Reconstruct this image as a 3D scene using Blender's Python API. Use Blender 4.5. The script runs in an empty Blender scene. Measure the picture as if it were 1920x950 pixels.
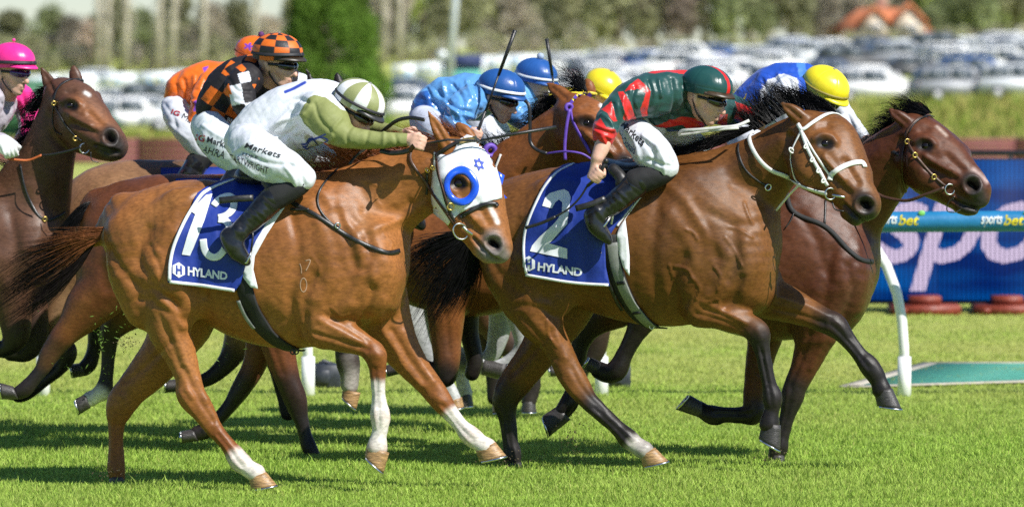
import bpy, bmesh, math, random
import numpy as np
from mathutils import Vector, Matrix
from mathutils.bvhtree import BVHTree
from mathutils.geometry import delaunay_2d_cdt
SC = bpy.context.scene
COL = SC.collection
rnd = random.Random(7)
nr = np.random.default_rng(11)
# ------------------------------------------------------------ camera, sky, sun
FP = 1920 * 200 / 36.0           # focal length in photo pixels
CAMZ = 2.085
PITCH = math.atan((475 - 150) / FP)
cam_d = bpy.data.cameras.new('camera'); cam = bpy.data.objects.new('camera', cam_d); COL.objects.link(cam)
cam.location = (0, 0, CAMZ); cam.rotation_euler = (math.radians(90) - PITCH, 0, 0)
cam_d.lens = 200; cam_d.sensor_width = 36; cam_d.clip_start = 0.5; cam_d.clip_end = 20000
cam_d.dof.use_dof = True; cam_d.dof.focus_distance = 29.6; cam_d.dof.aperture_fstop = 3.5
SC.camera = cam
SUN_EL, SUN_AZ = math.radians(45), math.radians(48)    # azimuth: to the right of straight behind the camera
W = bpy.data.worlds.new('World'); SC.world = W; W.use_nodes = True
nt = W.node_tree; nt.nodes.clear()
wo = nt.nodes.new('ShaderNodeOutputWorld'); bg = nt.nodes.new('ShaderNodeBackground'); sk = nt.nodes.new('ShaderNodeTexSky')
sk.sky_type = 'NISHITA'; sk.sun_disc = False; sk.sun_elevation = SUN_EL; sk.air_density = 1.0; sk.dust_density = 0.0; sk.ozone_density = 7.0
SDIR = Vector((math.sin(SUN_AZ) * math.cos(SUN_EL), -math.cos(SUN_AZ) * math.cos(SUN_EL), math.sin(SUN_EL)))
sk.sun_rotation = math.atan2(SDIR.x, SDIR.y)
bg.inputs[1].default_value = 0.08
nt.links.new(sk.outputs[0], bg.inputs[0]); nt.links.new(bg.outputs[0], wo.inputs[0])
sd = bpy.data.lights.new('sun', 'SUN'); sun = bpy.data.objects.new('sun', sd); COL.objects.link(sun)
sd.energy = 4.9; sd.angle = math.radians(0.5); sd.color = (1.0, 0.97, 0.92)
sun.rotation_euler = SDIR.to_track_quat('Z', 'Y').to_euler(); sun.location = (10, -10, 30)
SC.view_settings.view_transform = 'Standard'; SC.view_settings.look = 'None'
SC.view_settings.exposure = 0.45; SC.view_settings.gamma = 1; SC.view_settings.use_curve_mapping = False
try:
    SC.cycles.max_bounces = 6; SC.cycles.transparent_max_bounces = 6; SC.cycles.use_denoising = False; SC.cycles.sample_clamp_direct = 5; SC.cycles.sample_clamp_indirect = 2.5
except Exception: pass
# ------------------------------------------------------------ projection helpers
CP, SP = math.cos(PITCH), math.sin(PITCH)
def P(px, py, Y):
    """world point at distance Y that the photograph shows at pixel px, py"""
    u = (px - 960) / FP; v = (475 - py) / FP
    dy = CP + v * SP; dz = -SP + v * CP
    t = Y / dy
    return np.array((u * t, Y, CAMZ + dz * t))
def PX(V):
    V = np.asarray(V); x = V[:, 0]; y = V[:, 1]; z = V[:, 2] - CAMZ
    f = y * CP - z * SP; u = y * SP + z * CP
    return np.stack([960 + FP * x / f, 475 - FP * u / f], 1)
def ray(px, py):
    u = (px - 960) / FP; v = (475 - py) / FP
    return Vector((0, 0, CAMZ)), Vector((u, CP + v * SP, -SP + v * CP)).normalized()
# ------------------------------------------------------------ object helpers
def tag(o, label=None, cat=None, group=None, kind=None):
    if label: o['label'] = label
    if cat: o['category'] = cat
    if group: o['group'] = group
    if kind: o['kind'] = kind
    return o
def empty(name, loc, label=None, cat=None, group=None):
    o = bpy.data.objects.new(name, None); o.location = loc; o.empty_display_size = 0.2; COL.objects.link(o)
    return tag(o, label, cat, group)
def link(name, me, mat, parent=None, smooth=True):
    o = bpy.data.objects.new(name, me); COL.objects.link(o)
    if mat is not None: me.materials.append(mat)
    if smooth and len(me.polygons): me.polygons.foreach_set('use_smooth', np.ones(len(me.polygons), bool))
    if parent is not None:
        o.parent = parent
        o.matrix_parent_inverse = Matrix.Translation(-parent.location)
    return o
def mesh_np(name, V, F):
    """V (n,3); F list/array of polygons (quads array, or list of index lists)"""
    me = bpy.data.meshes.new(name)
    V = np.asarray(V, np.float32)
    me.vertices.add(len(V)); me.vertices.foreach_set('co', V.ravel())
    if isinstance(F, np.ndarray):
        n, k = F.shape; idx = F.astype(np.int32).ravel(); st = np.arange(0, n * k, k, dtype=np.int32)
    else:
        idx = np.array([i for f in F for i in f], np.int32); ln = np.array([len(f) for f in F]); n = len(F)
        st = np.concatenate([[0], np.cumsum(ln)[:-1]]).astype(np.int32) if n else np.zeros(0, np.int32)
    me.loops.add(len(idx)); me.loops.foreach_set('vertex_index', idx)
    me.polygons.add(n); me.polygons.foreach_set('loop_start', st)
    me.update(calc_edges=True); me.validate()
    return me
def set_col(me, C, name='col'):
    a = me.color_attributes.new(name, 'FLOAT_COLOR', 'POINT')
    C = np.asarray(C, np.float32)
    if C.shape[1] == 3: C = np.concatenate([C, np.ones((len(C), 1), np.float32)], 1)
    a.data.foreach_set('color', C.ravel())
class MB:
    """collects simple shapes into one mesh"""
    def __init__(s): s.V = []; s.F = []; s.n = 0
    def add(s, V, F):
        V = [tuple(v) for v in V]; s.V += V; s.F += [[i + s.n for i in f] for f in F]; s.n += len(V); return s
    def box(s, a, b):
        (x0, y0, z0), (x1, y1, z1) = a, b
        return s.add([(x0,y0,z0),(x1,y0,z0),(x1,y1,z0),(x0,y1,z0),(x0,y0,z1),(x1,y0,z1),(x1,y1,z1),(x0,y1,z1)],
              [(0,3,2,1),(4,5,6,7),(0,1,5,4),(1,2,6,5),(2,3,7,6),(3,0,4,7)])
    def tube(s, pts, r, n=8, cap=True):
        pts = [np.array(p, float) for p in pts]; m = len(pts)
        rs = r if hasattr(r, '__len__') else [r] * m
        up = None; V = []; F = []
        for i in range(m):
            t = pts[min(i+1, m-1)] - pts[max(i-1, 0)]; t = t / (np.linalg.norm(t) + 1e-9)
            if up is None:
                up = np.cross(t, (0, 0, 1.0) if abs(t[2]) < .9 else (1.0, 0, 0)); 
            a = up - t * np.dot(up, t); a /= np.linalg.norm(a) + 1e-9; up = a; b = np.cross(t, a)
            for j in range(n):
                q = 2 * math.pi * j / n; V.append(pts[i] + rs[i] * (math.cos(q) * a + math.sin(q) * b))
        for i in range(m - 1):
            for j in range(n):
                F.append((i*n+j, i*n+(j+1) % n, (i+1)*n+(j+1) % n, (i+1)*n+j))
        if cap: F.append(tuple(range(n-1, -1, -1))); F.append(tuple(range((m-1)*n, m*n)))
        return s.add(V, F)
    def ball(s, c, r, n=12, m=8, sc=(1, 1, 1)):
        V = []; F = []
        for i in range(m + 1):
            t = math.pi * i / m
            for j in range(n):
                q = 2 * math.pi * j / n
                V.append((c[0] + r*sc[0]*math.sin(t)*math.cos(q), c[1] + r*sc[1]*math.sin(t)*math.sin(q), c[2] + r*sc[2]*math.cos(t)))
        for i in range(m):
            for j in range(n): F.append((i*n+j, (i+1)*n+j, (i+1)*n+(j+1) % n, i*n+(j+1) % n))
        return s.add(V, F)
    def prism(s, pts, d):
        """closed outline pts (3-D), pushed along d"""
        n = len(pts); pts = [np.array(p, float) for p in pts]; d = np.array(d, float)
        return s.add(pts + [p + d for p in pts], [tuple(range(n)), tuple(range(2*n-1, n-1, -1))] + [(i, i+n, (i+1) % n + n, (i+1) % n) for i in range(n)])
    def torus(s, c, R, r, axis=(0, 1, 0), n=20, m=8, sq=(1, 1)):
        ax = Vector(axis).normalized(); a = ax.orthogonal().normalized(); b = ax.cross(a); V = []; F = []
        for i in range(n):
            q = 2*math.pi*i/n; d = a*math.cos(q)*sq[0] + b*math.sin(q)*sq[1]; dn = d.normalized()
            for j in range(m):
                w = 2*math.pi*j/m; p = Vector(c) + d*R + dn*(r*math.cos(w)) + ax*(r*math.sin(w)); V.append(tuple(p))
        for i in range(n):
            for j in range(m): F.append((i*m+j, ((i+1) % n)*m+j, ((i+1) % n)*m+(j+1) % m, i*m+(j+1) % m))
        return s.add(V, F)
    def build(s, name, mat, parent=None, smooth=False):
        me = mesh_np(name, s.V, s.F)
        o = link(name, me, mat, parent, smooth)
        return o
# ------------------------------------------------------------ materials
def mat(name, col, rough=0.5, metal=0.0, var=0.12, vscale=30.0, bump=0.0, bscale=200.0, attr=None, coat=0.0, sheen=0.0, spec=0.5,
        emit=None, estr=1.0, rvar=0.08, stretch=(1, 1, 1), trans=0.0, objrand=0.0, grain=0.0, gscale=110.0, ridge=0.0, rscale=9.0):
    m = bpy.data.materials.new(name); m.use_nodes = True
    n = m.node_tree.nodes; l = m.node_tree.links; b = n['Principled BSDF']
    b.inputs['Roughness'].default_value = rough; b.inputs['Metallic'].default_value = metal
    b.inputs['Coat Weight'].default_value = coat; b.inputs['Coat Roughness'].default_value = 0.25
    b.inputs['Sheen Weight'].default_value = sheen; b.inputs['Specular IOR Level'].default_value = spec
    tc = n.new('ShaderNodeTexCoord'); mp = n.new('ShaderNodeMapping'); mp.inputs['Scale'].default_value = stretch
    l.new(tc.outputs['Object'], mp.inputs[0])
    nz = n.new('ShaderNodeTexNoise'); nz.inputs['Scale'].default_value = vscale; nz.inputs['Detail'].default_value = 5
    l.new(mp.outputs[0], nz.inputs['Vector'])
    mr = n.new('ShaderNodeMapRange'); mr.inputs[1].default_value = .3; mr.inputs[2].default_value = .7
    mr.inputs[3].default_value = 1 - var; mr.inputs[4].default_value = 1 + var
    l.new(nz.outputs[0], mr.inputs[0])
    mx = n.new('ShaderNodeVectorMath'); mx.operation = 'SCALE'
    if attr:
        at = n.new('ShaderNodeAttribute'); at.attribute_name = attr; l.new(at.outputs['Color'], mx.inputs[0])
    else:
        rg = n.new('ShaderNodeRGB'); rg.outputs[0].default_value = (*col[:3], 1); l.new(rg.outputs[0], mx.inputs[0])
    sc = mr.outputs[0]
    if objrand:
        oi = n.new('ShaderNodeObjectInfo'); r2 = n.new('ShaderNodeMapRange'); r2.inputs[3].default_value = 1-objrand; r2.inputs[4].default_value = 1+objrand
        l.new(oi.outputs['Random'], r2.inputs[0]); mm = n.new('ShaderNodeMath'); mm.operation = 'MULTIPLY'
        l.new(sc, mm.inputs[0]); l.new(r2.outputs[0], mm.inputs[1]); sc = mm.outputs[0]
    if grain:
        n3 = n.new('ShaderNodeTexNoise'); n3.inputs['Scale'].default_value = gscale; n3.inputs['Detail'].default_value = 3; m3 = n.new('ShaderNodeMapping'); m3.inputs['Scale'].default_value = (.45, 1, 1); m3.inputs['Rotation'].default_value = (0, .5, 0)
        l.new(tc.outputs['Object'], m3.inputs[0]); l.new(m3.outputs[0], n3.inputs['Vector']); r3 = n.new('ShaderNodeMapRange'); r3.inputs[1].default_value = .3; r3.inputs[2].default_value = .7; r3.inputs[3].default_value = 1-grain; r3.inputs[4].default_value = 1+grain; l.new(n3.outputs[0], r3.inputs[0])
        m4 = n.new('ShaderNodeMath'); m4.operation = 'MULTIPLY'; l.new(sc, m4.inputs[0]); l.new(r3.outputs[0], m4.inputs[1]); sc = m4.outputs[0]
    l.new(sc, mx.inputs['Scale']); l.new(mx.outputs[0], b.inputs['Base Color'])
    rr = n.new('ShaderNodeMapRange'); rr.inputs[1].default_value = .3; rr.inputs[2].default_value = .7
    rr.inputs[3].default_value = max(0.02, rough - rvar); rr.inputs[4].default_value = min(1, rough + rvar)
    l.new(nz.outputs[0], rr.inputs[0]); l.new(rr.outputs[0], b.inputs['Roughness'])
    if bump:
        n2 = n.new('ShaderNodeTexNoise'); n2.inputs['Scale'].default_value = bscale; n2.inputs['Detail'].default_value = 4
        l.new(mp.outputs[0], n2.inputs['Vector'])
        bp = n.new('ShaderNodeBump'); bp.inputs['Strength'].default_value = 1.0; bp.inputs['Distance'].default_value = bump
        l.new(n2.outputs[0], bp.inputs['Height']); l.new(bp.outputs[0], b.inputs['Normal'])
    if ridge:
        n5 = n.new('ShaderNodeTexNoise'); n5.noise_type = 'RIDGED_MULTIFRACTAL'; n5.inputs['Scale'].default_value = rscale; n5.inputs['Detail'].default_value = 3; n5.inputs['Distortion'].default_value = .6
        l.new(mp.outputs[0], n5.inputs['Vector']); b5 = n.new('ShaderNodeBump'); b5.inputs['Strength'].default_value = 1.0; b5.inputs['Distance'].default_value = ridge; l.new(n5.outputs[0], b5.inputs['Height'])
        if bump: l.new(bp.outputs[0], b5.inputs['Normal'])
        l.new(b5.outputs[0], b.inputs['Normal'])
    if trans: b.inputs['Transmission Weight'].default_value = trans
    if emit is not None:
        b.inputs['Emission Color'].default_value = (*emit, 1); b.inputs['Emission Strength'].default_value = estr
    m.diffuse_color = (*col[:3], 1)
    return m
def s2l(r, g, b):
    f = lambda c: (c/255/12.92) if c/255 <= .04045 else ((c/255+.055)/1.055)**2.4
    return (f(r), f(g), f(b))
# ------------------------------------------------------------ implicit surfaces (smooth unions of tapered tubes)
def cr(A, sub):
    """Catmull-Rom through rows of A"""
    A = np.asarray(A, float)
    if len(A) < 3 or sub <= 1: return A if len(A) > 1 else np.concatenate([A, A])
    Q = np.concatenate([[2*A[0]-A[1]], A, [2*A[-1]-A[-2]]]); out = []
    for i in range(1, len(Q)-2):
        p0, p1, p2, p3 = Q[i-1:i+3]
        for t in np.arange(sub)/sub:
            out.append(.5*((2*p1)+(-p0+p2)*t+(2*p0-5*p1+4*p2-p3)*t*t+(-p0+3*p1-3*p2+p3)*t**3))
    out.append(A[-1]); return np.array(out)
def T(pts, D, k=0.025, slope=0.0, x0=0.0, s=1.0, sub=4, grow=0.0, op=1):
    """tube from photo pixels: (px, py, r_px, dy[, s])"""
    rows = []
    for q in pts:
        q = tuple(q) + (s,) * (5 - len(q)) if len(q) >= 4 else tuple(q) + (0.0, s)
        px, py, r, dy, ss = q
        Y = D + dy + slope * (px - x0)
        c = P(px, py, Y); rows.append((*c, r * Y / FP + grow, ss))
    A = cr(rows, sub); A[:, 3] = np.maximum(A[:, 3], 0.002)
    return (A[:, :3], A[:, 3], A[:, 4], k, op)
def TW(pts, k=0.012, sub=3, s=1.0, op=1):
    """tube from world points (x,y,z,r)"""
    A = cr([tuple(q) + (s,) for q in pts], sub); A[:, 3] = np.maximum(A[:, 3], 0.0015)
    return (A[:, :3], A[:, 3], A[:, 4], k, op)
def sdf_mesh(parts, vox, smooth=2):
    lo = np.min([np.min(C - (R*np.maximum(1, S))[:, None], 0) for C, R, S, k, op in parts if op > 0], 0) - 4*vox
    hi = np.max([np.max(C + (R*np.maximum(1, S))[:, None], 0) for C, R, S, k, op in parts if op > 0], 0) + 4*vox
    N = np.ceil((hi - lo)/vox).astype(int) + 1
    ax = [(lo[i] + vox*np.arange(N[i])).astype(np.float32) for i in range(3)]
    F = np.full(N, 0.5, np.float32)
    def rng(a, b):
        i0 = np.clip(((a - lo)/vox).astype(int), 0, N-1); i1 = np.clip(((b - lo)/vox).astype(int)+2, 1, N); return i0, i1
    for C, R, S, k, op in parts:
        m = k + 3*vox
        ext = (R[:, None]*np.stack([np.ones_like(S), np.maximum(S, .01), np.ones_like(S)], 1)) + m
        i0, i1 = rng((C-ext).min(0), (C+ext).max(0))
        d = np.full(i1-i0, 0.5, np.float32)
        for i in range(len(C)-1):
            a, b = C[i], C[i+1]; s = float((S[i]+S[i+1])/2); r0, r1 = float(R[i]), float(R[i+1])
            e0 = np.minimum(a-ext[i], b-ext[i+1]); e1 = np.maximum(a+ext[i], b+ext[i+1])
            j0, j1 = rng(e0, e1); j0 = np.maximum(j0, i0); j1 = np.minimum(j1, i1)
            if np.any(j1 <= j0): continue
            X = ax[0][j0[0]:j1[0], None, None] - np.float32(a[0])
            Yv = (ax[1][None, j0[1]:j1[1], None] - np.float32(a[1]))/np.float32(s)
            Z = ax[2][None, None, j0[2]:j1[2]] - np.float32(a[2])
            g = (b-a)*np.array([1, 1/s, 1]); L = float(g@g) + 1e-9
            t = np.clip((X*np.float32(g[0]) + Yv*np.float32(g[1]) + Z*np.float32(g[2]))/np.float32(L), 0, 1)
            q = np.sqrt((X-t*np.float32(g[0]))**2 + (Yv-t*np.float32(g[1]))**2 + (Z-t*np.float32(g[2]))**2) - (r0 + t*np.float32(r1-r0))
            if s < 1: q = q*np.float32(0.5+0.5*s)
            sl = tuple(slice(j0[c]-i0[c], j1[c]-i0[c]) for c in range(3))
            np.minimum(d[sl], q, out=d[sl])
        sl = tuple(slice(i0[c], i1[c]) for c in range(3)); A = F[sl]
        if op > 0:
            h = np.clip(.5+.5*(d-A)/k, 0, 1); F[sl] = d*(1-h) + A*h - k*h*(1-h)
        else:
            d2 = -d; h = np.clip(.5-.5*(d2-A)/k, 0, 1); F[sl] = d2*(1-h) + A*h + k*h*(1-h)
    # surface nets
    I = F < 0
    sm = np.zeros(N-1, np.int8)
    for dx in (0, 1):
        for dy in (0, 1):
            for dz in (0, 1): sm += I[dx:N[0]-1+dx, dy:N[1]-1+dy, dz:N[2]-1+dz]
    act = (sm > 0) & (sm < 8)
    ci = np.argwhere(act); vid = np.full(act.shape, -1, np.int32); vid[act] = np.arange(len(ci))
    acc = np.zeros((len(ci), 3)); cnt = np.zeros(len(ci))
    co = [(x, y, z) for x in (0, 1) for y in (0, 1) for z in (0, 1)]
    for a in co:
        for c in range(3):
            if a[c]: continue
            b = list(a); b[c] = 1
            fa = F[ci[:, 0]+a[0], ci[:, 1]+a[1], ci[:, 2]+a[2]]; fb = F[ci[:, 0]+b[0], ci[:, 1]+b[1], ci[:, 2]+b[2]]
            w = (fa < 0) != (fb < 0); t = np.where(w, fa/np.where(w, fa-fb, 1), 0)
            p = np.tile(np.array(a, float), (len(ci), 1)); p[:, c] = t
            acc += p*w[:, None]; cnt += w
    V = lo + vox*(ci + acc/cnt[:, None])
    Q = []
    for c in range(3):
        o1, o2 = [(1, 2), (2, 0), (0, 1)][c]
        n0 = [slice(None)]*3; n1 = [slice(None)]*3; n0[c] = slice(0, -1); n1[c] = slice(1, None)
        e = np.argwhere(I[tuple(n0)] != I[tuple(n1)])
        e = e[(e[:, o1] > 0) & (e[:, o2] > 0) & (e[:, o1] < N[o1]-1) & (e[:, o2] < N[o2]-1)]
        def gv(d1, d2):
            g = e.copy(); g[:, o1] -= d1; g[:, o2] -= d2; return vid[g[:, 0], g[:, 1], g[:, 2]]
        q = np.stack([gv(1, 1), gv(0, 1), gv(0, 0), gv(1, 0)], 1)
        ins = I[e[:, 0], e[:, 1], e[:, 2]]
        q[~ins] = q[~ins][:, ::-1]; Q.append(q)
    Q = np.concatenate(Q); Q = Q[(Q >= 0).all(1)]
    V = relax(V, Q, smooth)
    return V, Q
def relax(V, Q, it, f=0.5):
    if it <= 0: return V
    E = np.concatenate([Q[:, [i, (i+1) % 4]] for i in range(4)]); n = len(V); dg = np.bincount(E[:, 0], minlength=n) + 1e-9
    for k in range(it):
        A = np.stack([np.bincount(E[:, 0], V[E[:, 1], c], minlength=n) for c in range(3)], 1)/dg[:, None]
        V = V + (f if k % 2 == 0 else -f*.7)*(A-V)*(dg > .5)[:, None]
    return V
def vnorm(V, Q):
    n = np.cross(V[Q[:, 2]]-V[Q[:, 0]], V[Q[:, 3]]-V[Q[:, 1]]); N = np.zeros_like(V)
    for c in range(3):
        N[:, c] = sum(np.bincount(Q[:, i], n[:, c], minlength=len(V)) for i in range(4))
    return N/(np.linalg.norm(N, axis=1)[:, None]+1e-12)
def dist2(XY, path):
    path = np.asarray(path, float); best = np.full(len(XY), 1e9)
    if len(path) == 1: return np.hypot(*(XY-path[0]).T)
    for a, b in zip(path[:-1], path[1:]):
        g = b-a; t = np.clip(((XY-a)@g)/(g@g+1e-9), 0, 1); best = np.minimum(best, np.hypot(*(XY-a-t[:, None]*g).T))
    return best
def inpoly(XY, poly):
    poly = np.asarray(poly, float); x, y = XY[:, 0], XY[:, 1]; r = np.zeros(len(XY), bool)
    for (x0, y0), (x1, y1) in zip(poly, np.roll(poly, -1, 0)):
        if y0 == y1: continue
        r ^= ((y0 > y) != (y1 > y)) & (x < (x1-x0)*(y-y0)/(y1-y0)+x0)
    return r
class Skin:
    """a surface being modelled: displaced by strokes and painted, both traced from the photo"""
    def __init__(s, parts, vox, base, smooth=2):
        s.V, s.Q = sdf_mesh(parts, vox, smooth); s.N = vnorm(s.V, s.Q); s.xy = PX(s.V); s.C = np.tile(np.array(base, float), (len(s.V), 1))
        s.front = np.clip(-s.N[:, 1]*2.5+.2, 0, 1)
    def stroke(s, path, w, h, ymax=None, ymin=None, sub=4, both=False):
        path = cr(path, sub) if len(path) > 2 else np.array(path, float)
        lo = path.min(0)-3*w; hi = path.max(0)+3*w
        m = np.all((s.xy > lo) & (s.xy < hi), 1)
        if ymax is not None: m &= s.V[:, 1] < ymax
        if ymin is not None: m &= s.V[:, 1] > ymin
        d = dist2(s.xy[m], path); a = h*1.3*np.exp(-(d/w)**2)
        if not both: a = a*s.front[m]
        s.V[m] += s.N[m]*a[:, None]; return s
    def noise(s, amp, freq, seed=0, mask=None):
        r = np.random.default_rng(seed); a = np.zeros(len(s.V))
        for o in range(7):
            k = r.normal(size=3); k *= freq*(0.6+.25*o)/np.linalg.norm(k); k2 = r.normal(size=3)*freq*.5
            a += np.sin(s.V@k+r.uniform(0, 6)+1.7*np.sin(s.V@k2+r.uniform(0, 6)))
        a *= amp/2.5
        if mask is not None: a = a*mask
        s.V += s.N*a[:, None]; return s
    def renorm(s): s.N = vnorm(s.V, s.Q); return s
    def paint(s, path, w, col, soft=6, ymax=None, ymin=None, amt=1.0, taper=None):
        path = np.array(path, float); path = cr(path, 4) if len(path) > 2 else path
        m = np.ones(len(s.V), bool)
        if ymax is not None: m &= s.V[:, 1] < ymax
        if ymin is not None: m &= s.V[:, 1] > ymin
        d = dist2(s.xy[m], path); a = np.clip((w+soft-d)/(2*soft+1e-6), 0, 1)*amt; a = a*a*(3-2*a)
        s.C[m] = s.C[m]*(1-a[:, None]) + np.array(col)*a[:, None]; return s
    def poly(s, poly, col, ymax=None, ymin=None):
        m = inpoly(s.xy, poly)
        if ymax is not None: m &= s.V[:, 1] < ymax
        if ymin is not None: m &= s.V[:, 1] > ymin
        s.C[m] = col; return s
    def cap3(s, pts, w, col, soft=0.02, amt=1.0):
        """paint near a 3-D path"""
        pts = np.asarray(pts, float); best = np.full(len(s.V), 9.0)
        for a, b in zip(pts[:-1], pts[1:]):
            g = b-a; t = np.clip(((s.V-a)@g)/(g@g+1e-9), 0, 1); best = np.minimum(best, np.linalg.norm(s.V-a-t[:, None]*g, axis=1))
        a = np.clip((w+soft-best)/(2*soft), 0, 1)*amt; a = a*a*(3-2*a)
        s.C = s.C*(1-a[:, None]) + np.array(col)*a[:, None]; return s
    def build(s, name, m, parent=None):
        me = mesh_np(name, s.V, s.Q); set_col(me, s.C); s.o = link(name, me, m, parent)
        return s.o
    def bvh(s):
        if not hasattr(s, '_b'): s._b = BVHTree.FromPolygons(s.V.tolist(), s.Q.tolist())
        return s._b
def hit(bv, px, py, lift=0.0, Yg=None):
    """point and normal of the surface seen at a pixel (nearest point when the ray misses)"""
    o, d = ray(px, py)
    for b in (bv if isinstance(bv, (list, tuple)) else [bv]):
        p, n, i, t = b.ray_cast(o, d)
        if p is not None:
            if n.dot(d) > 0: n = -n
            return np.array(p + n*lift), np.array(n)
    b = bv[-1] if isinstance(bv, (list, tuple)) else bv
    q = Vector(P(px, py, Yg if Yg else 30))
    p, n, i, t = b.find_nearest(q)
    return np.array(p + n*lift), np.array(n)
def path_hit(bv, path, lift, Yg, step=5):
    path = cr(path, 5) if len(path) > 2 else np.array(path, float)
    out = [path[0]]
    for a, b in zip(path[:-1], path[1:]):
        n = max(1, int(np.hypot(*(b-a))/step))
        for i in range(1, n+1): out.append(a+(b-a)*i/n)
    R = []; yl = Yg
    for x, y in out: R.append(hit(bv, x, y, lift, yl)); yl = float(R[-1][0][1])+.012
    Pn = np.array([r[0] for r in R]); Nn = np.array([r[1] for r in R])
    for _ in range(2):
        if len(Pn) > 3: 
            Pn[1:-1] = .25*Pn[:-2]+.5*Pn[1:-1]+.25*Pn[2:]; Nn[1:-1] = .25*Nn[:-2]+.5*Nn[1:-1]+.25*Nn[2:]
    return Pn, Nn/np.linalg.norm(Nn, axis=1)[:, None]
def strap_mesh(Pn, Nn, w, th, mb=None):
    """flat band along points, w wide, th thick, lying on normals"""
    mb = mb or MB(); n = len(Pn); V = []; F = []
    ws = w if hasattr(w, '__len__') else [w]*n
    for i in range(n):
        t = Pn[min(i+1, n-1)]-Pn[max(i-1, 0)]; t = t/(np.linalg.norm(t)+1e-9); b = np.cross(t, Nn[i]); b /= np.linalg.norm(b)+1e-9
        h = ws[i]/2
        V += [Pn[i]-b*h, Pn[i]-b*h*.8+Nn[i]*th, Pn[i]+b*h*.8+Nn[i]*th, Pn[i]+b*h]
    for i in range(n-1):
        for j in range(4): F.append((i*4+j, i*4+(j+1) % 4, (i+1)*4+(j+1) % 4, (i+1)*4+j))
    F += [(3, 2, 1, 0), tuple(range((n-1)*4, n*4))]
    return mb.add(V, F)
def strap(name, bv, path, w, mt, parent, Yg, th=0.004, lift=0.002, step=5):
    Pn, Nn = path_hit(bv, path, lift, Yg, step); return strap_mesh(Pn, Nn, w, th).build(name, mt, parent, True)
def tess(poly, step, holes=()):
    """2-D outline -> points and triangles with an inner grid"""
    pts = []; edges = []
    for ring in [poly] + list(holes):
        ring = np.array(ring, float); r2 = []
        for a, b in zip(ring, np.roll(ring, -1, 0)):
            n = max(1, int(np.hypot(*(b-a))/step)); r2 += [tuple(a+(b-a)*i/n) for i in range(n)]
        k = len(pts); pts += r2; edges += [(k+i, k+(i+1) % len(r2)) for i in range(len(r2))]
    poly = np.array(poly, float); lo, hi = poly.min(0), poly.max(0)
    gx, gy = np.meshgrid(np.arange(lo[0]+step/2, hi[0], step), np.arange(lo[1]+step/2, hi[1], step)); G = np.stack([gx.ravel(), gy.ravel()], 1)
    if len(G):
        keep = inpoly(G, poly) & (dist2(G, np.concatenate([poly, poly[:1]])) > step*.4)
        for hq in holes: keep &= ~inpoly(G, hq) & (dist2(G, np.array(list(hq)+[hq[0]])) > step*.4)
        pts += [tuple(g) for g in G[keep]]
    r = delaunay_2d_cdt([Vector(p) for p in pts], edges, [], 4 if holes else 1, 1e-5)
    return np.array([tuple(v) for v in r[0]]), [list(f) for f in r[2]]
def decal(name, bv, XY, F, mt, parent, Yg, lift=0.003, th=0.0):
    V = [hit(bv, x, y, lift, Yg)[0] for x, y in XY]
    # faces towards the camera
    F2 = []
    for f in F:
        a, b, c = (np.array(V[i]) for i in f[:3]); n = np.cross(b-a, c-a)
        F2.append(list(f)[::-1] if n[1] > 0 else list(f))
    me = mesh_np(name, np.array(V), F2); return link(name, me, mt, parent)
def poly_decal(name, bv, poly, mt, parent, Yg, lift=0.003, step=6):
    XY, F = tess(poly, step); return decal(name, bv, XY, F, mt, parent, Yg, lift)
_txt = {}
def text2d(s, bold=0.0, shear=0.0, space=1.0):
    """triangulated lettering, unit box 0..1 in x and y"""
    k = (s, bold, shear, space)
    if k not in _txt:
        c = bpy.data.curves.new('lettering', 'FONT'); c.body = s; c.offset = bold; c.shear = shear; c.space_character = space; c.resolution_u = 3
        o = bpy.data.objects.new('lettering', c); COL.objects.link(o)
        bpy.context.view_layer.update()
        me = bpy.data.meshes.new_from_object(o.evaluated_get(bpy.context.evaluated_depsgraph_get()))
        V = np.array([v.co[:2] for v in me.vertices]); F = [list(p.vertices) for p in me.polygons]
        bpy.data.objects.remove(o); bpy.data.curves.remove(c); bpy.data.meshes.remove(me)
        lo, hi = V.min(0), V.max(0); _txt[k] = ((V-lo)/(hi-lo), F)
    return _txt[k]
def quad_map(U, q):
    """unit box -> pixel quad tl,tr,br,bl"""
    tl, tr, br, bl = (np.array(c, float) for c in q); u = U[:, :1]; v = U[:, 1:]
    return (bl*(1-u)+br*u)*(1-v) + (tl*(1-u)+tr*u)*v
def text_decal(name, bv, s, quad, mt, parent, Yg, lift=0.003, bold=0.0, shear=0.0, space=1.0):
    U, F = text2d(s, bold, shear, space); return decal(name, bv, quad_map(U, quad), F, mt, parent, Yg, lift)
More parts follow.
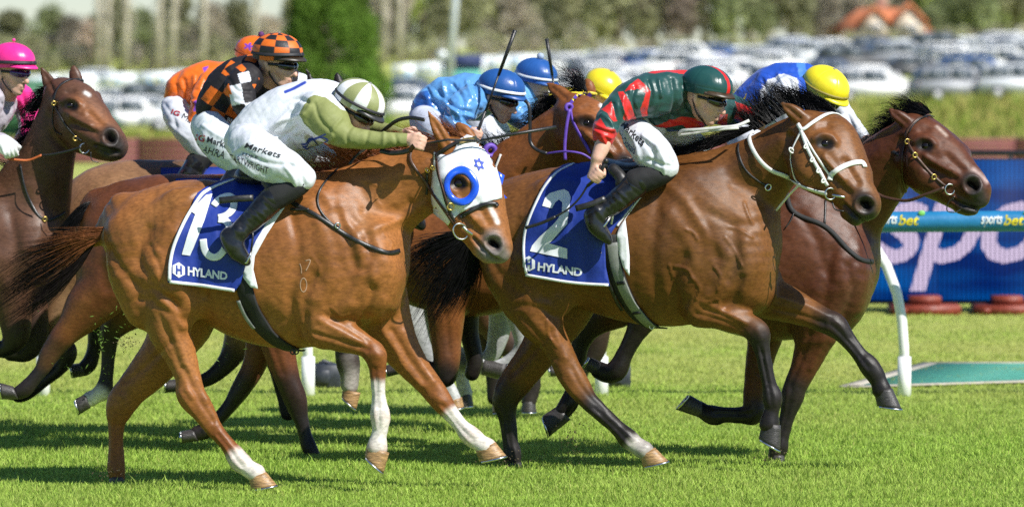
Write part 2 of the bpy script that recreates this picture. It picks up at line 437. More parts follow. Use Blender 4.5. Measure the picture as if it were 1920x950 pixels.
def hair(name, guides, n, mt, parent, D, jit=8.0, r=0.0022, seg=8, seed=1, wave=3.0, slope=0.0, x0=0.0, dj=0.02, lenv=.35, clump=0, bend=(-9, 6)):
    """strands between guide curves of (px,py,dy)"""
    rg = np.random.default_rng(seed); G = []
    for g in guides:
        A = cr(np.array(g, float), 6); q = np.linspace(0, len(A)-1, seg+1); i = np.clip(q.astype(int), 0, len(A)-2); f = (q-i)[:, None]
        G.append(A[i]*(1-f)+A[i+1]*f)
    G = np.array(G); V = []; F = []; base = 0
    cl = rg.uniform(0, 1, clump) if clump else None; cj = rg.normal(size=(max(clump, 1), 3))
    for k in range(n):
        if clump:
            ci = rg.integers(clump); u = np.clip(cl[ci]+rg.normal()*.015, 0, 1)*(len(G)-1)
        else: u = rg.uniform(0, 1)*(len(G)-1)
        i = min(int(u), len(G)-2); f = u-i; L = rg.uniform(1-lenv, 1)
        A = G[i]*(1-f)+G[i+1]*f
        t = np.linspace(0, L, seg+1); q = t*seg; j = np.clip(q.astype(int), 0, seg-1); ff = (q-j)[:, None]; A = A[j]*(1-ff)+A[j+1]*ff
        off = rg.normal(size=3)*np.array([jit, jit, dj])
        if clump: off = off*.45 + cj[ci]*np.array([jit, jit, dj])
        A = A + t[:, None]**1.3*off + np.stack([np.sin(t*7+rg.uniform(0, 6)), np.cos(t*6+rg.uniform(0, 6)), 0*t], 1)*wave*t[:, None]
        A[:, 2] += rg.normal()*.006; bq = rg.uniform(.4, 1.6); A[:, 0] += bend[0]*bq*t**2.2; A[:, 1] += bend[1]*bq*t**2.2
        W3 = np.array([P(a[0], a[1], D+a[2]+slope*(a[0]-x0)) for a in A])
        tg = np.gradient(W3, axis=0); tg /= np.linalg.norm(tg, axis=1)[:, None]+1e-9
        a1 = np.cross(tg, (0, 1.0, 0.01)); a1 /= np.linalg.norm(a1, axis=1)[:, None]+1e-9; b1 = np.cross(tg, a1)
        rr = (r*rg.uniform(.6, 1.3)*(1-.85*t/L))[:, None]
        for w in (0, 2.094, 4.189): V.append(W3+rr*(math.cos(w)*a1+math.sin(w)*b1))
        m = seg+1; s0 = base+np.arange(seg)
        for w in range(3):
            w2 = (w+1) % 3; F.append(np.stack([s0+w*m, s0+w2*m, s0+w2*m+1, s0+w*m+1], 1))
        base += 3*m
    me = mesh_np(name, np.concatenate(V), np.concatenate(F)); return link(name, me, mt, parent)
# ============================================================ the place: ground, rail, screen, car park, trees
def prof(y):
    return float(np.interp(y, [-50, 190, 265, 330, 400, 450, 700, 900, 9000], [0, 0, .25, 1.6, 3.2, 4.2, 6, 7, 7]))
def zg(x, y):
    return prof(y) + .04*x*float(np.interp(y, [190, 265, 400, 600], [0, 1, 1, 0]))*float(np.clip(1, 0, 1))
def ground():
    ys = np.concatenate([np.arange(-12, 60, 1.0), np.arange(60, 200, 5), np.arange(200, 520, 8), [560, 640, 760, 900, 1150]])
    us = np.concatenate([[-1.4, -.6, -.3], np.linspace(-.14, .14, 41), [.3, .6, 1.4]])
    V = []; F = []
    for y in ys:
        for u in us:
            x = u*max(min(abs(y), 420), 40)*(1 if abs(u) < .2 or y > 40 else 2)
            V.append((x, y, zg(np.clip(x, -60, 60), y)))
    n = len(us)
    for i in range(len(ys)-1):
        for j in range(n-1): F.append((i*n+j, i*n+j+1, (i+1)*n+j+1, (i+1)*n+j))
    me = mesh_np('ground', V, F)
    m = bpy.data.materials.new('turf soil'); m.use_nodes = True; N = m.node_tree.nodes; L = m.node_tree.links; b = N['Principled BSDF']
    tc = N.new('ShaderNodeTexCoord'); n1 = N.new('ShaderNodeTexNoise'); n1.inputs['Scale'].default_value = .55; n1.inputs['Detail'].default_value = 8; n1.inputs['Roughness'].default_value = .65
    n2 = N.new('ShaderNodeTexNoise'); n2.inputs['Scale'].default_value = 14; n2.inputs['Detail'].default_value = 6
    L.new(tc.outputs['Object'], n1.inputs[0]); L.new(tc.outputs['Object'], n2.inputs[0])
    # mown green near, rougher straw-green grass beyond the running rail and past the fence
    sx = N.new('ShaderNodeSeparateXYZ'); L.new(tc.outputs['Object'], sx.inputs[0])
    r1 = N.new('ShaderNodeMapRange'); r1.inputs[1].default_value = 33.5; r1.inputs[2].default_value = 44; L.new(sx.outputs[1], r1.inputs[0])
    add = N.new('ShaderNodeMath'); add.operation = 'MULTIPLY_ADD'; add.inputs[1].default_value = 1.6; add.inputs[2].default_value = -.62; L.new(n1.outputs[0], add.inputs[0])
    ad2 = N.new('ShaderNodeMath'); ad2.use_clamp = True; L.new(add.outputs[0], ad2.inputs[0]); L.new(r1.outputs[0], ad2.inputs[1])
    ml = N.new('ShaderNodeMath'); ml.operation = 'MULTIPLY'; ml.use_clamp = True; ml.inputs[1].default_value = .8; L.new(ad2.outputs[0], ml.inputs[0])
    c1 = N.new('ShaderNodeMix'); c1.data_type = 'RGBA'; c1.inputs[6].default_value = (.20, .33, .05, 1); c1.inputs[7].default_value = (.42, .43, .12, 1)
    L.new(ml.outputs[0], c1.inputs[0])
    mr = N.new('ShaderNodeMapRange'); mr.inputs[1].default_value = .3; mr.inputs[2].default_value = .7; mr.inputs[3].default_value = .6; mr.inputs[4].default_value = 1.35; L.new(n2.outputs[0], mr.inputs[0])
    vm = N.new('ShaderNodeVectorMath'); vm.operation = 'SCALE'; L.new(c1.outputs[2], vm.inputs[0]); L.new(mr.outputs[0], vm.inputs['Scale']); L.new(vm.outputs[0], b.inputs['Base Color'])
    b.inputs['Roughness'].default_value = .9; b.inputs['Specular IOR Level'].default_value = .15
    bp = N.new('ShaderNodeBump'); bp.inputs['Distance'].default_value = .05; L.new(n2.outputs[0], bp.inputs['Height']); L.new(bp.outputs[0], b.inputs['Normal'])
    tag(link('ground', me, m), kind='structure')
ground()
def grass(n=430000):
    rg = np.random.default_rng(5)
    py = 568 + (995-568)*rg.uniform(0, 1, n)**.9; Y = CAMZ*FP/(py-150+1e-3); x = (rg.uniform(-70, 1990, n)-960)/FP*Y
    hn = .5+.5*np.sin(x*5.1+2*np.sin(Y*2.3))*np.sin(Y*3.7+1.5*np.sin(x*2.9))
    far = np.clip((Y-33)/9, 0, 1)
    h = rg.uniform(.013, .036, n)*(.7+.7*hn)*(1-.25*far); h[rg.uniform(0, 1, n) < .02] *= 1.6
    w = rg.uniform(.0019, .0036, n)*(1+.5*far); a = rg.uniform(0, 6.283, n); b = rg.uniform(0, 6.283, n); lean = rg.uniform(.1, .85, n)*h
    ca, sa = np.cos(a)*w, np.sin(a)*w; lx, ly = np.cos(b)*lean, np.sin(b)*lean; z0 = np.zeros(n)-.004
    B = np.stack([x, Y, z0], 1); W = np.stack([ca, sa, 0*ca], 1); up = np.stack([lx, ly, h], 1)
    md = B + np.stack([lx*.35, ly*.35, h*.6], 1)
    V = np.stack([B-W, B+W, md-W*.75, md+W*.75, B+up], 1).reshape(-1, 3)
    i = np.arange(n)*5; F = np.concatenate([np.stack([i, i+1, i+3], 1), np.stack([i, i+3, i+2], 1), np.stack([i+2, i+3, i+4], 1)])
    me = mesh_np('grass', V, F)
    pn = np.sin(x*.9+1.3*np.sin(Y*.7+1))*np.sin(Y*1.1+1.1*np.sin(x*.6))*.5+.5
    st = np.clip(.22*pn + .75*far*(.35+.65*pn) + rg.normal(0, .09, n), 0, 1)[:, None]
    st = np.where(rg.uniform(0, 1, (n, 1)) < .035, .9, st)
    g = np.array([.33, .47, .075])*rg.uniform(.5, 1.5, (n, 1)); C = g*(1-st) + np.array([.50, .50, .15])*rg.uniform(.8, 1.2, (n, 1))*st
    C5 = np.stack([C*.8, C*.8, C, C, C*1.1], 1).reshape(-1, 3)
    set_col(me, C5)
    m = mat('grass blade', (.1, .2, .03), .6, var=.1, vscale=3, attr='col', spec=.22)
    N = m.node_tree.nodes; L = m.node_tree.links; pb = N['Principled BSDF']; out = [q for q in N if q.type == 'OUTPUT_MATERIAL'][0]
    tr = N.new('ShaderNodeBsdfTranslucent'); src = pb.inputs['Base Color'].links[0].from_socket; L.new(src, tr.inputs[0])
    ms = N.new('ShaderNodeMixShader'); ms.inputs[0].default_value = .38; L.new(pb.outputs[0], ms.inputs[1]); L.new(tr.outputs[0], ms.inputs[2]); L.new(ms.outputs[0], out.inputs[0])
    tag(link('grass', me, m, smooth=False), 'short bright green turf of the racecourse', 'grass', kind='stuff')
grass()
# ---- running rail
white = mat('white rail paint', (.8, .8, .78), .35, var=.05, vscale=20, bump=.0005, bscale=60)
railblue = mat('blue rail padding', (.012, .17, .36), .45, var=.12, vscale=8, bump=.002, bscale=25)
railtxt = mat('rail print white', (.8, .82, .82), .5); railyel = mat('rail print yellow', (.75, .62, .02), .5); railgrn = mat('rail print green', (.2, .55, .12), .5)
RD = 37.2
def rail():
    zc = P(960, 415, RD)[2]; x0, x1 = P(-500, 415, RD)[0], P(2450, 415, RD)[0]; rr = .068
    t = empty('running_rail', ((x0+x1)/2, RD, 0), 'long padded blue running rail on white posts behind the galloping field', 'rail')
    me = MB(); xs = np.linspace(x0, x1, 60)
    pts = [(x, RD, zc + .004*math.sin(x*2.1)) for x in xs]; o = me.tube(pts, rr, 20).build('rail_padding', railblue, t, True)
    u = 0
    bx = P(1683, 415, RD)[0]; per = P(1880, 415, RD)[0]-bx
    for k in range(-9, 6):
        for s, xa, xb, m in (('sports', -42, -2, railtxt), ('bet', 0, 39, railyel)):
            xa = bx+k*per+xa*RD/FP; xb = bx+k*per+xb*RD/FP
            if xb < x0 or xa > x1: continue
            U, F = text2d(s, .02, .25); V = []
            hh = .085 if s == 'sports' else .085
            for uu, vv in U:
                a = -.62 + 1.15*vv if s == 'sports' else -.45+.98*vv
                V.append((xa+(xb-xa)*uu, RD-(rr+.005)*math.cos(a), zc+.008+(rr+.005)*math.sin(a)))
            link('lettering', mesh_np('lettering', V, F), m, o)
        b = MB(); b.ball((bx+k*per+44*RD/FP, RD-rr*.8, zc+.055), .018, sc=(1.3, .35, 1)); b.build('emblem', railgrn, o, True)
    # goose-neck posts: sleeve in the turf, stem curving up and inwards to the rail
    for px in (-490, 70, 573, 1130, 1705, 2280):
        q = MB(); b0 = P(px, 742, RD-.1); xx = b0[0]; yy = CAMZ*FP/(742-150)
        k = lambda dpx, py: (xx+dpx*yy/FP, yy+.0+max(0, (560-py))*.0012, P(px, py, yy)[2])
        q.tube([k(0, 690), k(-1, 650), k(-5, 600), k(-14, 550), k(-32, 500), k(-55, 462), k(-86, 428), k(-110, 410)], [.034]*8, 14)
        st = q.build('post', white, t, True)
        MB().tube([(xx, yy, -.05), k(0, 668)], .045, 14).build('sleeve', white, st, True)
        xb = xx
rail()
# ---- LED advertising screen beyond the rail
def led():
    D = 51.0; xl = P(1560, 400, D)[0]; xr = P(2600, 400, D)[0]; zt = P(0, 300, D)[2]; zb = P(0, 562, D)[2]
    t = empty('advertising_screen', ((xl+xr)/2, D, 0), 'blue LED advertising screen with huge white letters beyond the rail', 'screen')
    def lm(name, cols):
        m = bpy.data.materials.new(name); m.use_nodes = True; N = m.node_tree.nodes; L = m.node_tree.links; b = N['Principled BSDF']
        b.inputs['Roughness'].default_value = .6; b.inputs['Base Color'].default_value = (.006, .008, .02, 1); b.inputs['Specular IOR Level'].default_value = .08
        tc = N.new('ShaderNodeTexCoord'); sx = N.new('ShaderNodeSeparateXYZ'); L.new(tc.outputs['Object'], sx.inputs[0])
        def wave(sock, per, lo, hi):
            a = N.new('ShaderNodeMath'); a.operation = 'MULTIPLY'; a.inputs[1].default_value = 2*math.pi/per; L.new(sock, a.inputs[0])
            s = N.new('ShaderNodeMath'); s.operation = 'SINE'; L.new(a.outputs[0], s.inputs[0])
            r = N.new('ShaderNodeMapRange'); r.inputs[1].default_value = lo; r.inputs[2].default_value = hi; r.inputs[3].default_value = .25; L.new(s.outputs[0], r.inputs[0]); return r.outputs[0]
        w1 = wave(sx.outputs[0], .043, -.9, -.2); w2 = wave(sx.outputs[2], .022, -1.0, .2)
        mu = N.new('ShaderNodeMath'); mu.operation = 'MULTIPLY'; L.new(w1, mu.inputs[0]); L.new(w2, mu.inputs[1])
        if len(cols) > 1:
            nz = N.new('ShaderNodeTexNoise'); nz.inputs['Scale'].default_value = 2.2; nz.inputs['Detail'].default_value = 2
            mp = N.new('ShaderNodeMapping'); mp.inputs['Scale'].default_value = (.35, 1, 1.6); L.new(tc.outputs['Object'], mp.inputs[0]); L.new(mp.outputs[0], nz.inputs[0])
            rp = N.new('ShaderNodeValToRGB'); e = rp.color_ramp.elements
            e[0].position = .36; e[0].color = (*cols[0], 1); e[1].position = .64; e[1].color = (*cols[1], 1); L.new(nz.outputs[0], rp.inputs[0]); src = rp.outputs[0]
        else:
            rg = N.new('ShaderNodeRGB'); rg.outputs[0].default_value = (*cols[0], 1); src = rg.outputs[0]
        L.new(src, b.inputs['Emission Color']); L.new(mu.outputs[0], b.inputs['Emission Strength']); return m
    blue = lm('LED blue', [(.0, .022, .17), (.0, .115, .46)]); wh = lm('LED white', [(.74, .60, .82)]); dark = mat('screen housing', (.02, .02, .022), .5, var=.2)
    xs = np.arange(xl, xr, .96)
    for x in xs:
        MB().box((x+.004, D, zb), (min(x+.956, xr), D+.09, zt)).build('cabinet', blue, t)
    MB().box((xl, D+.092, zb-.02), (xr, D+.2, zt+.01)).build('housing', dark, t)
    MB().box((xl, D-.01, zb-.035), (xr, D+.2, zb-.022)).build('bottom_frame', dark, t)
    # lettering 'sportsbet'
    xx = P(1640, 0, D)[0]
    for s, a, b, m in (('sports', 1640, 2200, wh), ('bet', 2210, 2470, lm('LED yellow', [(.8, .7, .05)]))):
        U, F = text2d(s, .018, .3, .95); top, bot = (351, 545) if s == 'sports' else (330, 500)
        A, Bq = P(a, bot, D-.006), P(b, top, D-.006)
        V = [(A[0]+(Bq[0]-A[0])*u, D-.006, A[2]+(Bq[2]-A[2])*v) for u, v in U]
        link('lettering', mesh_np('lettering', V, F), m, t, False)
    red = mat('red foot block', (.20, .032, .014), .55, var=.25, bump=.003, bscale=30)
    for px in (1735, 1890, 2060, 2300):
        c = P(px, 576, D-.3); q = MB(); w = .29 if px != 1735 else .3
        q.box((c[0]-w, D-.55, 0), (c[0]+w, D+.3, .085)); q.box((c[0]-w*.45, D-.4, .085), (c[0]+w*.45, D+.2, .16)); q.box((c[0]-w*.9, D-.56, .02), (c[0]-w*.6, D-.55, .06))
        f = q.build('foot_block', red, t)
        bpy.context.view_layer.update()
    # dark top rail of the railing behind the screen
    blk = mat('black railing paint', (.02, .02, .022), .45)
    r = empty('black_railing', (0, 54, 0), 'thin black railing just above the blue advertising screen', 'railing')
    z = P(0, 287, 54)[2]; x0, x1 = P(1500, 0, 54)[0], P(2600, 0, 54)[0]
    MB().tube([(x0, 54, z), (x1, 54, z)], .028, 10).build('top_rail', blk, r, True)
    for x in np.arange(x0+.2, x1, 1.8): MB().tube([(x, 54, 0), (x, 54, z-.02)], .022, 8).build('post', blk, r, True)
led()
# ---- green drain grating beside the post
def grate():
    D0, D1 = CAMZ*FP/(730-150), CAMZ*FP/(685-150)
    a, b, c, d = P(1590, 728, D0), P(1950, 712, D0*1.02), P(1990, 690, D1), P(1745, 686, D1)
    t = empty('drain_grating', (a[0], a[1], 0), 'green plastic grating set in a pale concrete frame beside the white post', 'grating')
    A, B, C, Dd = [np.array((p[0], p[1], .012)) for p in (a, b, c, d)]
    g = mat('green plastic', (.06, .27, .19), .5, var=.15, bump=.003, bscale=50); cc = mat('pale concrete', (.42, .38, .31), .85, var=.2, bump=.004, bscale=40)
    n = 16
    for i in range(n):
        f = lambda q, w: (A+(Dd-A)*w)*(1-q)+(B+(C-B)*w)*q
        w0, w1 = (i+.04)/n, (i+.8)/n
        p = [f(.02, w0), f(.98, w0), f(.98, w1), f(.02, w1)]; MB().prism([x+np.array((0, 0, -.004)) for x in p], (0, 0, .012)).build('slat', g, t)
    MB().prism([x*np.array((1, 1, 0))+np.array((0, 0, .002)) for x in (A, B, C, Dd)], (0, 0, .005)).build('base', g, t)
    for p, q in ((A, B), (B, C), (C, Dd), (Dd, A)):
        e = (q-p)/np.linalg.norm(q-p); nn = np.array((-e[1], e[0], 0))*.06
        MB().prism([p-nn, q-nn, q+nn, p+nn], (0, 0, .012)).build('frame_side', cc, t)
grate()
# ---- dark camera boxes standing by the posts
def gearbox(px, py, w, lab):
    D = 38.6; c = P(px, py, D); dk = mat('dark grey plastic', (.03, .035, .045), .5, var=.3)
    t = empty('equipment_bag', (c[0], D, 0), lab, 'bag')
    h = .16; q = MB(); q.box((c[0]-w, D-.12, .0), (c[0]+w, D+.12, h)); q.box((c[0]-w*.7, D-.14, .03), (c[0]+w*.3, D-.12, h*.8)); o = q.build('case', dk, t)
    o.modifiers.new('bevel', 'BEVEL').width = .02
    MB().tube([(c[0]-w*.6, D-.02, h*.95), (c[0]-w*.2, D, h+.02), (c[0]+w*.5, D, h*.97)], .014, 8).build('handle', dk, t, True)
gearbox(612, 682, .1, 'small dark bag on the turf right of the post under the leading chestnut'); gearbox(1160, 715, .08, 'small dark bag behind the post between the two leading horses')
# ---- maroon fence
def fence():
    D = 140; m = mat('maroon fence panel', (.2, .06, .06), .7, var=.2, vscale=.6); dk = mat('fence post dark', (.05, .025, .025), .7)
    z0 = 0; z1 = P(0, 258, D)[2]; x0, x1 = -26.0, 26.0
    t = empty('maroon_fence', (0, D, 0), 'low maroon board fence far behind the running rail', 'fence')
    for i, x in enumerate(np.arange(x0, x1, 2.4)):
        for k in range(4): 
            za = z0+.04+k*(z1-.05)/4; MB().box((x+.02, D, za), (x+2.38, D+.03, za+(z1-.05)/4-.012)).build('board', m, t)
        MB().box((x-.05, D+.031, 0), (x+.05, D+.12, z1+.03)).build('post', dk, t)
fence()
def weeds():
    rg = np.random.default_rng(3); V = []; F = []; C = []; n = 26000
    for k in range(n):
        y = rg.uniform(145, 262); x = rg.uniform(-.105, .105)*y; z = zg(x, y)
        h = rg.uniform(.12, .5)*(1.5 if x > 8 else .6); w = rg.uniform(.04, .12); a = rg.uniform(0, 3.14); l = rg.normal(size=2)*h*.3
        i = len(V); V += [(x-w*math.cos(a), y-w*math.sin(a), z-.02), (x+w*math.cos(a), y+w*math.sin(a), z-.02), (x+l[0], y+l[1], z+h)]; F.append((i, i+1, i+2))
        c = np.array((.14, .2, .03))*rg.uniform(.7, 1.3) if rg.uniform() < .5 else np.array((.36, .32, .1))*rg.uniform(.7, 1.2); C += [c, c, c]
    me = mesh_np('rough_grass', V, np.array(F)); set_col(me, np.array(C)); tag(link('rough_grass', me, mat('rough grass', (.2, .2, .05), .8, attr='col', spec=.1), smooth=False), 'tall yellow green rough grass before the car park', 'grass', kind='stuff')
weeds()
# ---- cars
glass = mat('car glass', (.09, .11, .13), .3, var=.1, spec=.5); tyre = mat('tyre', (.015, .015, .016), .8); rim = mat('alloy rim', (.5, .5, .52), .6, metal=.3)
lampm = mat('lamp lens', (.6, .6, .6), .4); taill = mat('tail lamp', (.35, .02, .02), .4)
paints = {k: mat('car paint '+k, c, .42, coat=.0, var=.03) for k, c in dict(white=(.75, .75, .74), silver=(.55, .57, .59), grey=(.33, .34, .36), black=(.06, .063, .07), blue=(.03, .09, .28), red=(.3, .02, .02), navy=(.07, .10, .18)).items()}
def car_meshes(style):
    # side profiles: (x, z) lower body then cabin, width .86
    if style == 'suv': prof_b = [(-2.25, .35), (-2.3, .7), (-2.22, 1.0), (-1.0, 1.05), (.9, 1.05), (1.9, .95), (2.22, .78), (2.28, .4)]; cab = [(-2.15, 1.02), (-1.85, 1.62), (-1.4, 1.7), (.1, 1.7), (.45, 1.62), (1.05, 1.03)]
    elif style == 'hatch': prof_b = [(-1.95, .32), (-2.0, .65), (-1.9, .92), (-.9, .95), (.8, .95), (1.6, .82), (1.92, .65), (1.96, .35)]; cab = [(-1.85, .93), (-1.6, 1.4), (-1.2, 1.48), (0, 1.48), (.3, 1.42), (.95, .94)]
    else: prof_b = [(-2.3, .32), (-2.35, .65), (-2.25, .9), (-1.3, .95), (.9, .95), (1.9, .82), (2.28, .65), (2.32, .35)]; cab = [(-1.65, .94), (-1.0, 1.38), (-.6, 1.44), (.1, 1.44), (.4, 1.38), (1.1, .94)]
    def ext(pr, w0, w1, rows=1):
        mb = MB(); n = len(pr); A = [(x, -w0 if z < 1.2 else -w1, z) for x, z in pr]; Bv = [(x, -y, z) for x, y, z in A]
        mb.add(A+Bv, [tuple(range(n)), tuple(range(2*n-1, n-1, -1))]+[(i, i+n, (i+1) % n+n, (i+1) % n) for i in range(n)]); return mb
    body = ext(prof_b, .88, .88); cabin = ext(cab, .82, .68)
    win = MB()
    for sgn in (-1, 1):
        zc = max(z for x, z in cab); lo = min(z for x, z in cab)+.06
        for xa, xb in ((.06, .46), (.5, .92)):
            xm0, xm1 = cab[1][0], cab[-2][0]; a = xm0+(xm1-xm0)*xa; b = xm0+(xm1-xm0)*xb
            y0, y1 = .83*sgn, .7*sgn; ext0 = -.25 if xa < .1 else 0; ext1 = .25 if xb > .9 else 0
            q = [(a+ext0, y0, lo), (b+ext1, y0, lo), (b, y1, zc-.1), (a, y1, zc-.1)]
            win.prism(q, (0, .012*sgn, 0))
    wz = [cab[-1], cab[-2]]
    for (xa, za), (xb, zb) in (((cab[-1][0]-.03, cab[-1][1]+.05), (cab[-2][0]+.02, cab[-2][1]-.02)), ((cab[0][0]+.03, cab[0][1]+.05), (cab[1][0]-.02, cab[1][1]-.02))):
        s = 1 if xa > 0 else -1
        win.prism([(xa+.02*s, -.74, za), (xa+.02*s, .74, za), (xb+.02*s, .62, zb), (xb+.02*s, -.62, zb)], (.015*s, 0, .01))
    wh = MB(); wh.tube([(0, -.1, 0), (0, .1, 0)], .33, 16); rm = MB(); rm.tube([(0, -.112, 0), (0, .112, 0)], .21, 12)
    L = max(x for x, z in prof_b); R = min(x for x, z in prof_b)
    hl = MB().box((L-.2, -.14, .68), (L-.02, .14, .8)); tl = MB().box((R+.02, -.12, .72), (R+.12, .12, .92))
    bmp = MB().box((-.08, -.8, .3), (.08, .8, .49))
    return {k: mesh_np('car_'+k, v.V, v.F) for k, v in dict(body=body, cabin=cabin, window=win, wheel=wh, rim=rm, headlight=hl, tail_light=tl, bumper=bmp).items()}, (1.4 if style != 'hatch' else 1.2, L, R)
CARM = {s: car_meshes(s) for s in ('suv', 'hatch', 'sedan')}
for ms, _ in CARM.values():
    for k, me in ms.items(): me.materials.append(dict(body=paints['white'], cabin=paints['white'], window=glass, wheel=tyre, rim=rim, headlight=lampm, tail_light=taill, bumper=paints['black'])[k])
def car(style, color, x, y, rz, label):
    ms, (wb, L, R) = CARM[style]; t = empty('parked_car', (x, y, zg(x, y)), label, 'car', 'cars parked in the field behind the course'); t.rotation_euler = (0, 0, rz)
    def part(k, par, loc=(0, 0, 0), m=None):
        o = bpy.data.objects.new(k, ms[k]); COL.objects.link(o); o.parent = par; o.location = loc
        if m: o.material_slots[0].link = 'OBJECT'; o.material_slots[0].material = m
        return o
    b = part('body', t, m=paints[color]); part('cabin', t, m=paints[color]); part('window', t); part('bumper', t, (L-.04, 0, 0)); part('bumper', t, (R+.04, 0, 0))
    for sy in (-.71, .71): part('headlight', t, (0, sy, 0)); part('tail_light', t, (0, sy, 0))
    for sx in (-1, 1):
        for sy in (-1, 1): part('rim', part('wheel', t, (sx*wb, sy*.8, .33)))
CARS = [  # px, base py, distance, style, colour, heading
 (250, 250, 262, 'suv', 'white', .15, 'white car facing right at the left end of the parked rows'), (345, 262, 255, 'hatch', 'white', 3.3, 'white hatchback showing beside the orange jockey'),
 (420, 236, 275, 'sedan', 'silver', .2, 'silver sedan behind the orange jockey'), (150, 232, 275, 'sedan', 'navy', .1, 'dark navy sedan behind the bay with the pink jockey'),
 (300, 205, 300, 'suv', 'black', .1, 'black car in the second row behind the white car on the left'), (200, 200, 305, 'hatch', 'silver', 3.2, 'silver hatchback in the second row on the left'),
 (760, 236, 262, 'suv', 'white', .2, 'white car showing between striped helmet and blue jockey'), (775, 200, 300, 'sedan', 'navy', .2, 'dark car in the row behind the striped helmet'), (690, 205, 300, 'suv', 'grey', .2, 'grey car hidden mostly by the striped helmet'),
 (1640, 198, 266, 'suv', 'white', .12, 'white four wheel drive above the dark bay with the head stretched out'), (1480, 205, 262, 'hatch', 'silver', .1, 'silver hatchback just behind the yellow capped jockey'),
 (1800, 192, 262, 'suv', 'grey', .25, 'dark grey car in the front row near the right edge'), (1915, 192, 262, 'suv', 'silver', .2, 'silver car at the right edge of the front row'),
 (1250, 170, 290, 'sedan', 'white', .1, 'white sedan behind the green and red jockey'), (1400, 160, 300, 'suv', 'white', .15, 'white wagon between green helmet and yellow cap'), (1160, 180, 285, 'hatch', 'silver', .1, 'silver hatchback beside the plain yellow helmet'),
 (1050, 186, 285, 'suv', 'white', .1, 'white car behind the second blue helmet'), (1340, 140, 330, 'sedan', 'silver', .1, 'silver sedan above the green and red helmet'), (1240, 138, 335, 'suv', 'white', 3.2, 'white car in a middle row left of the green helmet'),
 (1460, 130, 330, 'hatch', 'white', .1, 'white hatchback in a middle row above the yellow cap'), (1560, 150, 305, 'sedan', 'navy', .1, 'navy sedan in the second row right of the yellow cap'), (1600, 138, 330, 'suv', 'black', .1, 'black car in a middle row below the orange roofed house'),
 (1720, 150, 305, 'sedan', 'black', .2, 'black sedan in the second row above the stretched out bay'), (1700, 125, 335, 'suv', 'grey', .1, 'grey car in a middle row under the house gable'), (1790, 128, 325, 'suv', 'white', .15, 'large white car in a middle row on the right'),
 (1880, 138, 312, 'hatch', 'white', .15, 'white hatchback in the second row at far right'), (1835, 112, 350, 'sedan', 'silver', .1, 'silver sedan in the last row on the right'), (1900, 110, 352, 'suv', 'white', .1, 'white car in the last row at the right edge'),
 (1520, 118, 352, 'suv', 'silver', .1, 'silver car in the last row left of the house'), (1420, 122, 352, 'sedan', 'grey', .1, 'grey sedan in the last row above the green helmet'), (1650, 108, 365, 'hatch', 'navy', .1, 'navy hatchback in the last row under the house'),
 (1130, 150, 330, 'suv', 'grey', .1, 'grey car behind the plain yellow helmet'), (1180, 124, 352, 'sedan', 'white', .1, 'white sedan in the last row above the red and green sleeve'), (1080, 130, 352, 'hatch', 'silver', .1, 'silver hatchback in the last row behind the upright whip'),
 (1300, 116, 360, 'suv', 'white', .1, 'white car in the last row directly above the green helmet'), (1770, 108, 362, 'suv', 'black', .1, 'black car in the last row right of the house')]
for px, py, D, st, co, rz, lb in CARS:
    car(st, co, P(px, py, D)[0], D, rz, lb)
# ---- white fence and hoardings along the car park
MARK = ((30, 'the pink jockey'), (110, 'the ears of the left bay'), (250, 'the printed hoarding at the left'), (400, 'the orange jockey'), (520, 'the chequered helmet'), (620, 'the dark conifer'), (680, 'the striped helmet'), (848, 'the light pole'), (945, 'the blue helmet'), (1030, 'the upright whip'), (1126, 'the plain yellow helmet'), (1240, 'the red and green jacket'), (1330, 'the green and red helmet'), (1450, 'the blue and yellow jacket'), (1550, 'the satin yellow cap'), (1655, 'the orange roofed house'), (1760, 'the forelock of the right bay'), (1900, 'the right edge of the advertising screen'))
rc = random.Random(8); seen = {}
for k in range(34):
    D = rc.choice((282, 300, 318, 338, 352, 366)); px = rc.uniform(1010, 1960) if k < 27 else rc.uniform(80, 420)
    sty = rc.choice(('suv', 'hatch', 'sedan')); co = rc.choice(('white', 'white', 'white', 'silver', 'silver', 'silver', 'blue')); lb = f"blurred {co} {dict(suv='wagon', hatch='hatchback', sedan='sedan')[sty]} packed in the {'front' if D < 310 else ('middle' if D < 345 else 'back')} rows near {min((abs(px-q), l) for q, l in MARK)[1]}"
    seen[lb] = n_ = seen.get(lb, 0)+1
    car(sty, co, P(px, 100, D)[0], D+rc.uniform(-3, 3), rc.choice((.1, .15, 3.25, .9)), lb if n_ == 1 else 'second '+lb)
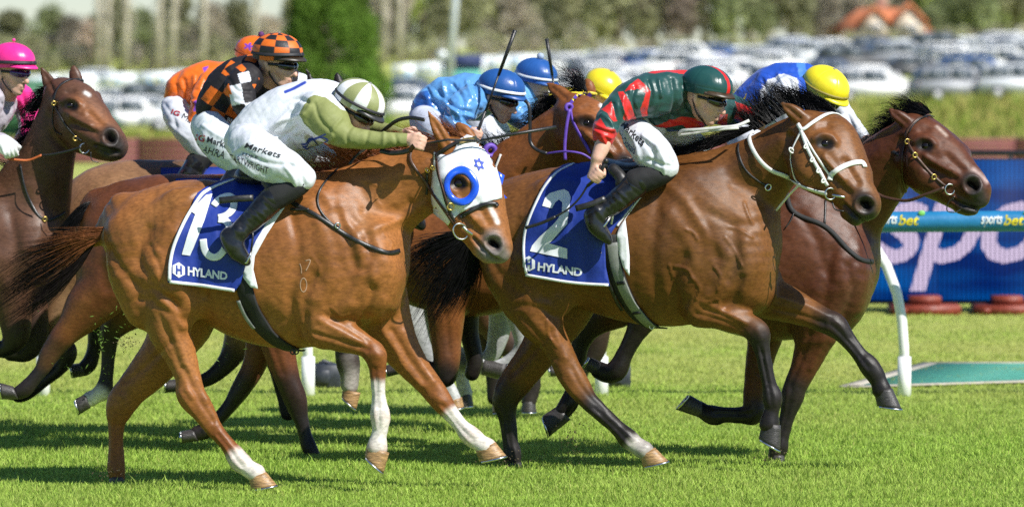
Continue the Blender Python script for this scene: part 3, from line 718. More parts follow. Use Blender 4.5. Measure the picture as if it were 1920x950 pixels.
def boards():
    w = mat('white hoarding', (.72, .76, .8), .6, var=.05); D = 392
    f = empty('white_fence', (0, D, 0), 'long low white fence along the back of the car park', 'fence')
    for x in np.arange(-4, 46, 3.0): MB().box((x, D, zg(x, D)), (x+2.96, D+.1, zg(x, D)+.85)).build('panel', w, f)
    bl = mat('pale blue print', (.18, .42, .7), .6); yl = mat('pale yellow print', (.75, .7, .35), .6)
    # blue-and-white printed hoardings on the left, nearer
    for (pa, ta, ba, pb, tb, bb, lb) in ((40, 143, 168, 470, 130, 158, 'white hoarding printed with blue patches above the cars at the left'), (735, 122, 152, 1000, 104, 136, 'white printed hoarding behind the blue capped jockeys')):
        D = 320; a0, a1, b0, b1 = P(pa, ba, D), P(pa, ta, D), P(pb, bb, D), P(pb, tb, D)
        t = empty('printed_hoarding', (a0[0], D, a0[2]), lb, 'hoarding')
        n = 6; rg = np.random.default_rng(pa)
        for i in range(n):
            f = lambda q, w: (a0+(a1-a0)*w)*(1-q)+(b0+(b1-b0)*w)*q
            q0, q1 = i/n+.002, (i+1)/n-.002
            o = MB().prism([f(q0, 0), f(q1, 0), f(q1, 1), f(q0, 1)], (0, .1, 0)).build('panel', w, t)
            for k in range(4):
                u = rg.uniform(.05, .7); v = rg.uniform(.1, .6); du = rg.uniform(.1, .25); dv = rg.uniform(.15, .3); qa = q0+(q1-q0)*u; qb = q0+(q1-q0)*(u+du)
                c = [x-np.array((0, .02+.004*k, 0)) for x in (f(qa, v), f(qb, v), f(qb, v+dv), f(qa, v+dv))]; MB().prism(c, (0, .003, 0)).build('print', bl if k % 3 else yl, o)
        for i in range(n+1):
            q = f(i/n, 0)+np.array((0, .15, 0)); MB().box((q[0]-.05, q[1]-.03, zg(q[0], D)-.1), (q[0]+.05, q[1]+.03, q[2]+.1)).build('post', w, t)
boards()
def pole():
    D = 300; m = mat('galvanised pole', (.62, .66, .68), .4, metal=.2); b = P(848, 150, D); t = empty('light_pole', (b[0], D, zg(b[0], D)), 'tall pale light pole rising beside the dark conifer', 'light pole')
    MB().tube([(b[0]-.25, D, zg(b[0], D)), (b[0]+.55, D, b[2]+9)], [.2, .14], 12).build('shaft', m, t, True)
    MB().box((b[0]+.2, D-.2, b[2]+9), (b[0]+1.6, D+.2, b[2]+9.2)).build('lamp_head', m, t)
    s = empty('round_sign', (P(828, 120, 310)[0], 310, zg(0, 310)), 'small round white sign by the light pole', 'sign'); c = P(828, 104, 310); q = MB(); q.tube([(c[0], 310, c[2]), (c[0], 310.08, c[2])], .3, 20).build('disc', m, s, True)
    MB().tube([(c[0], 310.1, zg(c[0], 310)), (c[0], 310.1, c[2])], .05, 8).build('post', m, s, True)
    nb = mat('navy cloth', (.02, .035, .12), .7); tl = mat('teal cloth', (.1, .4, .33), .7); a = P(830, 130, 312); bq = P(905, 102, 312); k = empty('navy_booth', (a[0], 312, zg(a[0], 312)), 'small navy booth with a teal counter behind the pole', 'booth')
    MB().box((a[0], 312, P(0, 128, 312)[2]), (bq[0], 313.5, bq[2])).build('canopy', nb, k); MB().box((a[0]+.05, 312.1, zg(a[0], 312)-.2), (bq[0]-.05, 313.4, P(0, 128.5, 312)[2])).build('counter', tl, k)
pole()
def tent():
    D = 200; m = mat('green tarpaulin', (.035, .13, .065), .6, var=.15, bump=.03, bscale=2); x0, x1 = P(-260, 0, D)[0], P(222, 0, D)[0]; zt = P(0, 168, D)[2]; zb = zg(0, D)
    t = empty('green_marquee', ((x0+x1)/2, D, zb), 'dark green tarpaulin shelter behind the bay at the left edge', 'shelter')
    zr = P(0, 150, D)[2]; xm = P(128, 0, D)[0]; ze = P(0, 238, D)[2]
    MB().prism([(x0, D, ze), (x1, D, ze), (xm, D, zr), (x0, D, zr)], (0, 4, 0)).build('roof', m, t); MB().box((x0, D+.2, zb-.1), (P(205, 0, D)[0], D+3.8, ze-.01)).build('wall', m, t)
tent()
# ---- house
def house():
    D = 428; c = P(1655, 95, D); x, z = c[0], zg(c[0], D)-.3; br = mat('brick wall', (.33, .17, .12), .9, var=.2, vscale=3); cr_ = mat('cream render', (.66, .55, .42), .8, var=.06); rf = mat('terracotta roof tiles', (.52, .17, .07), .8, var=.2, vscale=2); gl = mat('window pane', (.08, .09, .1), .15)
    t = empty('house', (x, D, z), 'orange tiled house with cream gables beyond the car park', 'house'); u = D/FP
    zt = P(0, 14, D)[2]; ze = P(0, 52, D)[2]; xl, xr = x-90*u, x+92*u
    MB().box((xl+.6, D+.3, z-2), (xr-.6, D+9, ze)).build('wall', br, t)
    r = MB(); r.add([(xl-.3, D-.3, ze-.3), (xr+.3, D-.3, ze-.3), (xr+.3, D+9.6, ze-.3), (xl-.3, D+9.6, ze-.3), (xl+2.2, D+4.5, zt), (xr-2.2, D+4.5, zt)], [(0, 1, 5, 4), (2, 3, 4, 5), (1, 2, 5), (3, 0, 4), (3, 2, 1, 0)]).build('roof', rf, t)
    r = t.children[-1]
    MB().box((xl+3.5, D+5.5, zt-1), (xl+4.3, D+6.3, zt+.9)).build('chimney', br, r)
    for px, w, pt, pbm in ((1640, 24, 22, 72), (1704, 29, 16, 86)):
        cx = P(px, 0, D)[0]; hw = w*u; a = P(0, pbm, D)[2]; b = P(0, 45, D)[2]; tp = P(0, pt, D)[2]
        g = MB().prism([(cx-hw, D-1.1, a), (cx+hw, D-1.1, a), (cx+hw, D-1.1, b), (cx, D-1.1, tp), (cx-hw, D-1.1, b)], (0, 3, 0)).build('gable', cr_, t)
        MB().prism([(cx-hw*1.15, D-1.3, b-.15), (cx, D-1.3, tp+.05), (cx+hw*1.15, D-1.3, b-.15), (cx+hw*1.15, D-1.3, b+.2), (cx, D-1.3, tp+.45), (cx-hw*1.15, D-1.3, b+.2)], (0, 4, 0)).build('gable_roof', rf, t)
        wn = MB().box((cx-hw*.5, D-1.16, a+(b-a)*.25), (cx+hw*.5, D-1.11, b)).build('window', mat('window frame', (.6, .58, .52), .6), t)
        for s in (-.25, .25): MB().box((cx+hw*(s-.2), D-1.19, a+(b-a)*.3), (cx+hw*(s+.2), D-1.165, b-.12)).build('pane', gl, wn)
house()
# ---- trees
def leafcloud(seed, n, blobs, size, flat=1.0):
    rg = np.random.default_rng(seed); V = []; 
    cs = np.array([b[:3] for b in blobs]); rs = np.array([b[3] for b in blobs]); w = rs**2/np.sum(rs**2)
    k = rg.choice(len(blobs), n, p=w); d = rg.normal(size=(n, 3)); d /= np.linalg.norm(d, axis=1)[:, None]; r = rg.uniform(.55, 1.08, n)
    c = cs[k]+d*(rs[k]*r)[:, None]*np.array([1, 1, flat])
    a = rg.normal(size=(n, 3)); a /= np.linalg.norm(a, axis=1)[:, None]; b = np.cross(a, rg.normal(size=(n, 3))); b /= np.linalg.norm(b, axis=1)[:, None]
    s = (size*rg.uniform(.6, 1.4, n))[:, None]
    V = np.stack([c-a*s, c+b*s*.6, c+a*s, c-b*s*.6], 1).reshape(-1, 3); F = np.arange(4*n).reshape(n, 4)
    me = mesh_np('crown', V, F); tint = rg.uniform(.6, 1.4, len(blobs))[k]*rg.uniform(.75, 1.25, n); C = np.stack([tint*1.0, tint*1.0, tint], 1)
    set_col(me, np.repeat(C, 4, 0)); return me
def leafmat(name, col, rv=.2):
    m = mat(name, col, .7, var=.1, vscale=1.5, objrand=rv, spec=.15); N = m.node_tree.nodes; L = m.node_tree.links
    at = N.new('ShaderNodeAttribute'); at.attribute_name = 'col'; vm = N.new('ShaderNodeVectorMath'); vm.operation = 'MULTIPLY'
    pb = N['Principled BSDF']; src = pb.inputs['Base Color'].links[0].from_socket; L.new(src, vm.inputs[0]); L.new(at.outputs['Color'], vm.inputs[1]); L.new(vm.outputs[0], pb.inputs['Base Color'])
    tr = N.new('ShaderNodeBsdfTranslucent'); L.new(vm.outputs[0], tr.inputs[0]); ms = N.new('ShaderNodeMixShader'); ms.inputs[0].default_value = .48
    out = [q for q in N if q.type == 'OUTPUT_MATERIAL'][0]; L.new(pb.outputs[0], ms.inputs[1]); L.new(tr.outputs[0], ms.inputs[2]); L.new(ms.outputs[0], out.inputs[0]); return m
bark = mat('bark', (.16, .13, .1), .9, var=.3, bump=.02, bscale=8); palebark = mat('pale bark', (.5, .45, .36), .85, var=.2, bump=.02, bscale=6)
lm_ = {k: leafmat('leaves '+k, c) for k, c in dict(olive=(.36, .36, .20), dark=(.25, .28, .14), brown=(.44, .39, .30), lime=(.38, .45, .14), conifer=(.17, .29, .045), rust=(.42, .34, .27), poplar=(.52, .49, .37)).items()}
CR = []
for s in range(4):
    rg = np.random.default_rng(40+s); bl = []
    for i in range(26):
        h = rg.uniform(.2, 1); q = rg.uniform(0, 6.28); rad = rg.uniform(.05, .42)*math.sin(min(1, h*1.15+.1)*math.pi)**.6
        bl.append((rad*math.cos(q), rad*math.sin(q), h*.92, rg.uniform(.09, .2)))
    CR.append(leafcloud(s, 2600, bl, .035))
def trunk_mesh(seed):
    rg = np.random.default_rng(seed); mb = MB(); mb.tube([(0, 0, -.02), (.01, 0, .25), (-.01, .01, .55), (.0, 0, .8)], [.035, .027, .018, .006], 8)
    for i in range(9):
        h = rg.uniform(.2, .65); q = rg.uniform(0, 6.28); l = rg.uniform(.15, .35); mb.tube([(0, 0, h), (l*.5*math.cos(q), l*.5*math.sin(q), h+l*.4), (l*math.cos(q), l*math.sin(q), h+l*.9)], [.012, .008, .003], 6)
    me = mesh_np('trunk', mb.V, mb.F); me.materials.append(bark); return me
TR = [trunk_mesh(s) for s in range(3)]
for me in CR: me.materials.append(lm_['olive'])
def tree(px, D, h, wd, kind, i, label, name='tree', base=None):
    x = P(px, 100, D)[0]; z = zg(x, D)-.2
    t = empty(name, (x, D, z), label, 'tree', 'trees beyond the car park')
    c = bpy.data.objects.new('crown', CR[i % 4]); COL.objects.link(c); c.parent = t; c.scale = (wd, wd, h); c.rotation_euler = (0, 0, i*1.7)
    c.material_slots[0].link = 'OBJECT'; c.material_slots[0].material = lm_[kind]
    k = bpy.data.objects.new('trunk', TR[i % 3]); COL.objects.link(k); k.parent = t; k.scale = (h, h, h)
rt = random.Random(3)
TREES = [(-60, 470, 8, 7, 'olive'), (20, 480, 7.4, 7, 'olive'), (95, 520, 8.2, 7, 'dark'), (130, 470, 6.6, 6, 'brown'), (60, 445, 5.0, 5, 'olive'), (110, 440, 3.0, 5, 'lime'), (165, 440, 5.0, 4, 'rust'), (215, 480, 7.6, 6, 'olive'), (265, 450, 6.0, 5.5, 'dark'), (330, 470, 7.2, 7, 'olive'), (395, 450, 6.2, 6, 'brown'), (445, 480, 8.3, 7, 'olive'), (500, 455, 6.5, 6, 'brown'), (560, 520, 9.0, 8, 'olive'),
 (735, 455, 8.0, 6, 'brown'), (790, 470, 9.5, 8, 'lime'), (850, 450, 8.0, 7, 'olive'), (905, 470, 9.0, 8, 'olive'), (960, 445, 6.5, 6, 'brown'), (1010, 480, 7.4, 7, 'olive'), (1060, 450, 8.2, 7, 'olive'), (1110, 470, 7.5, 6, 'dark'), (1160, 450, 8.4, 7, 'olive'), (1220, 480, 9, 8, 'brown'), (1270, 450, 7.4, 6, 'rust'), (1320, 470, 9.5, 8, 'olive'), (1375, 450, 8.5, 7, 'dark'), (1430, 490, 10, 8, 'brown'), (1480, 455, 8.0, 7, 'olive'), (1525, 480, 7.5, 6, 'brown'), (1560, 610, 7.5, 8, 'olive'), (1590, 760, 12, 12, 'brown'), (1690, 780, 13, 14, 'brown'), (1600, 440, 3.6, 4.5, 'brown'), (1555, 445, 4.4, 5, 'brown'), (1765, 470, 8.4, 6, 'lime'), (1790, 460, 6.0, 6, 'dark'), (1835, 450, 6.6, 7, 'dark'), (1880, 500, 10, 8, 'lime'), (1900, 455, 7.2, 7, 'olive'), (1960, 470, 9, 8, 'olive'), (1685, 445, 2.4, 4, 'lime'), (1750, 440, 2.6, 4, 'dark'), (680, 470, 7, 7, 'olive'), (620, 500, 7.5, 8, 'brown'), (1200, 700, 15, 16, 'dark'), (900, 700, 15, 16, 'olive'), (1400, 720, 15, 16, 'olive'), (330, 760, 5.5, 16, 'dark'), (1850, 760, 15, 16, 'dark'), (1060, 720, 8, 16, 'brown')]
nth = {}
adj = dict(olive='olive green', dark='dark green', brown='bare brownish', lime='bright lime green', rust='reddish brown')
for i, (px, D, h, wd, kd) in enumerate(TREES):
    nb = min((abs(px-q), l) for q, l in MARK)[1]
    sz = 'tall' if h > 8 else ('low' if h < 5 else 'mid height'); dp = 'far ' if D > 590 else ''
    nth[(kd, nb, sz, dp)] = k = nth.get((kd, nb, sz, dp), 0)+1
    if px < 150 or 430 < px < 570: h *= .56
    elif px < 520: h *= .74
    elif 930 < px < 1090: h *= .74
    tree(px, D, h*1.1, wd, kd, i, f'{["", "second ", "third ", "fourth "][k-1]}{sz} {adj[kd]} tree {dp}behind {nb}', 'bush' if h < 3.1 else 'tree')
def undergrowth():
    rg = np.random.default_rng(31); me_ = []
    for kd, n, seed in (('brown', 9000, 91), ('olive', 9000, 92)):
        bl = [(x, 424+rg.uniform(-3, 3), zg(x, 424)+rg.uniform(.0, 1.9), rg.uniform(.35, .8)) for x in rg.uniform(-50, 6, 150)]+[(x, 424+rg.uniform(-3, 3), zg(x, 424)+rg.uniform(-.3, .9), rg.uniform(.3, .6)) for x in rg.uniform(6, 46, 110)]
        tag(link('undergrowth', leafcloud(seed, n, bl, .16), lm_[kd], smooth=False), f'ragged {adj[kd]} undergrowth along the foot of the far trees', 'undergrowth', kind='stuff')
undergrowth()
def poplars():
    rg = np.random.default_rng(9)
    for i, (px, w) in enumerate(((186, 13), (203, 10), (238, 15), (300, 11), (326, 13), (383, 15), (480, 14), (722, 12), (750, 12))):
        D = 420; x = P(px, 100, D)[0]; z = zg(x, D); h = 9.5
        t = empty('poplar_tree', (x, D, z), f'pale upright bare poplar, number {["one","two","three","four","five","six","seven","eight","nine"][i]} from the left in the row', 'tree', 'bare poplars beyond the car park')
        t['label'] = ['pale bare poplar, leftmost of the thin upright trunks', 'slim bare poplar close beside the leftmost trunk', 'pale bare poplar with a feathery wide top, left part', 'slim pale trunk above the left printed hoarding', 'pale poplar trunk left of the orange jacket', 'broad pale poplar above the orange jacket', 'grey white trunk between chequered helmet and conifer', 'pale bare trunk just right of the dark conifer', 'slender bare trunk between conifer and light pole'][i]
        MB().tube([(x-.1, D, z-.1), (x, D, z+h*.5), (x+.15, D, z+h)], [.26, .2, .06], 8).build('trunk', palebark, t, True)
        mb = MB()
        for k in range(26):
            hh = rg.uniform(.15, .9)*h; q = rg.uniform(0, 6.28); l = rg.uniform(.8, 2.0)
            mb.tube([(x, D, z+hh), (x+.3*l*math.cos(q), D+.3*l*math.sin(q), z+hh+l*.8), (x+.38*l*math.cos(q), D+.38*l*math.sin(q), z+hh+l*1.5)], [.05, .03, .012], 5)
        mb.build('branch', palebark, t)
        bl = [(rg.normal()*.25, rg.normal()*.25, rg.uniform(.15, 1)*h, rg.uniform(.3, .6)) for k in range(16)]
        me = leafcloud(60+i, 500, bl, .07); o = link('crown', me, lm_['poplar'], t); o.location = (x, D, z)
poplars()
def conifer():
    D = 230; x = P(618, 150, D)[0]; z = zg(x, D); h = P(0, -75, D)[2]-z; R = 112*D/FP; rg = np.random.default_rng(21)
    t = empty('conifer_tree', (x, D, z), 'big dense bright green conifer behind the chequered helmet', 'tree'); bl = []
    for k in range(150):
        u = rg.uniform(0, 1); q = rg.uniform(0, 6.28); r = R*(1-u**1.8*.78)*(.78+.2*rg.uniform()); bl.append((r*math.cos(q), r*math.sin(q), u*h*.97+.1, rg.uniform(.28, .55)))
    me = leafcloud(77, 30000, bl, .085, 1.5); o = link('crown', me, lm_['conifer'], t); o.location = (x, D, z)
    # leaf sprays point upwards
    MB().tube([(x, D, z-.2), (x, D, z+h*.9)], [.3, .05], 8).build('trunk', bark, t, True)
conifer()
def haze():
    m = bpy.data.materials.new('haze air'); m.use_nodes = True; N = m.node_tree.nodes; N.remove(N['Principled BSDF']); v = N.new('ShaderNodeVolumePrincipled'); v.inputs['Color'].default_value = (.86, .9, .96, 1); v.inputs['Density'].default_value = HAZE; v.inputs['Anisotropy'].default_value = .3
    m.node_tree.links.new(v.outputs[0], N['Material Output'].inputs['Volume'])
    o = MB().box((-640, -60, -1.2), (640, 1300, 34)).build('haze', m); tag(o, 'thin pale summer haze over the course', kind='stuff')
HAZE = 0
if HAZE: haze()
# ============================================================ horses
coatm = mat('horse coat', (.3, .12, .04), .43, var=.24, vscale=4, bump=.0008, bscale=420, attr='col', coat=.0, spec=.29, rvar=.13, stretch=(1, 1, .6), grain=.24, gscale=80)
def hairmat(name, c, rough=.5): return mat(name, c, rough, var=.35, vscale=25, spec=.2)
hair_black = hairmat('black hair', (.005, .0045, .005), .45); hair_chest = hairmat('chestnut hair', (.21, .066, .02)); hair_dark = hairmat('dark brown hair', (.010, .006, .005)); hair_rust = hairmat('rust hair', (.19, .065, .022))
eyem = mat('horse eye', (.008, .005, .004), .1, var=.2, spec=.5, rvar=.02)
leather_blk = mat('black leather', (.018, .017, .017), .38, var=.3, bump=.0006, bscale=300); leather_brn = mat('brown leather', (.07, .032, .018), .45, var=.3, bump=.0006, bscale=300)
webwhite = mat('white webbing', (.74, .74, .70), .5, var=.08, bump=.0006, bscale=400); greyweb = mat('grey webbing', (.2, .21, .19), .6, var=.15, bump=.001, bscale=260)
steel = mat('steel', (.62, .62, .6), .22, metal=1.0, var=.1); brass = mat('brass', (.7, .48, .14), .28, metal=1.0, var=.1)
hoof_dark = mat('dark hoof horn', (.045, .04, .038), .42, var=.35, vscale=40, bump=.002, bscale=60, stretch=(1, 1, 6)); hoof_tan = mat('tan hoof horn', (.34, .20, .085), .42, var=.55, vscale=24, bump=.002, bscale=60, stretch=(1, 1, 5))
cloth_blue = mat('blue saddle cloth', (.006, .03, .26), .62, var=.12, vscale=14, bump=.004, bscale=16, sheen=.0); cloth_white = mat('white cotton', (.74, .75, .77), .7, var=.06, bump=.003, bscale=18)
print_white = mat('white print', (.74, .76, .8), .55, var=.06)
blackfab = mat('black elastic', (.014, .014, .015), .75, var=.3, bump=.0008, bscale=300)
BLACK = (.016, .013, .012)
class Horse: pass
def horse(label, D, tubes, legs, base, slope=0.0, x0=0.0, vox=.012, cat='horse'):
    h = Horse(); h.D, h.slope, h.x0 = D, slope, x0
    xs = [q[0] for t in tubes for q in t[0]]; xm = sum(xs)/len(xs)
    c = P(xm, 400, D); h.root = empty('racehorse', (c[0], D, 0), label, cat, 'racehorses galloping in the field')
    parts = [T(t[0], D, t[1], slope, x0, t[2] if len(t) > 2 else 1.0) for t in tubes]
    h.legs = []
    for lg in legs:
        pts, dy = lg[0], lg[1]; k = lg[2] if len(lg) > 2 else .03
        tt = T([(a, b, r, dy, .85) for a, b, r in pts], D, k, slope, x0, sub=5); parts.append(tt); h.legs.append(tt)
    h.sk = Skin(parts, vox, base, smooth=2); return h
def HP(h, px, py, dy=0.0): return P(px, py, h.D+dy+h.slope*(px-h.x0))
def legpaint(h, i, f0, f1, col, w=.075, soft=.03, amt=1.0):
    w = max(w, .095) if col is BLACK else w
    C = h.legs[i][0]; n = len(C)-1; a = C[int(f0*n):int(f1*n)+1]
    if len(a) > 1: h.sk.cap3(a, w, col, soft, amt)
def tendons(h, i, f0, f1, sg=1):
    C, R = h.legs[i][0], h.legs[i][1]; n = len(C)-1; a, b = int(f0*n), int(f1*n)+1; Q = PX(C[a:b]); r = R[a:b]*FP/h.D; t = np.gradient(Q, axis=0); t /= np.linalg.norm(t, axis=1)[:, None]+1e-9; nn = np.stack([-t[:, 1], t[:, 0]], 1)*sg
    for o, w, d in ((.15, .16, -.0035), (.5, .2, .0028), (-.3, .2, .002), (.82, .12, -.002)): h.sk.stroke([tuple(q) for q in Q+nn*(r*o)[:, None]], max(1.6, float(r.mean())*w), d, sub=1, ymax=float(C[a:b, 1].max())+.02)
def hoof(h, dy, cf, cb, toe, heel, mt=hoof_dark, w=.052):
    f = lambda q: HP(h, q[0], q[1], dy); cf, cb, toe, heel = f(cf), f(cb), f(toe), f(heel)
    V = []; F = []; n = 18; rings = 6
    for r in range(rings+1):
        t = r/rings; A = cf+(toe-cf)*t; B = cb+(heel-cb)*t; c = (A+B)/2; ax = (A-B)/2
        ww = w*(.80+.22*t)*(1.0 if r < rings else 1.0)
        for j in range(n):
            q = 2*math.pi*j/n; ca, sa = math.cos(q), math.sin(q); e = 1.0 if ca > 0 else .85+.15*abs(sa)
            p = c+ax*ca*e; p = p+np.array((0, ww*sa*(1-.12*max(0, -ca)), 0)); V.append(p)
    for r in range(rings):
        for j in range(n): F.append((r*n+j, r*n+(j+1) % n, (r+1)*n+(j+1) % n, (r+1)*n+j))
    F.append(tuple(range(n))[::-1]); F.append(tuple(range(rings*n, rings*n+n)))
    mb = MB(); mb.add(V, F); ho = mb.build('hoof', mt, h.root, True)
    me = ho.data
    nb = np.array(V[-n:]); c = nb.mean(0); tp = np.array(V[:n]).mean(0); d = c-tp; d /= np.linalg.norm(d)
    bo = c+(nb-c)*1.03; bi = c+(nb-c)*.68; mb = MB(); th = .011
    R = [bo-d*.001, bo+d*th, bi+d*th, bi-d*.001]; V2 = np.concatenate(R); F2 = []
    for a in range(4):
        b = (a+1) % 4
        for j in range(n):
            if 7 <= j <= 10: continue
            F2.append((a*n+j, a*n+(j+1) % n, b*n+(j+1) % n, b*n+j))
    F2 += [(0*n+7, 1*n+7, 2*n+7, 3*n+7), (3*n+11, 2*n+11, 1*n+11, 0*n+11)]
    mb.add(V2, F2).build('horseshoe', steel, ho, False)
def eye(h, px, py, r=.021, white=False):
    p, n = hit(h.sk.bvh(), px, py, 0, h.D); r = r*1.4; c = p-n*r*.5
    o = MB().ball(c, r, 18, 12).build('eye', eyem, h.root, True); return o
def headfeat(h, ex, ey, nx, ny, mx, my, lx, ly, dark, sc=1.0, nost=(15, 9)):
    nost = (nost[0]*1.3, nost[1]*1.35)
    """eye, nostril, mouth corner and lip end in pixels; sculpts and paints the head"""
    s = h.sk; ym = None
    # eye socket ridge, lids
    s.stroke([(ex-20*sc, ey-8*sc), (ex-6*sc, ey-17*sc), (ex+12*sc, ey-13*sc), (ex+22*sc, ey-2*sc)], 7*sc, .015)
    s.stroke([(ex-14*sc, ey+14*sc), (ex+3*sc, ey+17*sc), (ex+16*sc, ey+12*sc)], 6*sc, .005)
    s.stroke([(ex, ey)], 9*sc, -.010)
    s.stroke([(ex-6*sc, ey-32*sc), (ex+4*sc, ey-34*sc)], 8*sc, -.009)
    # facial crest from below the eye towards the nostril, hollow under and above it
    vx, vy = nx-ex, ny-ey
    s.stroke([(ex+.12*vx-10*sc, ey+.12*vy+14*sc), (ex+.38*vx-9*sc, ey+.38*vy+9*sc), (ex+.55*vx-6*sc, ey+.55*vy+6*sc)], 6.5*sc, .012)
    s.stroke([(ex+.22*vx-16*sc, ey+.22*vy+26*sc), (ex+.5*vx-14*sc, ey+.5*vy+16*sc), (ex+.75*vx-12*sc, ey+.75*vy+8*sc)], 8*sc, -.011)
    s.stroke([(ex+.35*vx+12*sc, ey+.35*vy-8*sc), (ex+.7*vx+9*sc, ey+.7*vy-7*sc)], 8*sc, -.009)
    # nostril
    a = math.atan2(ly-my, lx-mx)
    rx, ry = nost[0]*sc, nost[1]*sc
    ring = [(nx+rx*math.cos(q)*.9, ny+ry*math.sin(q)*1.25) for q in np.linspace(0, 6.283, 13)]
    s.stroke(ring, 5*sc, .012, sub=2); s.stroke([(nx-3*sc, ny-2*sc), (nx+4*sc, ny+2*sc)], 10*sc, -.045)
    # mouth slit and lips
    s.stroke([(mx, my), ((mx+lx)/2-1*sc, (my+ly)/2+2*sc), (lx, ly)], 3.6*sc, -.014)
    s.stroke([(mx+3*sc, my-6*sc), ((mx+lx)/2+2*sc, (my+ly)/2-5*sc), (lx, ly-6*sc)], 4*sc, .004)
    s.stroke([(mx-4*sc, my+7*sc), ((mx+lx)/2-5*sc, (my+ly)/2+8*sc)], 4*sc, .003)
    for j in range(3): s.stroke([(ex+.30*vx-20*sc+6*j*sc, ey+.30*vy+34*sc-3*j), (ex+.5*vx-16*sc+5*j, ey+.5*vy+24*sc-3*j), (ex+.66*vx-10*sc+4*j, ey+.66*vy+10*sc-3*j)], 1.6*sc, .0035)
    s.renorm()
    h.post = lambda: headpaint(s, ex, ey, nx, ny, mx, my, lx, ly, dark, sc)
def headpaint(s, ex, ey, nx, ny, mx, my, lx, ly, dark, sc):
    g = .032 if dark[0] < .1 else .17; s.paint([(nx-4*sc, ny-10*sc), (nx+6*sc, ny+5*sc), (lx+3*sc, ly-2*sc), ((mx+lx)/2, (my+ly)/2+4*sc)], 19*sc, (g, g*.86, g*.78), 12*sc, amt=.96)
    s.paint([(mx, my), (lx, ly)], 2.4*sc, tuple(c*.45 for c in dark), 3*sc)
    s.paint([(nx-7*sc, ny-3*sc), (nx+2*sc, ny-2*sc), (nx+7*sc, ny+5*sc)], 7*sc, (.005, .003, .003), 3*sc)
    s.paint([(ex-8*sc, ey-2*sc), (ex+9*sc, ey+3*sc)], 12*sc, (.012, .009, .008), 6*sc, amt=.95)
def finish(h, eyes, name='body'):
    if hasattr(h, 'post'): h.post()
    h.sk.renorm(); o = h.sk.build(name, coatm, h.root)
    for e in eyes: eye(h, *e)
    return o
def st(h, name, path, w, mt, **k): return strap(name, h.sk.bvh(), path, w, mt, h.root, h.D, **k)
def ring(h, px, py, R, mt, dy=None, r=.0045, axis=(0.35, -1, 0), lift=.012, name='bit_ring', sq=(1, 1)):
    p = hit(h.sk.bvh(), px, py, lift, h.D)[0] if dy is None else HP(h, px, py, dy); return MB().torus(p, R, r, axis, 22, 8, sq).build(name, mt, h.root, True)
def rein(h, name, pts, w, mt, th=.004):
    A = cr(np.array(pts, float), 6); Pn = np.array([HP(h, a[0], a[1], a[2]) for a in A]); Nn = np.tile(np.array((0, -1.0, .15)), (len(Pn), 1)); return strap_mesh(Pn, Nn, w, th).build(name, mt, h.root, True)
def cloth(h, poly, name, mt, lift, mid, step=7, fold=(), parent=None, mirror=True):
    """cloth laid over the horse's side and hanging plumb below row mid; its other half hangs on the far side"""
    XY, F = tess(poly, step); bv = h.sk.bvh(); V = []
    for x, y in XY:
        p, n = hit(bv, x, y, 0, h.D); 
        if y > mid:
            q, n2 = hit(bv, x, mid, 0, h.D)
            if p[1] > q[1]: w = min(1, (y-mid)/40.); p = P(x, y, p[1]*(1-w)+(q[1]-.0)*w+.0)
        V.append(p-np.array((0, lift, 0))+np.array((0, 0, lift*.6 if y < mid-90 else 0)))
    V = np.array(V)
    for path, w, a in fold:
        d = dist2(XY, cr(np.array(path, float), 4) if len(path) > 2 else path); V[:, 1] -= a*np.exp(-(d/w)**2)
    F2 = []
    for f in F:
        a, b, c = V[f[0]], V[f[1]], V[f[2]]; F2.append(list(f)[::-1] if np.cross(b-a, c-a)[1] > 0 else list(f))
    h.cbv = BVHTree.FromPolygons(V.tolist(), F2)
    if mirror:
        Y0 = h.D+h.slope*(XY[:, 0]-h.x0); M = V.copy(); M[:, 1] = 2*Y0-V[:, 1]; k = len(V); allV = np.concatenate([V, M]); F2 = F2+[[i+k for i in f[::-1]] for f in F2]
    else: allV = V
    o = link(name, mesh_np(name, allV, F2), mt, parent or h.root); m = o.modifiers.new('thickness', 'SOLIDIFY'); m.thickness = .006; m.offset = -1
    return o
def hyland(h, o, quad, hexc, r, bv):
    text_decal('lettering', bv, 'HYLAND', quad, print_white, o, h.D, .003, bold=.035, space=.95)
    cx, cy = hexc; sk = .12
    hexp = [(cx+r*math.sin(q), cy-r*1.1*math.cos(q)+sk*r*math.sin(q)) for q in np.arange(6)*math.pi/3]
    inn = [(-.42, -.62), (-.2, -.62), (-.2, -.14), (.2, -.14), (.2, -.62), (.42, -.62), (.42, .62), (.2, .62), (.2, .14), (-.2, .14), (-.2, .62), (-.42, .62)]
    # white hexagon with the letter H left open: four sheets around it
    H = lambda pts: [(cx+a*r, cy+b*r*1.05+sk*a*r) for a, b in pts]
    poly_decal('emblem', bv, hexp, print_white, o, h.D, .003, 5)
    poly_decal('emblem', bv, H(inn), cloth_blue, o, h.D, .0055, 5)
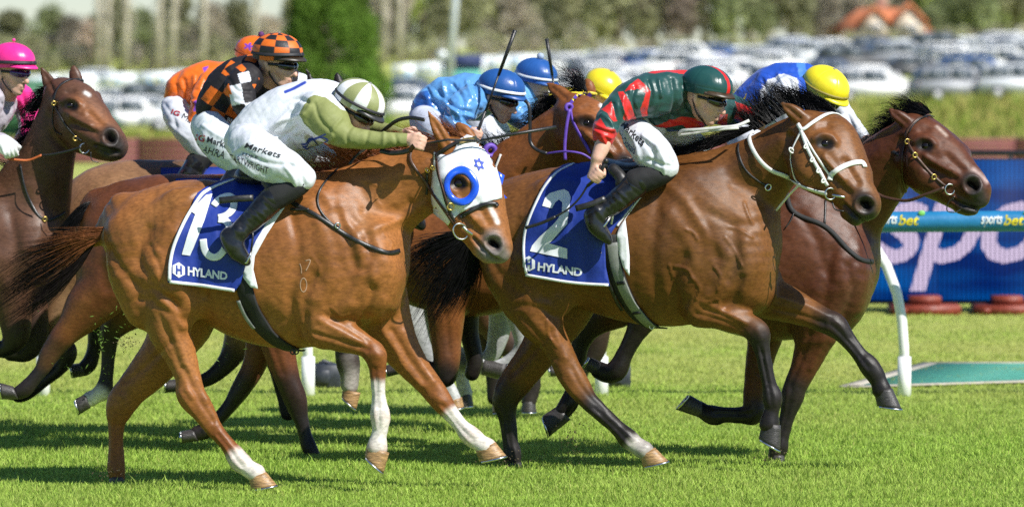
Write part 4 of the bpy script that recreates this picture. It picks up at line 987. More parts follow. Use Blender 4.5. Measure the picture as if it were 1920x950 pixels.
# ------------------------------------------------------------ 13: chestnut with the white hood
CH = (.26, .098, .026); CHD = (.15, .042, .011); SOCK = (.66, .60, .54)
def horse13():
    tubes = [
     ([(265, 440, 74, .0, 1.15), (290, 445, 92, 0, 1.1), (345, 445, 106, 0, .98), (420, 470, 132, 0, .84), (500, 490, 155, 0, .74), (565, 492, 160, 0, .70), (615, 476, 152, 0, .66), (660, 480, 104, 0, .84)], .03),
     ([(640, 440, 108, 0, .66), (682, 398, 92, 0, .58), (730, 365, 78, 0, .56), (785, 338, 66, -.01, .56), (830, 312, 56, -.02, .6), (856, 298, 46, -.03, .65)], .05),
     # chest, shoulder
     ([(690, 450, 68, -.02, 1.2), (700, 510, 60, -.04, 1.35), (700, 550, 52, -.02, 1.4)], .05),
     ([(610, 400, 46, -.14, .6), (636, 470, 58, -.165, .55), (645, 540, 54, -.17, .6)], .10),
     # rump muscles
     ([(240, 440, 44, -.16, .9), (255, 510, 52, -.17, .8), (280, 570, 50, -.16, .8)], .04),
     ([(345, 400, 50, -.20, .5), (340, 480, 66, -.19, .6), (335, 550, 58, -.18, .7)], .05),
     ([(345, 420, 60, .18, .6), (340, 500, 70, .16, .7), (335, 570, 64, .14, .7)], .05),
     # head
     ([(862, 292, 43, -.04, .8), (876, 330, 55, -.07, .78), (890, 368, 55, -.10, .74), (905, 405, 46, -.12, .74), (920, 440, 38, -.14, .8), (931, 462, 30, -.15, .85)], .02),
     ([(842, 318, 33, -.05, 1.6), (845, 362, 37, -.08, 1.4), (856, 398, 30, -.1, 1.3), (880, 435, 22, -.12, 1.4), (905, 466, 18, -.14, 1.5), (916, 478, 15, -.15, 1.6)], .025),
     ([(934, 466, 25, -.15, 1.1), (938, 476, 17, -.15, 1.2)], .02), ([(898, 464, 15, -.15, 1.5), (912, 480, 13, -.16, 1.5)], .012),
     # ears
     ([(838, 276, 15, -.10, .8), (824, 248, 13, -.12, .6), (810, 222, 7, -.13, .5), (803, 208, 2, -.13, .5)], .012),
     ([(885, 266, 14, .05, .8), (872, 248, 13, .06, .6), (861, 236, 8, .07, .5), (856, 230, 3, .07, .5)], .012),
     # dock of the tail
     ([(235, 400, 40, 0, 1), (205, 425, 24, 0, 1), (185, 445, 16, 0, 1), (165, 455, 10, 0, 1)], .03)]
    legs = [
     ([(318, 520, 66), (318, 575, 52), (318, 620, 40), (337, 662, 31), (352, 705, 25), (358, 738, 27), (380, 770, 22), (405, 806, 15), (428, 835, 15), (448, 862, 20), (463, 876, 17), (480, 886, 18)], -.19),
     ([(345, 540, 70), (345, 590, 62), (318, 645, 47), (280, 695, 38), (245, 732, 31), (226, 760, 28), (218, 795, 16), (218, 840, 14), (218, 872, 17), (220, 895, 15)], .14),
     ([(588, 560, 50), (596, 606, 42), (625, 622, 35), (655, 634, 28), (685, 648, 21), (703, 664, 22), (708, 690, 16), (709, 722, 13.5), (711, 755, 14), (713, 780, 19), (713, 800, 16), (710, 818, 15), (707, 838, 20)], -.17),
     ([(705, 545, 58), (728, 610, 46), (752, 655, 36), (780, 692, 28), (805, 722, 24), (822, 744, 22), (845, 774, 16), (866, 800, 14), (884, 818, 19), (900, 830, 16), (912, 838, 19)], .12)]
    h = horse('chestnut racehorse number 13 in a white hood with blue eye cups', 29.0, tubes, legs, CH, -.0004, 500, .0095); s = h.sk
    # muscle relief
    for path, w, a in [
      ([(385, 345), (352, 375), (318, 420), (300, 470)], 16, .012), ([(205, 470), (240, 520), (285, 560)], 9, -.010), ([(280, 430), (262, 480), (290, 540), (330, 570)], 10, -.010),
      ([(268, 480), (255, 440), (275, 400)], 18, .010), ([(330, 440), (322, 490), (338, 540), (360, 575)], 14, .010), ([(290, 470), (300, 510), (318, 545)], 12, .008),
      ([(283, 462), (300, 500), (303, 530)], 6, -.008), ([(262, 560), (305, 578), (345, 600)], 7, -.007), ([(300, 555), (320, 580), (342, 612)], 8, .008), ([(275, 540), (320, 560), (335, 580)], 6, -.006),
      ([(370, 470), (365, 520), (385, 555)], 9, -.009), ([(545, 400), (560, 470), (545, 560), (555, 620)], 12, -.010), ([(575, 620), (570, 560), (590, 520)], 10, -.008),
      ([(600, 360), (640, 400), (680, 470), (700, 520)], 12, .010), ([(580, 380), (605, 440), (620, 520), (600, 560)], 14, .008), ([(625, 380), (650, 440), (665, 500)], 9, -.008),
      ([(690, 440), (690, 500), (670, 560)], 10, -.010), ([(715, 470), (738, 520), (735, 570)], 16, .010), ([(680, 520), (665, 560), (640, 585)], 12, .012), ([(700, 545), (690, 580), (680, 605)], 9, -.012), ([(720, 560), (712, 600), (730, 640)], 7, .006),
      ([(690, 400), (740, 400), (770, 385)], 14, -.010), ([(650, 330), (720, 335), (790, 310)], 16, .008), ([(640, 400), (700, 430), (760, 430)], 12, -.008), ([(700, 430), (750, 410), (795, 385)], 10, .010), ([(680, 350), (690, 390), (660, 430)], 16, -.007), ([(815, 300), (805, 350), (815, 400)], 9, -.008),
      ([(600, 600), (640, 622), (675, 640)], 6, .007), ([(590, 625), (640, 640), (690, 655)], 5, -.007), ([(610, 590), (650, 612), (690, 640)], 5, -.005), ([(575, 590), (567, 620), (580, 640)], 6, -.006),
      ([(735, 620), (765, 670), (795, 712)], 6, -.007), ([(758, 622), (780, 665), (812, 715)], 7, .006), ([(740, 650), (760, 690), (790, 722)], 6, .005),
      ([(318, 600), (335, 640), (352, 690)], 7, .006), ([(298, 590), (320, 640), (338, 690)], 6, -.005), ([(346, 690), (365, 735), (400, 790)], 5, -.006), ([(338, 735), (368, 780), (405, 830)], 5, .005), ([(372, 712), (388, 750)], 6, .006), ([(350, 730), (362, 742)], 6, .006),
      ([(236, 715), (270, 690), (320, 640)], 6, -.006), ([(228, 742), (238, 765)], 7, .005), ([(700, 660), (712, 668)], 7, .005), ([(703, 690), (704, 760)], 4, -.004), ([(818, 742), (828, 752)], 6, .004), ([(838, 780), (868, 812)], 4, -.004),
      ([(430, 560), (480, 590), (530, 600)], 14, -.006), ([(395, 560), (400, 590), (430, 610)], 12, .005), ([(400, 440), (420, 470)], 20, .004)]: s.stroke(path, w, a)
    for q in [([(585, 480), (600, 505), (590, 540)]), ([(300, 640), (318, 672)]), ([(700, 345), (712, 352), (705, 372), (715, 385)]), ([(720, 440), (735, 455), (730, 470)]), ([(620, 575), (640, 590), (655, 586)])]: s.stroke(q, 1.8, .0035)
    for i, a, b in ((0, .66, .88), (1, .66, .95), (2, .55, .84), (3, .55, .82)): tendons(h, i, a, b)
    s.noise(.0012, 20, 3); s.noise(.0009, 55, 4)
    s.renorm()
    headfeat(h, 858, 343, 926, 458, 888, 447, 934, 488, (.25, .17, .13), .95, (14, 11))
    s.stroke([(838, 272), (825, 248), (812, 226)], 4, -.008); s.stroke([(878, 262), (866, 246)], 4, -.006)
    s.paint([(919, 388), (925, 400), (933, 417)], 4, (.66, .6, .55), 3)
    s.paint([(938, 470), (948, 480), (935, 490)], 7, (.42, .28, .24), 6, amt=.8)
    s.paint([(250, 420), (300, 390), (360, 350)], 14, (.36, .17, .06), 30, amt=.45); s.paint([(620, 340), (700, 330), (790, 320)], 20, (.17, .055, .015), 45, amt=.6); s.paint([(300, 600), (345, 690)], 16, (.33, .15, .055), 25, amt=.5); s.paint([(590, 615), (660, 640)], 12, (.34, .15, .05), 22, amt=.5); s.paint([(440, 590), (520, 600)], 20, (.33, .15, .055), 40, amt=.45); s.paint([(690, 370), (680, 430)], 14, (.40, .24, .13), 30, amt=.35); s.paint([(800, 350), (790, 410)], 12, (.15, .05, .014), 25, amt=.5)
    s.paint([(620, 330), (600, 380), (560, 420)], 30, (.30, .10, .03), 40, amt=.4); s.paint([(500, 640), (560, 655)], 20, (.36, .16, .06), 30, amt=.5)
    for i, a, b in ((0, .66, .84), (1, .62, 1), (2, .40, .62), (3, .45, .68)): legpaint(h, i, a, b, CHD, .05, .05, .9)
    for i, a in ((0, .80), (2, .61), (3, .63)): legpaint(h, i, a, 1, SOCK, .055, .018)
    for i in (0, 2, 3): legpaint(h, i, .97, 1, (.50, .40, .33), .02, .02, .5)
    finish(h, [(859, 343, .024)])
    hoof(h, -.19, (499, 884), (464, 896), (519, 908), (467, 919), hoof_tan); hoof(h, .14, (232, 893), (204, 893), (238, 914), (200, 914), hoof_dark)
    hoof(h, -.17, (730, 848), (684, 832), (719, 887), (681, 853), hoof_tan); hoof(h, .12, (929, 828), (889, 846), (949, 853), (895, 866), hoof_tan)
    hair('tail', [[(185, 436, 0), (140, 444, 0), (80, 462, 0), (5, 505, 0)], [(182, 442, 0), (120, 465, 0), (50, 500, 0), (-30, 570, 0)], [(180, 452, 0), (130, 500, 0), (60, 550, 0), (-20, 600, 0)], [(178, 456, 0), (140, 510, 0), (90, 560, 0), (15, 615, 0)]], 620, hair_dark, h.root, h.D, 12, .0024, 9, 4, 6, clump=70)
    hair('tail', [[(195, 425, -.02), (165, 428, -.02), (130, 432, -.02), (60, 425, 0)], [(190, 440, -.03), (150, 445, -.03), (115, 452, -.02), (40, 478, 0)], [(188, 450, -.02), (155, 470, -.02), (130, 490, -.02), (60, 540, 0)]], 190, hair_rust, h.root, h.D, 9, .0022, 7, 5, 4, lenv=.6)
    hair('mane', [[(592, 322, .02), (585, 312, .03), (580, 300, .05)], [(620, 318, .02), (605, 300, .0), (600, 285, 0)], [(660, 305, .02), (630, 285, 0), (596, 272, 0)], [(705, 293, .0), (670, 280, -.02), (640, 275, 0)], [(745, 280, 0), (715, 270, 0), (690, 262, 0)], [(800, 272, 0), (775, 258, 0), (745, 245, 0)], [(838, 262, 0), (800, 252, .02), (770, 235, .03)]], 520, hair_chest, h.root, h.D, 13, .0022, 7, 6, 4, slope=-.0004, x0=500)
    hair('forelock', [[(850, 255, -.08), (830, 240, -.08), (808, 210, -.06)], [(860, 258, -.06), (845, 235, -.06), (822, 213, -.03)], [(875, 262, -.1), (855, 250, -.1), (838, 240, -.1)]], 150, hair_chest, h.root, h.D, 10, .0018, 7, 8, 4, slope=-.0004, x0=500)
    # hood: a skin of its own laid on the head
    hood = [(814, 285), (812, 330), (809, 370), (812, 400), (820, 423), (838, 426), (848, 412), (862, 400), (880, 390), (905, 382), (926, 375), (940, 372), (938, 345), (928, 310), (914, 282), (900, 262), (875, 254), (862, 262), (850, 286), (838, 292), (826, 290)]
    hole = [(864+23*math.cos(q), 348+28*math.sin(q)) for q in np.linspace(0, 6.283, 27)[:-1]]
    XY, keep = tess(hood, 5, [hole]); keep = [f for f in keep if not inpoly(np.array([XY[f].mean(0)]), hole)[0]]; XYf, F = tess(hood, 5); bv = s.bvh()
    V = np.array([hit(bv, x, y, .006, h.D)[0] for x, y in XY]); F2 = [list(f)[::-1] if np.cross(V[f[1]]-V[f[0]], V[f[2]]-V[f[0]])[1] > 0 else list(f) for f in keep]
    hm = link('hood', mesh_np('hood', V, F2), cloth_white, h.root); m = hm.modifiers.new('thickness', 'SOLIDIFY'); m.thickness = .003
    ubv = BVHTree.FromPolygons([hit(bv, x, y, .006, h.D)[0].tolist() for x, y in XYf], [list(f) for f in F])
    plastic = mat('blue plastic', (.012, .09, .72), .2, var=.08, coat=.5); pb = mat('blue print', (.012, .05, .42), .6)
    # eye cup: a flared ring
    def cup(cx, cy, rx, ry, dep, tilt, name='eye_cup', pts=None):
        V = []; F = []; n = 28; p0, nn = hit(ubv, cx, cy, .002, h.D); nn = np.array((0.25, -1, .1)); nn /= np.linalg.norm(nn)
        prof_ = [(.68, -.05), (.74, .25), (.88, .5), (1.06, .55), (1.1, .45), (1.0, .38), (.9, .0)]
        for a, z in prof_:
            for j in range(n):
                q = 2*math.pi*j/n; g = 1+.05*math.sin(2*q+1); c0 = hit(ubv, cx+rx*a*math.cos(q)*g, cy+ry*a*math.sin(q), .001, h.D)[0]; V.append(c0+nn*(dep*z*(1 if math.sin(q) > -.2 else .85)))
        for i in range(len(prof_)-1):
            for j in range(n): F.append((i*n+j, i*n+(j+1) % n, (i+1)*n+(j+1) % n, (i+1)*n+j))
        return MB().add(V, F).build(name, plastic, hm, True)
    cup(864, 349, 29, 34, .032, 0)
    # far eye cup showing past the forehead
    fc = [HP(h, x, y, .0) for x, y in ((925, 316), (946, 329), (941, 348), (942, 362), (951, 371), (936, 376), (932, 345))]; MB().prism(fc, (0, .06, 0)).build('eye_cup', plastic, hm, True)
    # six pointed star
    for sg in (1, -1):
        R, c = 13, (898, 308); o3 = [(c[0]+R*math.sin(q)*.85, c[1]-sg*R*math.cos(q)+.25*R*math.sin(q)) for q in (0, 2.094, 4.189)]
        i3 = [(c[0]+(x-c[0])*.62, c[1]+(y-c[1])*.62) for x, y in o3]; V2 = []
        for a in range(3):
            b = (a+1) % 3; poly_decal('emblem', ubv, [o3[a], o3[b], i3[b], i3[a]], pb, hm, h.D, .004, 4)
    h.ubv = [ubv, bv]
    ST = lambda name, path, w, mt, **k: strap(name, h.ubv, path, w, mt, h.root, h.D, **k)
    ST('browband', [(818, 292), (832, 282), (850, 271), (872, 264), (893, 263), (898, 270)], .021, leather_blk, lift=.006, th=.006)
    poly_decal('nameplate', h.ubv, [(861, 264), (892, 259), (893, 266), (862, 272)], brass, h.root, h.D, .014, 5)
    ST('cheek_strap', [(820, 292), (822, 320), (830, 350), (836, 375), (845, 400), (853, 415)], .016, leather_blk, lift=.007); ST('cheek_strap', [(822, 300), (826, 330), (834, 360), (843, 392)], .010, leather_brn, lift=.011)
    ST('noseband', [(862, 408), (872, 402), (890, 391), (910, 383), (928, 382), (931, 387)], .022, leather_blk, lift=.006, th=.006)
    ring(h, 846, 385, .017, brass, lift=.025, name='buckle'); ring(h, 818, 316, .011, brass, lift=.02, name='buckle', sq=(.7, 1)); ring(h, 800, 318, .012, brass, lift=.02, name='buckle', sq=(.7, 1))
    ST('throat_lash', [(800, 318), (801, 345), (799, 365)], .012, leather_blk, lift=.004)
    ring(h, 866, 432, .036, steel, lift=.016, sq=(1, 1.2)); rein(h, 'bit', [(868, 425, -.36), (876, 433, -.36), (886, 440, -.34)], .014, steel, .012)
    ST('rein', [(852, 420), (838, 398), (815, 365), (795, 338), (778, 315), (770, 300), (771, 286)], .016, leather_brn, lift=.008); rein(h, 'rein', [(771, 286, -.26), (770, 280, -.3), (775, 272, -.33)], .016, leather_brn)
    rein(h, 'rein', [(797, 225, -.24), (770, 221, -.2), (745, 226, -.16), (725, 240, -.12), (716, 248, -.1)], .02, leather_blk, .006); rein(h, 'rein', [(712, 282, -.2), (735, 287, -.22), (765, 283, -.27), (776, 273, -.33)], .026, leather_blk, .006)
    rein(h, 'rein', [(716, 250, -.06), (690, 275, -.1), (668, 292, -.12), (655, 308, -.15)], .014, leather_blk)
    # breastplate
    st(h, 'breastplate', [(536, 373), (560, 387), (590, 402), (625, 425), (660, 447), (700, 465), (728, 474), (748, 470)], .024, leather_blk, lift=.003, th=.006); st(h, 'breastplate', [(633, 318), (615, 335), (598, 360), (596, 385), (610, 408), (632, 428)], .012, leather_blk, lift=.003)
    ring(h, 632, 424, .013, steel, lift=.012, name='buckle'); st(h, 'strap_end', [(546, 392), (565, 394), (580, 393)], .014, leather_blk, lift=.01)
    # brand
    bm = mat('freeze brand hair', (.40, .25, .16), .7)
    for p in ([(562, 494), (565, 503), (565, 513)], [(572, 489), (582, 487), (578, 499), (573, 508)], [(563+6*math.cos(q)+6, 534+13*math.sin(q)) for q in np.linspace(-1.5, 4.8, 12)]): st(h, 'brand_mark', p, .0055, bm, th=.0004, lift=.0006, step=2)
    # saddle cloth
    blue = [(447, 333), (410, 345), (385, 356), (372, 365), (352, 398), (334, 432), (322, 462), (316, 495), (315, 529), (345, 533), (380, 537), (412, 542), (441, 546), (452, 530), (462, 490), (480, 450), (510, 400), (530, 362), (520, 338), (480, 330)]
    folds = [([(440, 350), (425, 400), (420, 450)], 6, .008), ([(418, 405), (414, 450), (410, 500)], 5, -.006), ([(455, 480), (445, 520), (438, 540)], 6, .012), ([(470, 350), (480, 380)], 10, .01), ([(360, 440), (350, 500)], 12, .004)]
    lin = cloth(h, [(541, 377), (520, 408), (500, 440), (478, 480), (475, 505), (484, 541), (470, 538), (456, 520), (454, 505), (462, 470), (490, 425), (520, 376)], 'saddle_pad', cloth_white, .016, 470, mirror=False)
    o = cloth(h, blue, 'saddle_cloth', cloth_blue, .022, 470, 6, folds); cb = [h.cbv, s.bvh()]
    bnd = lambda p: strap('binding', cb, p, .018, cloth_white, o, h.D, lift=.002, th=.004)
    bnd([(445, 335), (410, 347), (387, 358), (375, 368), (354, 400), (337, 434), (325, 464), (319, 495), (318, 526)]); bnd([(318, 528), (345, 531), (380, 535), (412, 540), (439, 544)])
    poly_decal('number', cb, [(386, 366), (398, 364), (383, 415), (368, 452), (356, 479), (341, 477), (352, 440), (366, 402), (358, 396), (357, 386), (370, 381)], print_white, o, h.D, .004)
    for p in ([(400, 386), (411, 374), (425, 367), (436, 371), (439, 386), (431, 399), (418, 406), (409, 408)], [(409, 412), (422, 413), (430, 425), (430, 447), (421, 468), (408, 481), (394, 480), (384, 468), (381, 448)]):
        Pn, Nn = path_hit(cb, p, .004, h.D, 4); strap_mesh(Pn, Nn, .038, .001).build('number', print_white, o, True)
    hyland(h, o, [(352, 499), (427, 510), (426, 525), (352, 516)], (335, 506), 13, cb)
    # girth round the barrel
    g = st(h, 'girth', [(456, 500), (458, 535), (470, 572), (490, 610), (515, 636), (545, 652), (560, 656)], .088, blackfab, lift=.006, th=.008); strap('elastic', s.bvh(), [(448, 560), (462, 592), (478, 612)], .022, greyweb, g, h.D, lift=.016)
    q = MB(); [q.torus(HP(h, 549+6*i, 659, -.1), .012, .004) for i in range(2)]; q.build('girth_buckle', leather_blk, h.root, True)
    return h
H13 = horse13()
webgrey = mat('grey white rein', (.5, .5, .46), .6, var=.2)
# ------------------------------------------------------------ 2: bay with the white bridle
BAY = (.15, .058, .014); BAYD = (.10, .036, .013)
def horse2():
    tubes = [
     ([(945, 420, 70, 0, 1.15), (980, 425, 94, 0, 1.1), (1040, 428, 112, 0, .98), (1110, 440, 134, 0, .86), (1185, 450, 152, 0, .74), (1250, 452, 160, 0, .70), (1310, 448, 152, 0, .68), (1365, 452, 100, 0, .84)], .03),
     ([(1320, 400, 112, 0, .66), (1372, 365, 92, 0, .58), (1412, 332, 72, -.02, .58), (1448, 302, 60, -.05, .6), (1480, 278, 54, -.08, .62), (1503, 260, 46, -.1, .7)], .05),
     ([(1395, 430, 62, -.02, 1.2), (1402, 490, 56, -.04, 1.35), (1405, 540, 50, -.02, 1.4)], .05),
     ([(1310, 370, 46, -.14, .6), (1340, 440, 58, -.175, .55), (1345, 515, 56, -.18, .6), (1345, 550, 45, -.16, .7)], .10),
     ([(930, 430, 42, -.16, .9), (955, 500, 52, -.18, .8), (985, 560, 48, -.17, .8)], .04),
     ([(1045, 380, 50, -.2, .5), (1035, 460, 64, -.19, .6), (1030, 545, 54, -.18, .7)], .05),
     ([(1045, 400, 60, .18, .6), (1045, 490, 66, .16, .7), (1060, 550, 58, .14, .7)], .05),
     ([(1512, 248, 42, -.12, .8), (1532, 278, 52, -.15, .78), (1555, 305, 53, -.18, .74), (1580, 332, 45, -.2, .76), (1606, 360, 36, -.22, .82), (1622, 380, 31, -.23, .85)], .02),
     ([(1500, 290, 36, -.12, 1.5), (1515, 322, 33, -.16, 1.4), (1545, 345, 26, -.18, 1.3), (1575, 368, 20, -.2, 1.4), (1600, 392, 19, -.22, 1.5), (1612, 402, 15, -.23, 1.5)], .025),
     ([(1624, 382, 27, -.23, 1.1), (1630, 392, 18, -.23, 1.2)], .02), ([(1590, 398, 15, -.22, 1.5), (1604, 409, 14, -.23, 1.5)], .012), ([(1530, 244, 34, -.06), (1560, 258, 43, -.08), (1580, 290, 42, -.12), (1604, 332, 33, -.17)], .03),
     ([(1505, 224, 16, -.18, .8), (1488, 210, 14, -.2, .6), (1474, 200, 8, -.21, .5), (1464, 193, 2, -.21, .5)], .012),
     ([(935, 395, 36, 0, 1), (905, 415, 22, 0, 1), (885, 428, 15, 0, 1), (868, 438, 10, 0, 1)], .03)]
    legs = [
     ([(1005, 490, 62), (1000, 550, 50), (1005, 592, 42), (1030, 628, 31), (1052, 664, 25), (1066, 695, 25), (1085, 725, 23), (1105, 752, 18), (1132, 778, 15), (1160, 804, 15), (1178, 822, 19), (1192, 834, 17), (1208, 844, 18)], -.19),
     ([(1055, 520, 66), (1055, 570, 58), (1030, 625, 42), (998, 675, 34), (962, 722, 30), (948, 750, 25), (952, 785, 17), (957, 825, 15), (961, 850, 17), (963, 868, 15)], .14),
     ([(1312, 530, 48), (1312, 572, 40), (1340, 582, 33), (1372, 595, 28), (1400, 608, 23), (1421, 624, 23), (1428, 650, 16), (1436, 690, 13.5), (1443, 722, 14), (1448, 745, 19), (1448, 765, 15), (1445, 778, 16), (1443, 795, 20)], -.17),
     ([(1405, 520, 56), (1440, 555, 42), (1478, 570, 34), (1515, 586, 27), (1545, 600, 24), (1566, 610, 23), (1590, 637, 16), (1612, 664, 14.5), (1628, 684, 19), (1640, 700, 18), (1648, 716, 16), (1653, 730, 19)], .12)]
    h = horse('bay racehorse number 2 with a white bridle and black legs', 30.4, tubes, legs, BAY, -.0006, 1230, .0095); s = h.sk
    for path, w, a in [
      ([(1060, 330), (1030, 365), (1005, 410)], 16, .010), ([(905, 460), (935, 510), (975, 550)], 9, -.009), ([(975, 415), (960, 470), (985, 530), (1020, 560)], 10, -.009), ([(1035, 430), (1025, 480), (1030, 530)], 14, .009),
      ([(968, 575), (1005, 575), (1040, 590)], 7, -.006), ([(1000, 545), (1030, 575), (1052, 605)], 8, .007),
      ([(1235, 380), (1225, 450), (1225, 520), (1245, 590)], 12, -.009), ([(1270, 585), (1262, 520), (1285, 480)], 10, -.009), ([(1240, 340), (1290, 380), (1330, 440), (1370, 480)], 12, .009), ([(1255, 400), (1290, 450), (1300, 500), (1285, 540)], 14, .008), ([(1300, 380), (1330, 430), (1345, 480)], 9, -.007),
      ([(1375, 430), (1380, 480), (1365, 520)], 10, -.009), ([(1395, 455), (1400, 500), (1390, 545)], 14, .010), ([(1360, 500), (1345, 540), (1330, 555)], 12, .009), ([(1390, 520), (1378, 552), (1360, 575)], 8, -.011), ([(1330, 400), (1385, 420), (1430, 415)], 10, -.008), ([(1380, 345), (1420, 350), (1450, 345)], 14, -.008), ([(1350, 315), (1410, 290), (1460, 262)], 16, .007), ([(1482, 255), (1474, 290), (1478, 325), (1492, 348)], 8, -.02),
      ([(1318, 565), (1350, 580), (1395, 605)], 6, .007), ([(1305, 588), (1350, 600), (1395, 618)], 5, -.006), ([(1320, 580), (1360, 592), (1400, 612)], 4, -.005), ([(1290, 560), (1280, 590), (1290, 608)], 6, -.006),
      ([(1462, 556), (1510, 572), (1550, 592)], 6, .006), ([(1450, 580), (1500, 590), (1545, 606)], 5, -.006), ([(1595, 632), (1620, 665)], 4, -.004), ([(1428, 660), (1438, 715)], 4, -.004),
      ([(1008, 570), (1040, 620), (1060, 670)], 7, .006), ([(975, 590), (1010, 630), (1040, 672)], 6, -.005), ([(1072, 690), (1090, 725), (1130, 770)], 5, -.005), ([(1055, 712), (1085, 748), (1120, 780)], 5, .005), ([(960, 700), (990, 670), (1035, 620)], 6, -.006), ([(1420, 620), (1426, 632)], 7, .005),
      ([(1110, 545), (1150, 570), (1200, 580)], 14, -.006), ([(1085, 550), (1100, 580), (1125, 590)], 10, .004)]: s.stroke(path, w, a)
    for q in [[(1285, 430), (1300, 436), (1308, 450)], [(1360, 445), (1378, 470), (1392, 500)], [(1365, 425), (1385, 430), (1410, 445)], [(1300, 520), (1312, 540), (1305, 560)], [(1340, 500), (1352, 520), (1345, 545)], [(1255, 495), (1262, 520)], [(1395, 380), (1402, 400), (1412, 420)], [(1025, 600), (1030, 630), (1045, 650)], [(1265, 500), (1290, 505), (1300, 525)], [(1330, 565), (1345, 560), (1350, 575)]]: s.stroke(q, 2.0, .006)
    for i, a, b in ((0, .62, .88), (1, .62, .95), (2, .5, .8), (3, .42, .75)): tendons(h, i, a, b)
    s.noise(.001, 20, 5); s.noise(.0010, 55, 6); s.renorm()
    headfeat(h, 1546, 269, 1622, 384, 1583, 384, 1625, 420, (.035, .026, .022), .95, (15, 10))
    s.stroke([(1500, 222), (1484, 208), (1472, 199)], 4, -.008)
    s.stroke([(1530, 225), (1560, 225), (1590, 250)], 12, .004)
    s.paint([(1600, 350), (1625, 372)], 10, (.06, .03, .018), 16, amt=.55); s.paint([(1470, 195), (1500, 215)], 4, (.05, .025, .015), 8, amt=.5)
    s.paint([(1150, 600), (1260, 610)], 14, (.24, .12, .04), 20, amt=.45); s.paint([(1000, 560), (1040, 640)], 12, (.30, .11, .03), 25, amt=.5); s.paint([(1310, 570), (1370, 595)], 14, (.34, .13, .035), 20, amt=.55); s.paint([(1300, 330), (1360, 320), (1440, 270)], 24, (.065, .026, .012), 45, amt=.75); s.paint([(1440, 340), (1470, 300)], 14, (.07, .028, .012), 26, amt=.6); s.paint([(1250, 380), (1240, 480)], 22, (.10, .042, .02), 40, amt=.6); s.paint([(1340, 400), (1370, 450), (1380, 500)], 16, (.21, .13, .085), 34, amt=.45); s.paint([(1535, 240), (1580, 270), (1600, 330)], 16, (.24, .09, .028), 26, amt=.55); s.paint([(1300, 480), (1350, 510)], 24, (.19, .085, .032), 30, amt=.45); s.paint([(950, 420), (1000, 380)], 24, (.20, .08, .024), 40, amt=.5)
    for i, a in ((0, .62), (1, .50), (2, .46), (3, .40)): legpaint(h, i, a, 1, BLACK, .06, .05, .97)
    legpaint(h, 0, .90, 1, SOCK, .05, .02)
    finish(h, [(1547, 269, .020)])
    hoof(h, -.19, (1228, 838), (1198, 856), (1253, 863), (1202, 876), hoof_tan); hoof(h, .14, (977, 866), (949, 866), (983, 888), (945, 888)); hoof(h, -.17, (1464, 797), (1427, 790), (1463, 845), (1419, 820)); hoof(h, .12, (1673, 727), (1635, 732), (1691, 766), (1641, 760))
    hair('tail', [[(890, 422, 0), (850, 435, 0), (800, 450, 0), (757, 470, 0)], [(888, 430, 0), (850, 460, 0), (805, 490, 0), (770, 540, 0)], [(884, 438, 0), (860, 490, .02), (825, 540, .03), (785, 620, .05)], [(885, 440, 0), (880, 490, .02), (860, 540, .04), (820, 590, .05)], [(890, 440, 0), (900, 480, .02), (890, 520, .04), (872, 580, .05)]], 1300, hair_black, h.root, h.D, 15, .0030, 9, 12, 5, clump=110)
    hair('mane', [[(1270, 292, 0), (1240, 290, 0), (1225, 296, 0)], [(1310, 285, 0), (1270, 280, 0), (1245, 282, -.02)], [(1350, 272, 0), (1310, 272, -.02), (1285, 282, -.05)], [(1385, 255, 0), (1345, 258, -.02), (1310, 268, -.05)], [(1420, 238, 0), (1390, 240, 0), (1360, 248, 0)]], 900, hair_black, h.root, h.D, 10, .0026, 7, 13, 4, slope=-.0006, x0=1230)
    hair('mane', [[(1415, 245, 0), (1395, 220, 0), (1392, 190, 0)], [(1445, 230, 0), (1420, 200, 0), (1418, 160, .02)], [(1468, 215, 0), (1448, 185, 0), (1438, 152, .03)], [(1490, 208, 0), (1478, 178, .02), (1455, 155, .04)], [(1520, 208, -.05), (1508, 180, 0), (1478, 160, .02)], [(1550, 208, -.06), (1530, 185, -.02), (1498, 168, .02)], [(1568, 210, -.08), (1548, 192, -.05), (1512, 180, 0)]], 1300, hair_black, h.root, h.D, 15, .0026, 8, 14, 6, clump=90, bend=(-20, 10), slope=-.0006, x0=1230)
    B = .018
    st(h, 'browband', [(1496, 232), (1505, 244), (1522, 232), (1545, 218), (1570, 211), (1588, 222), (1600, 236)], .022, webwhite, lift=.004, th=.006)
    st(h, 'cheek_strap', [(1499, 236), (1505, 252), (1515, 280), (1528, 305), (1542, 330), (1552, 348)], .020, webwhite, lift=.005, th=.005); st(h, 'cheek_strap', [(1506, 250), (1522, 278), (1540, 305), (1556, 328)], .013, webwhite, lift=.005)
    st(h, 'noseband', [(1556, 338), (1560, 326), (1580, 313), (1600, 306), (1616, 305), (1621, 314)], .030, webwhite, lift=.004, th=.006)
    st(h, 'throat_lash', [(1502, 248), (1492, 268), (1484, 290), (1486, 312), (1492, 335), (1502, 345)], .012, webwhite, lift=.004); ring(h, 1487, 283, .016, webwhite, name='buckle', lift=.01, sq=(.6, 1))
    for a in ((1512, 275), (1524, 300), (1535, 320), (1545, 338)): ring(h, *a, .012, webwhite, name='buckle', lift=.01, sq=(1, .7))
    ring(h, 1559, 362, .030, steel, lift=.014); rein(h, 'bit', [(1560, 366, -.36), (1572, 368, -.37), (1584, 370, -.36)], .014, steel, .012); rein(h, 'bit_strap', [(1560, 378, -.36), (1566, 392, -.37), (1582, 396, -.37)], .008, leather_blk)
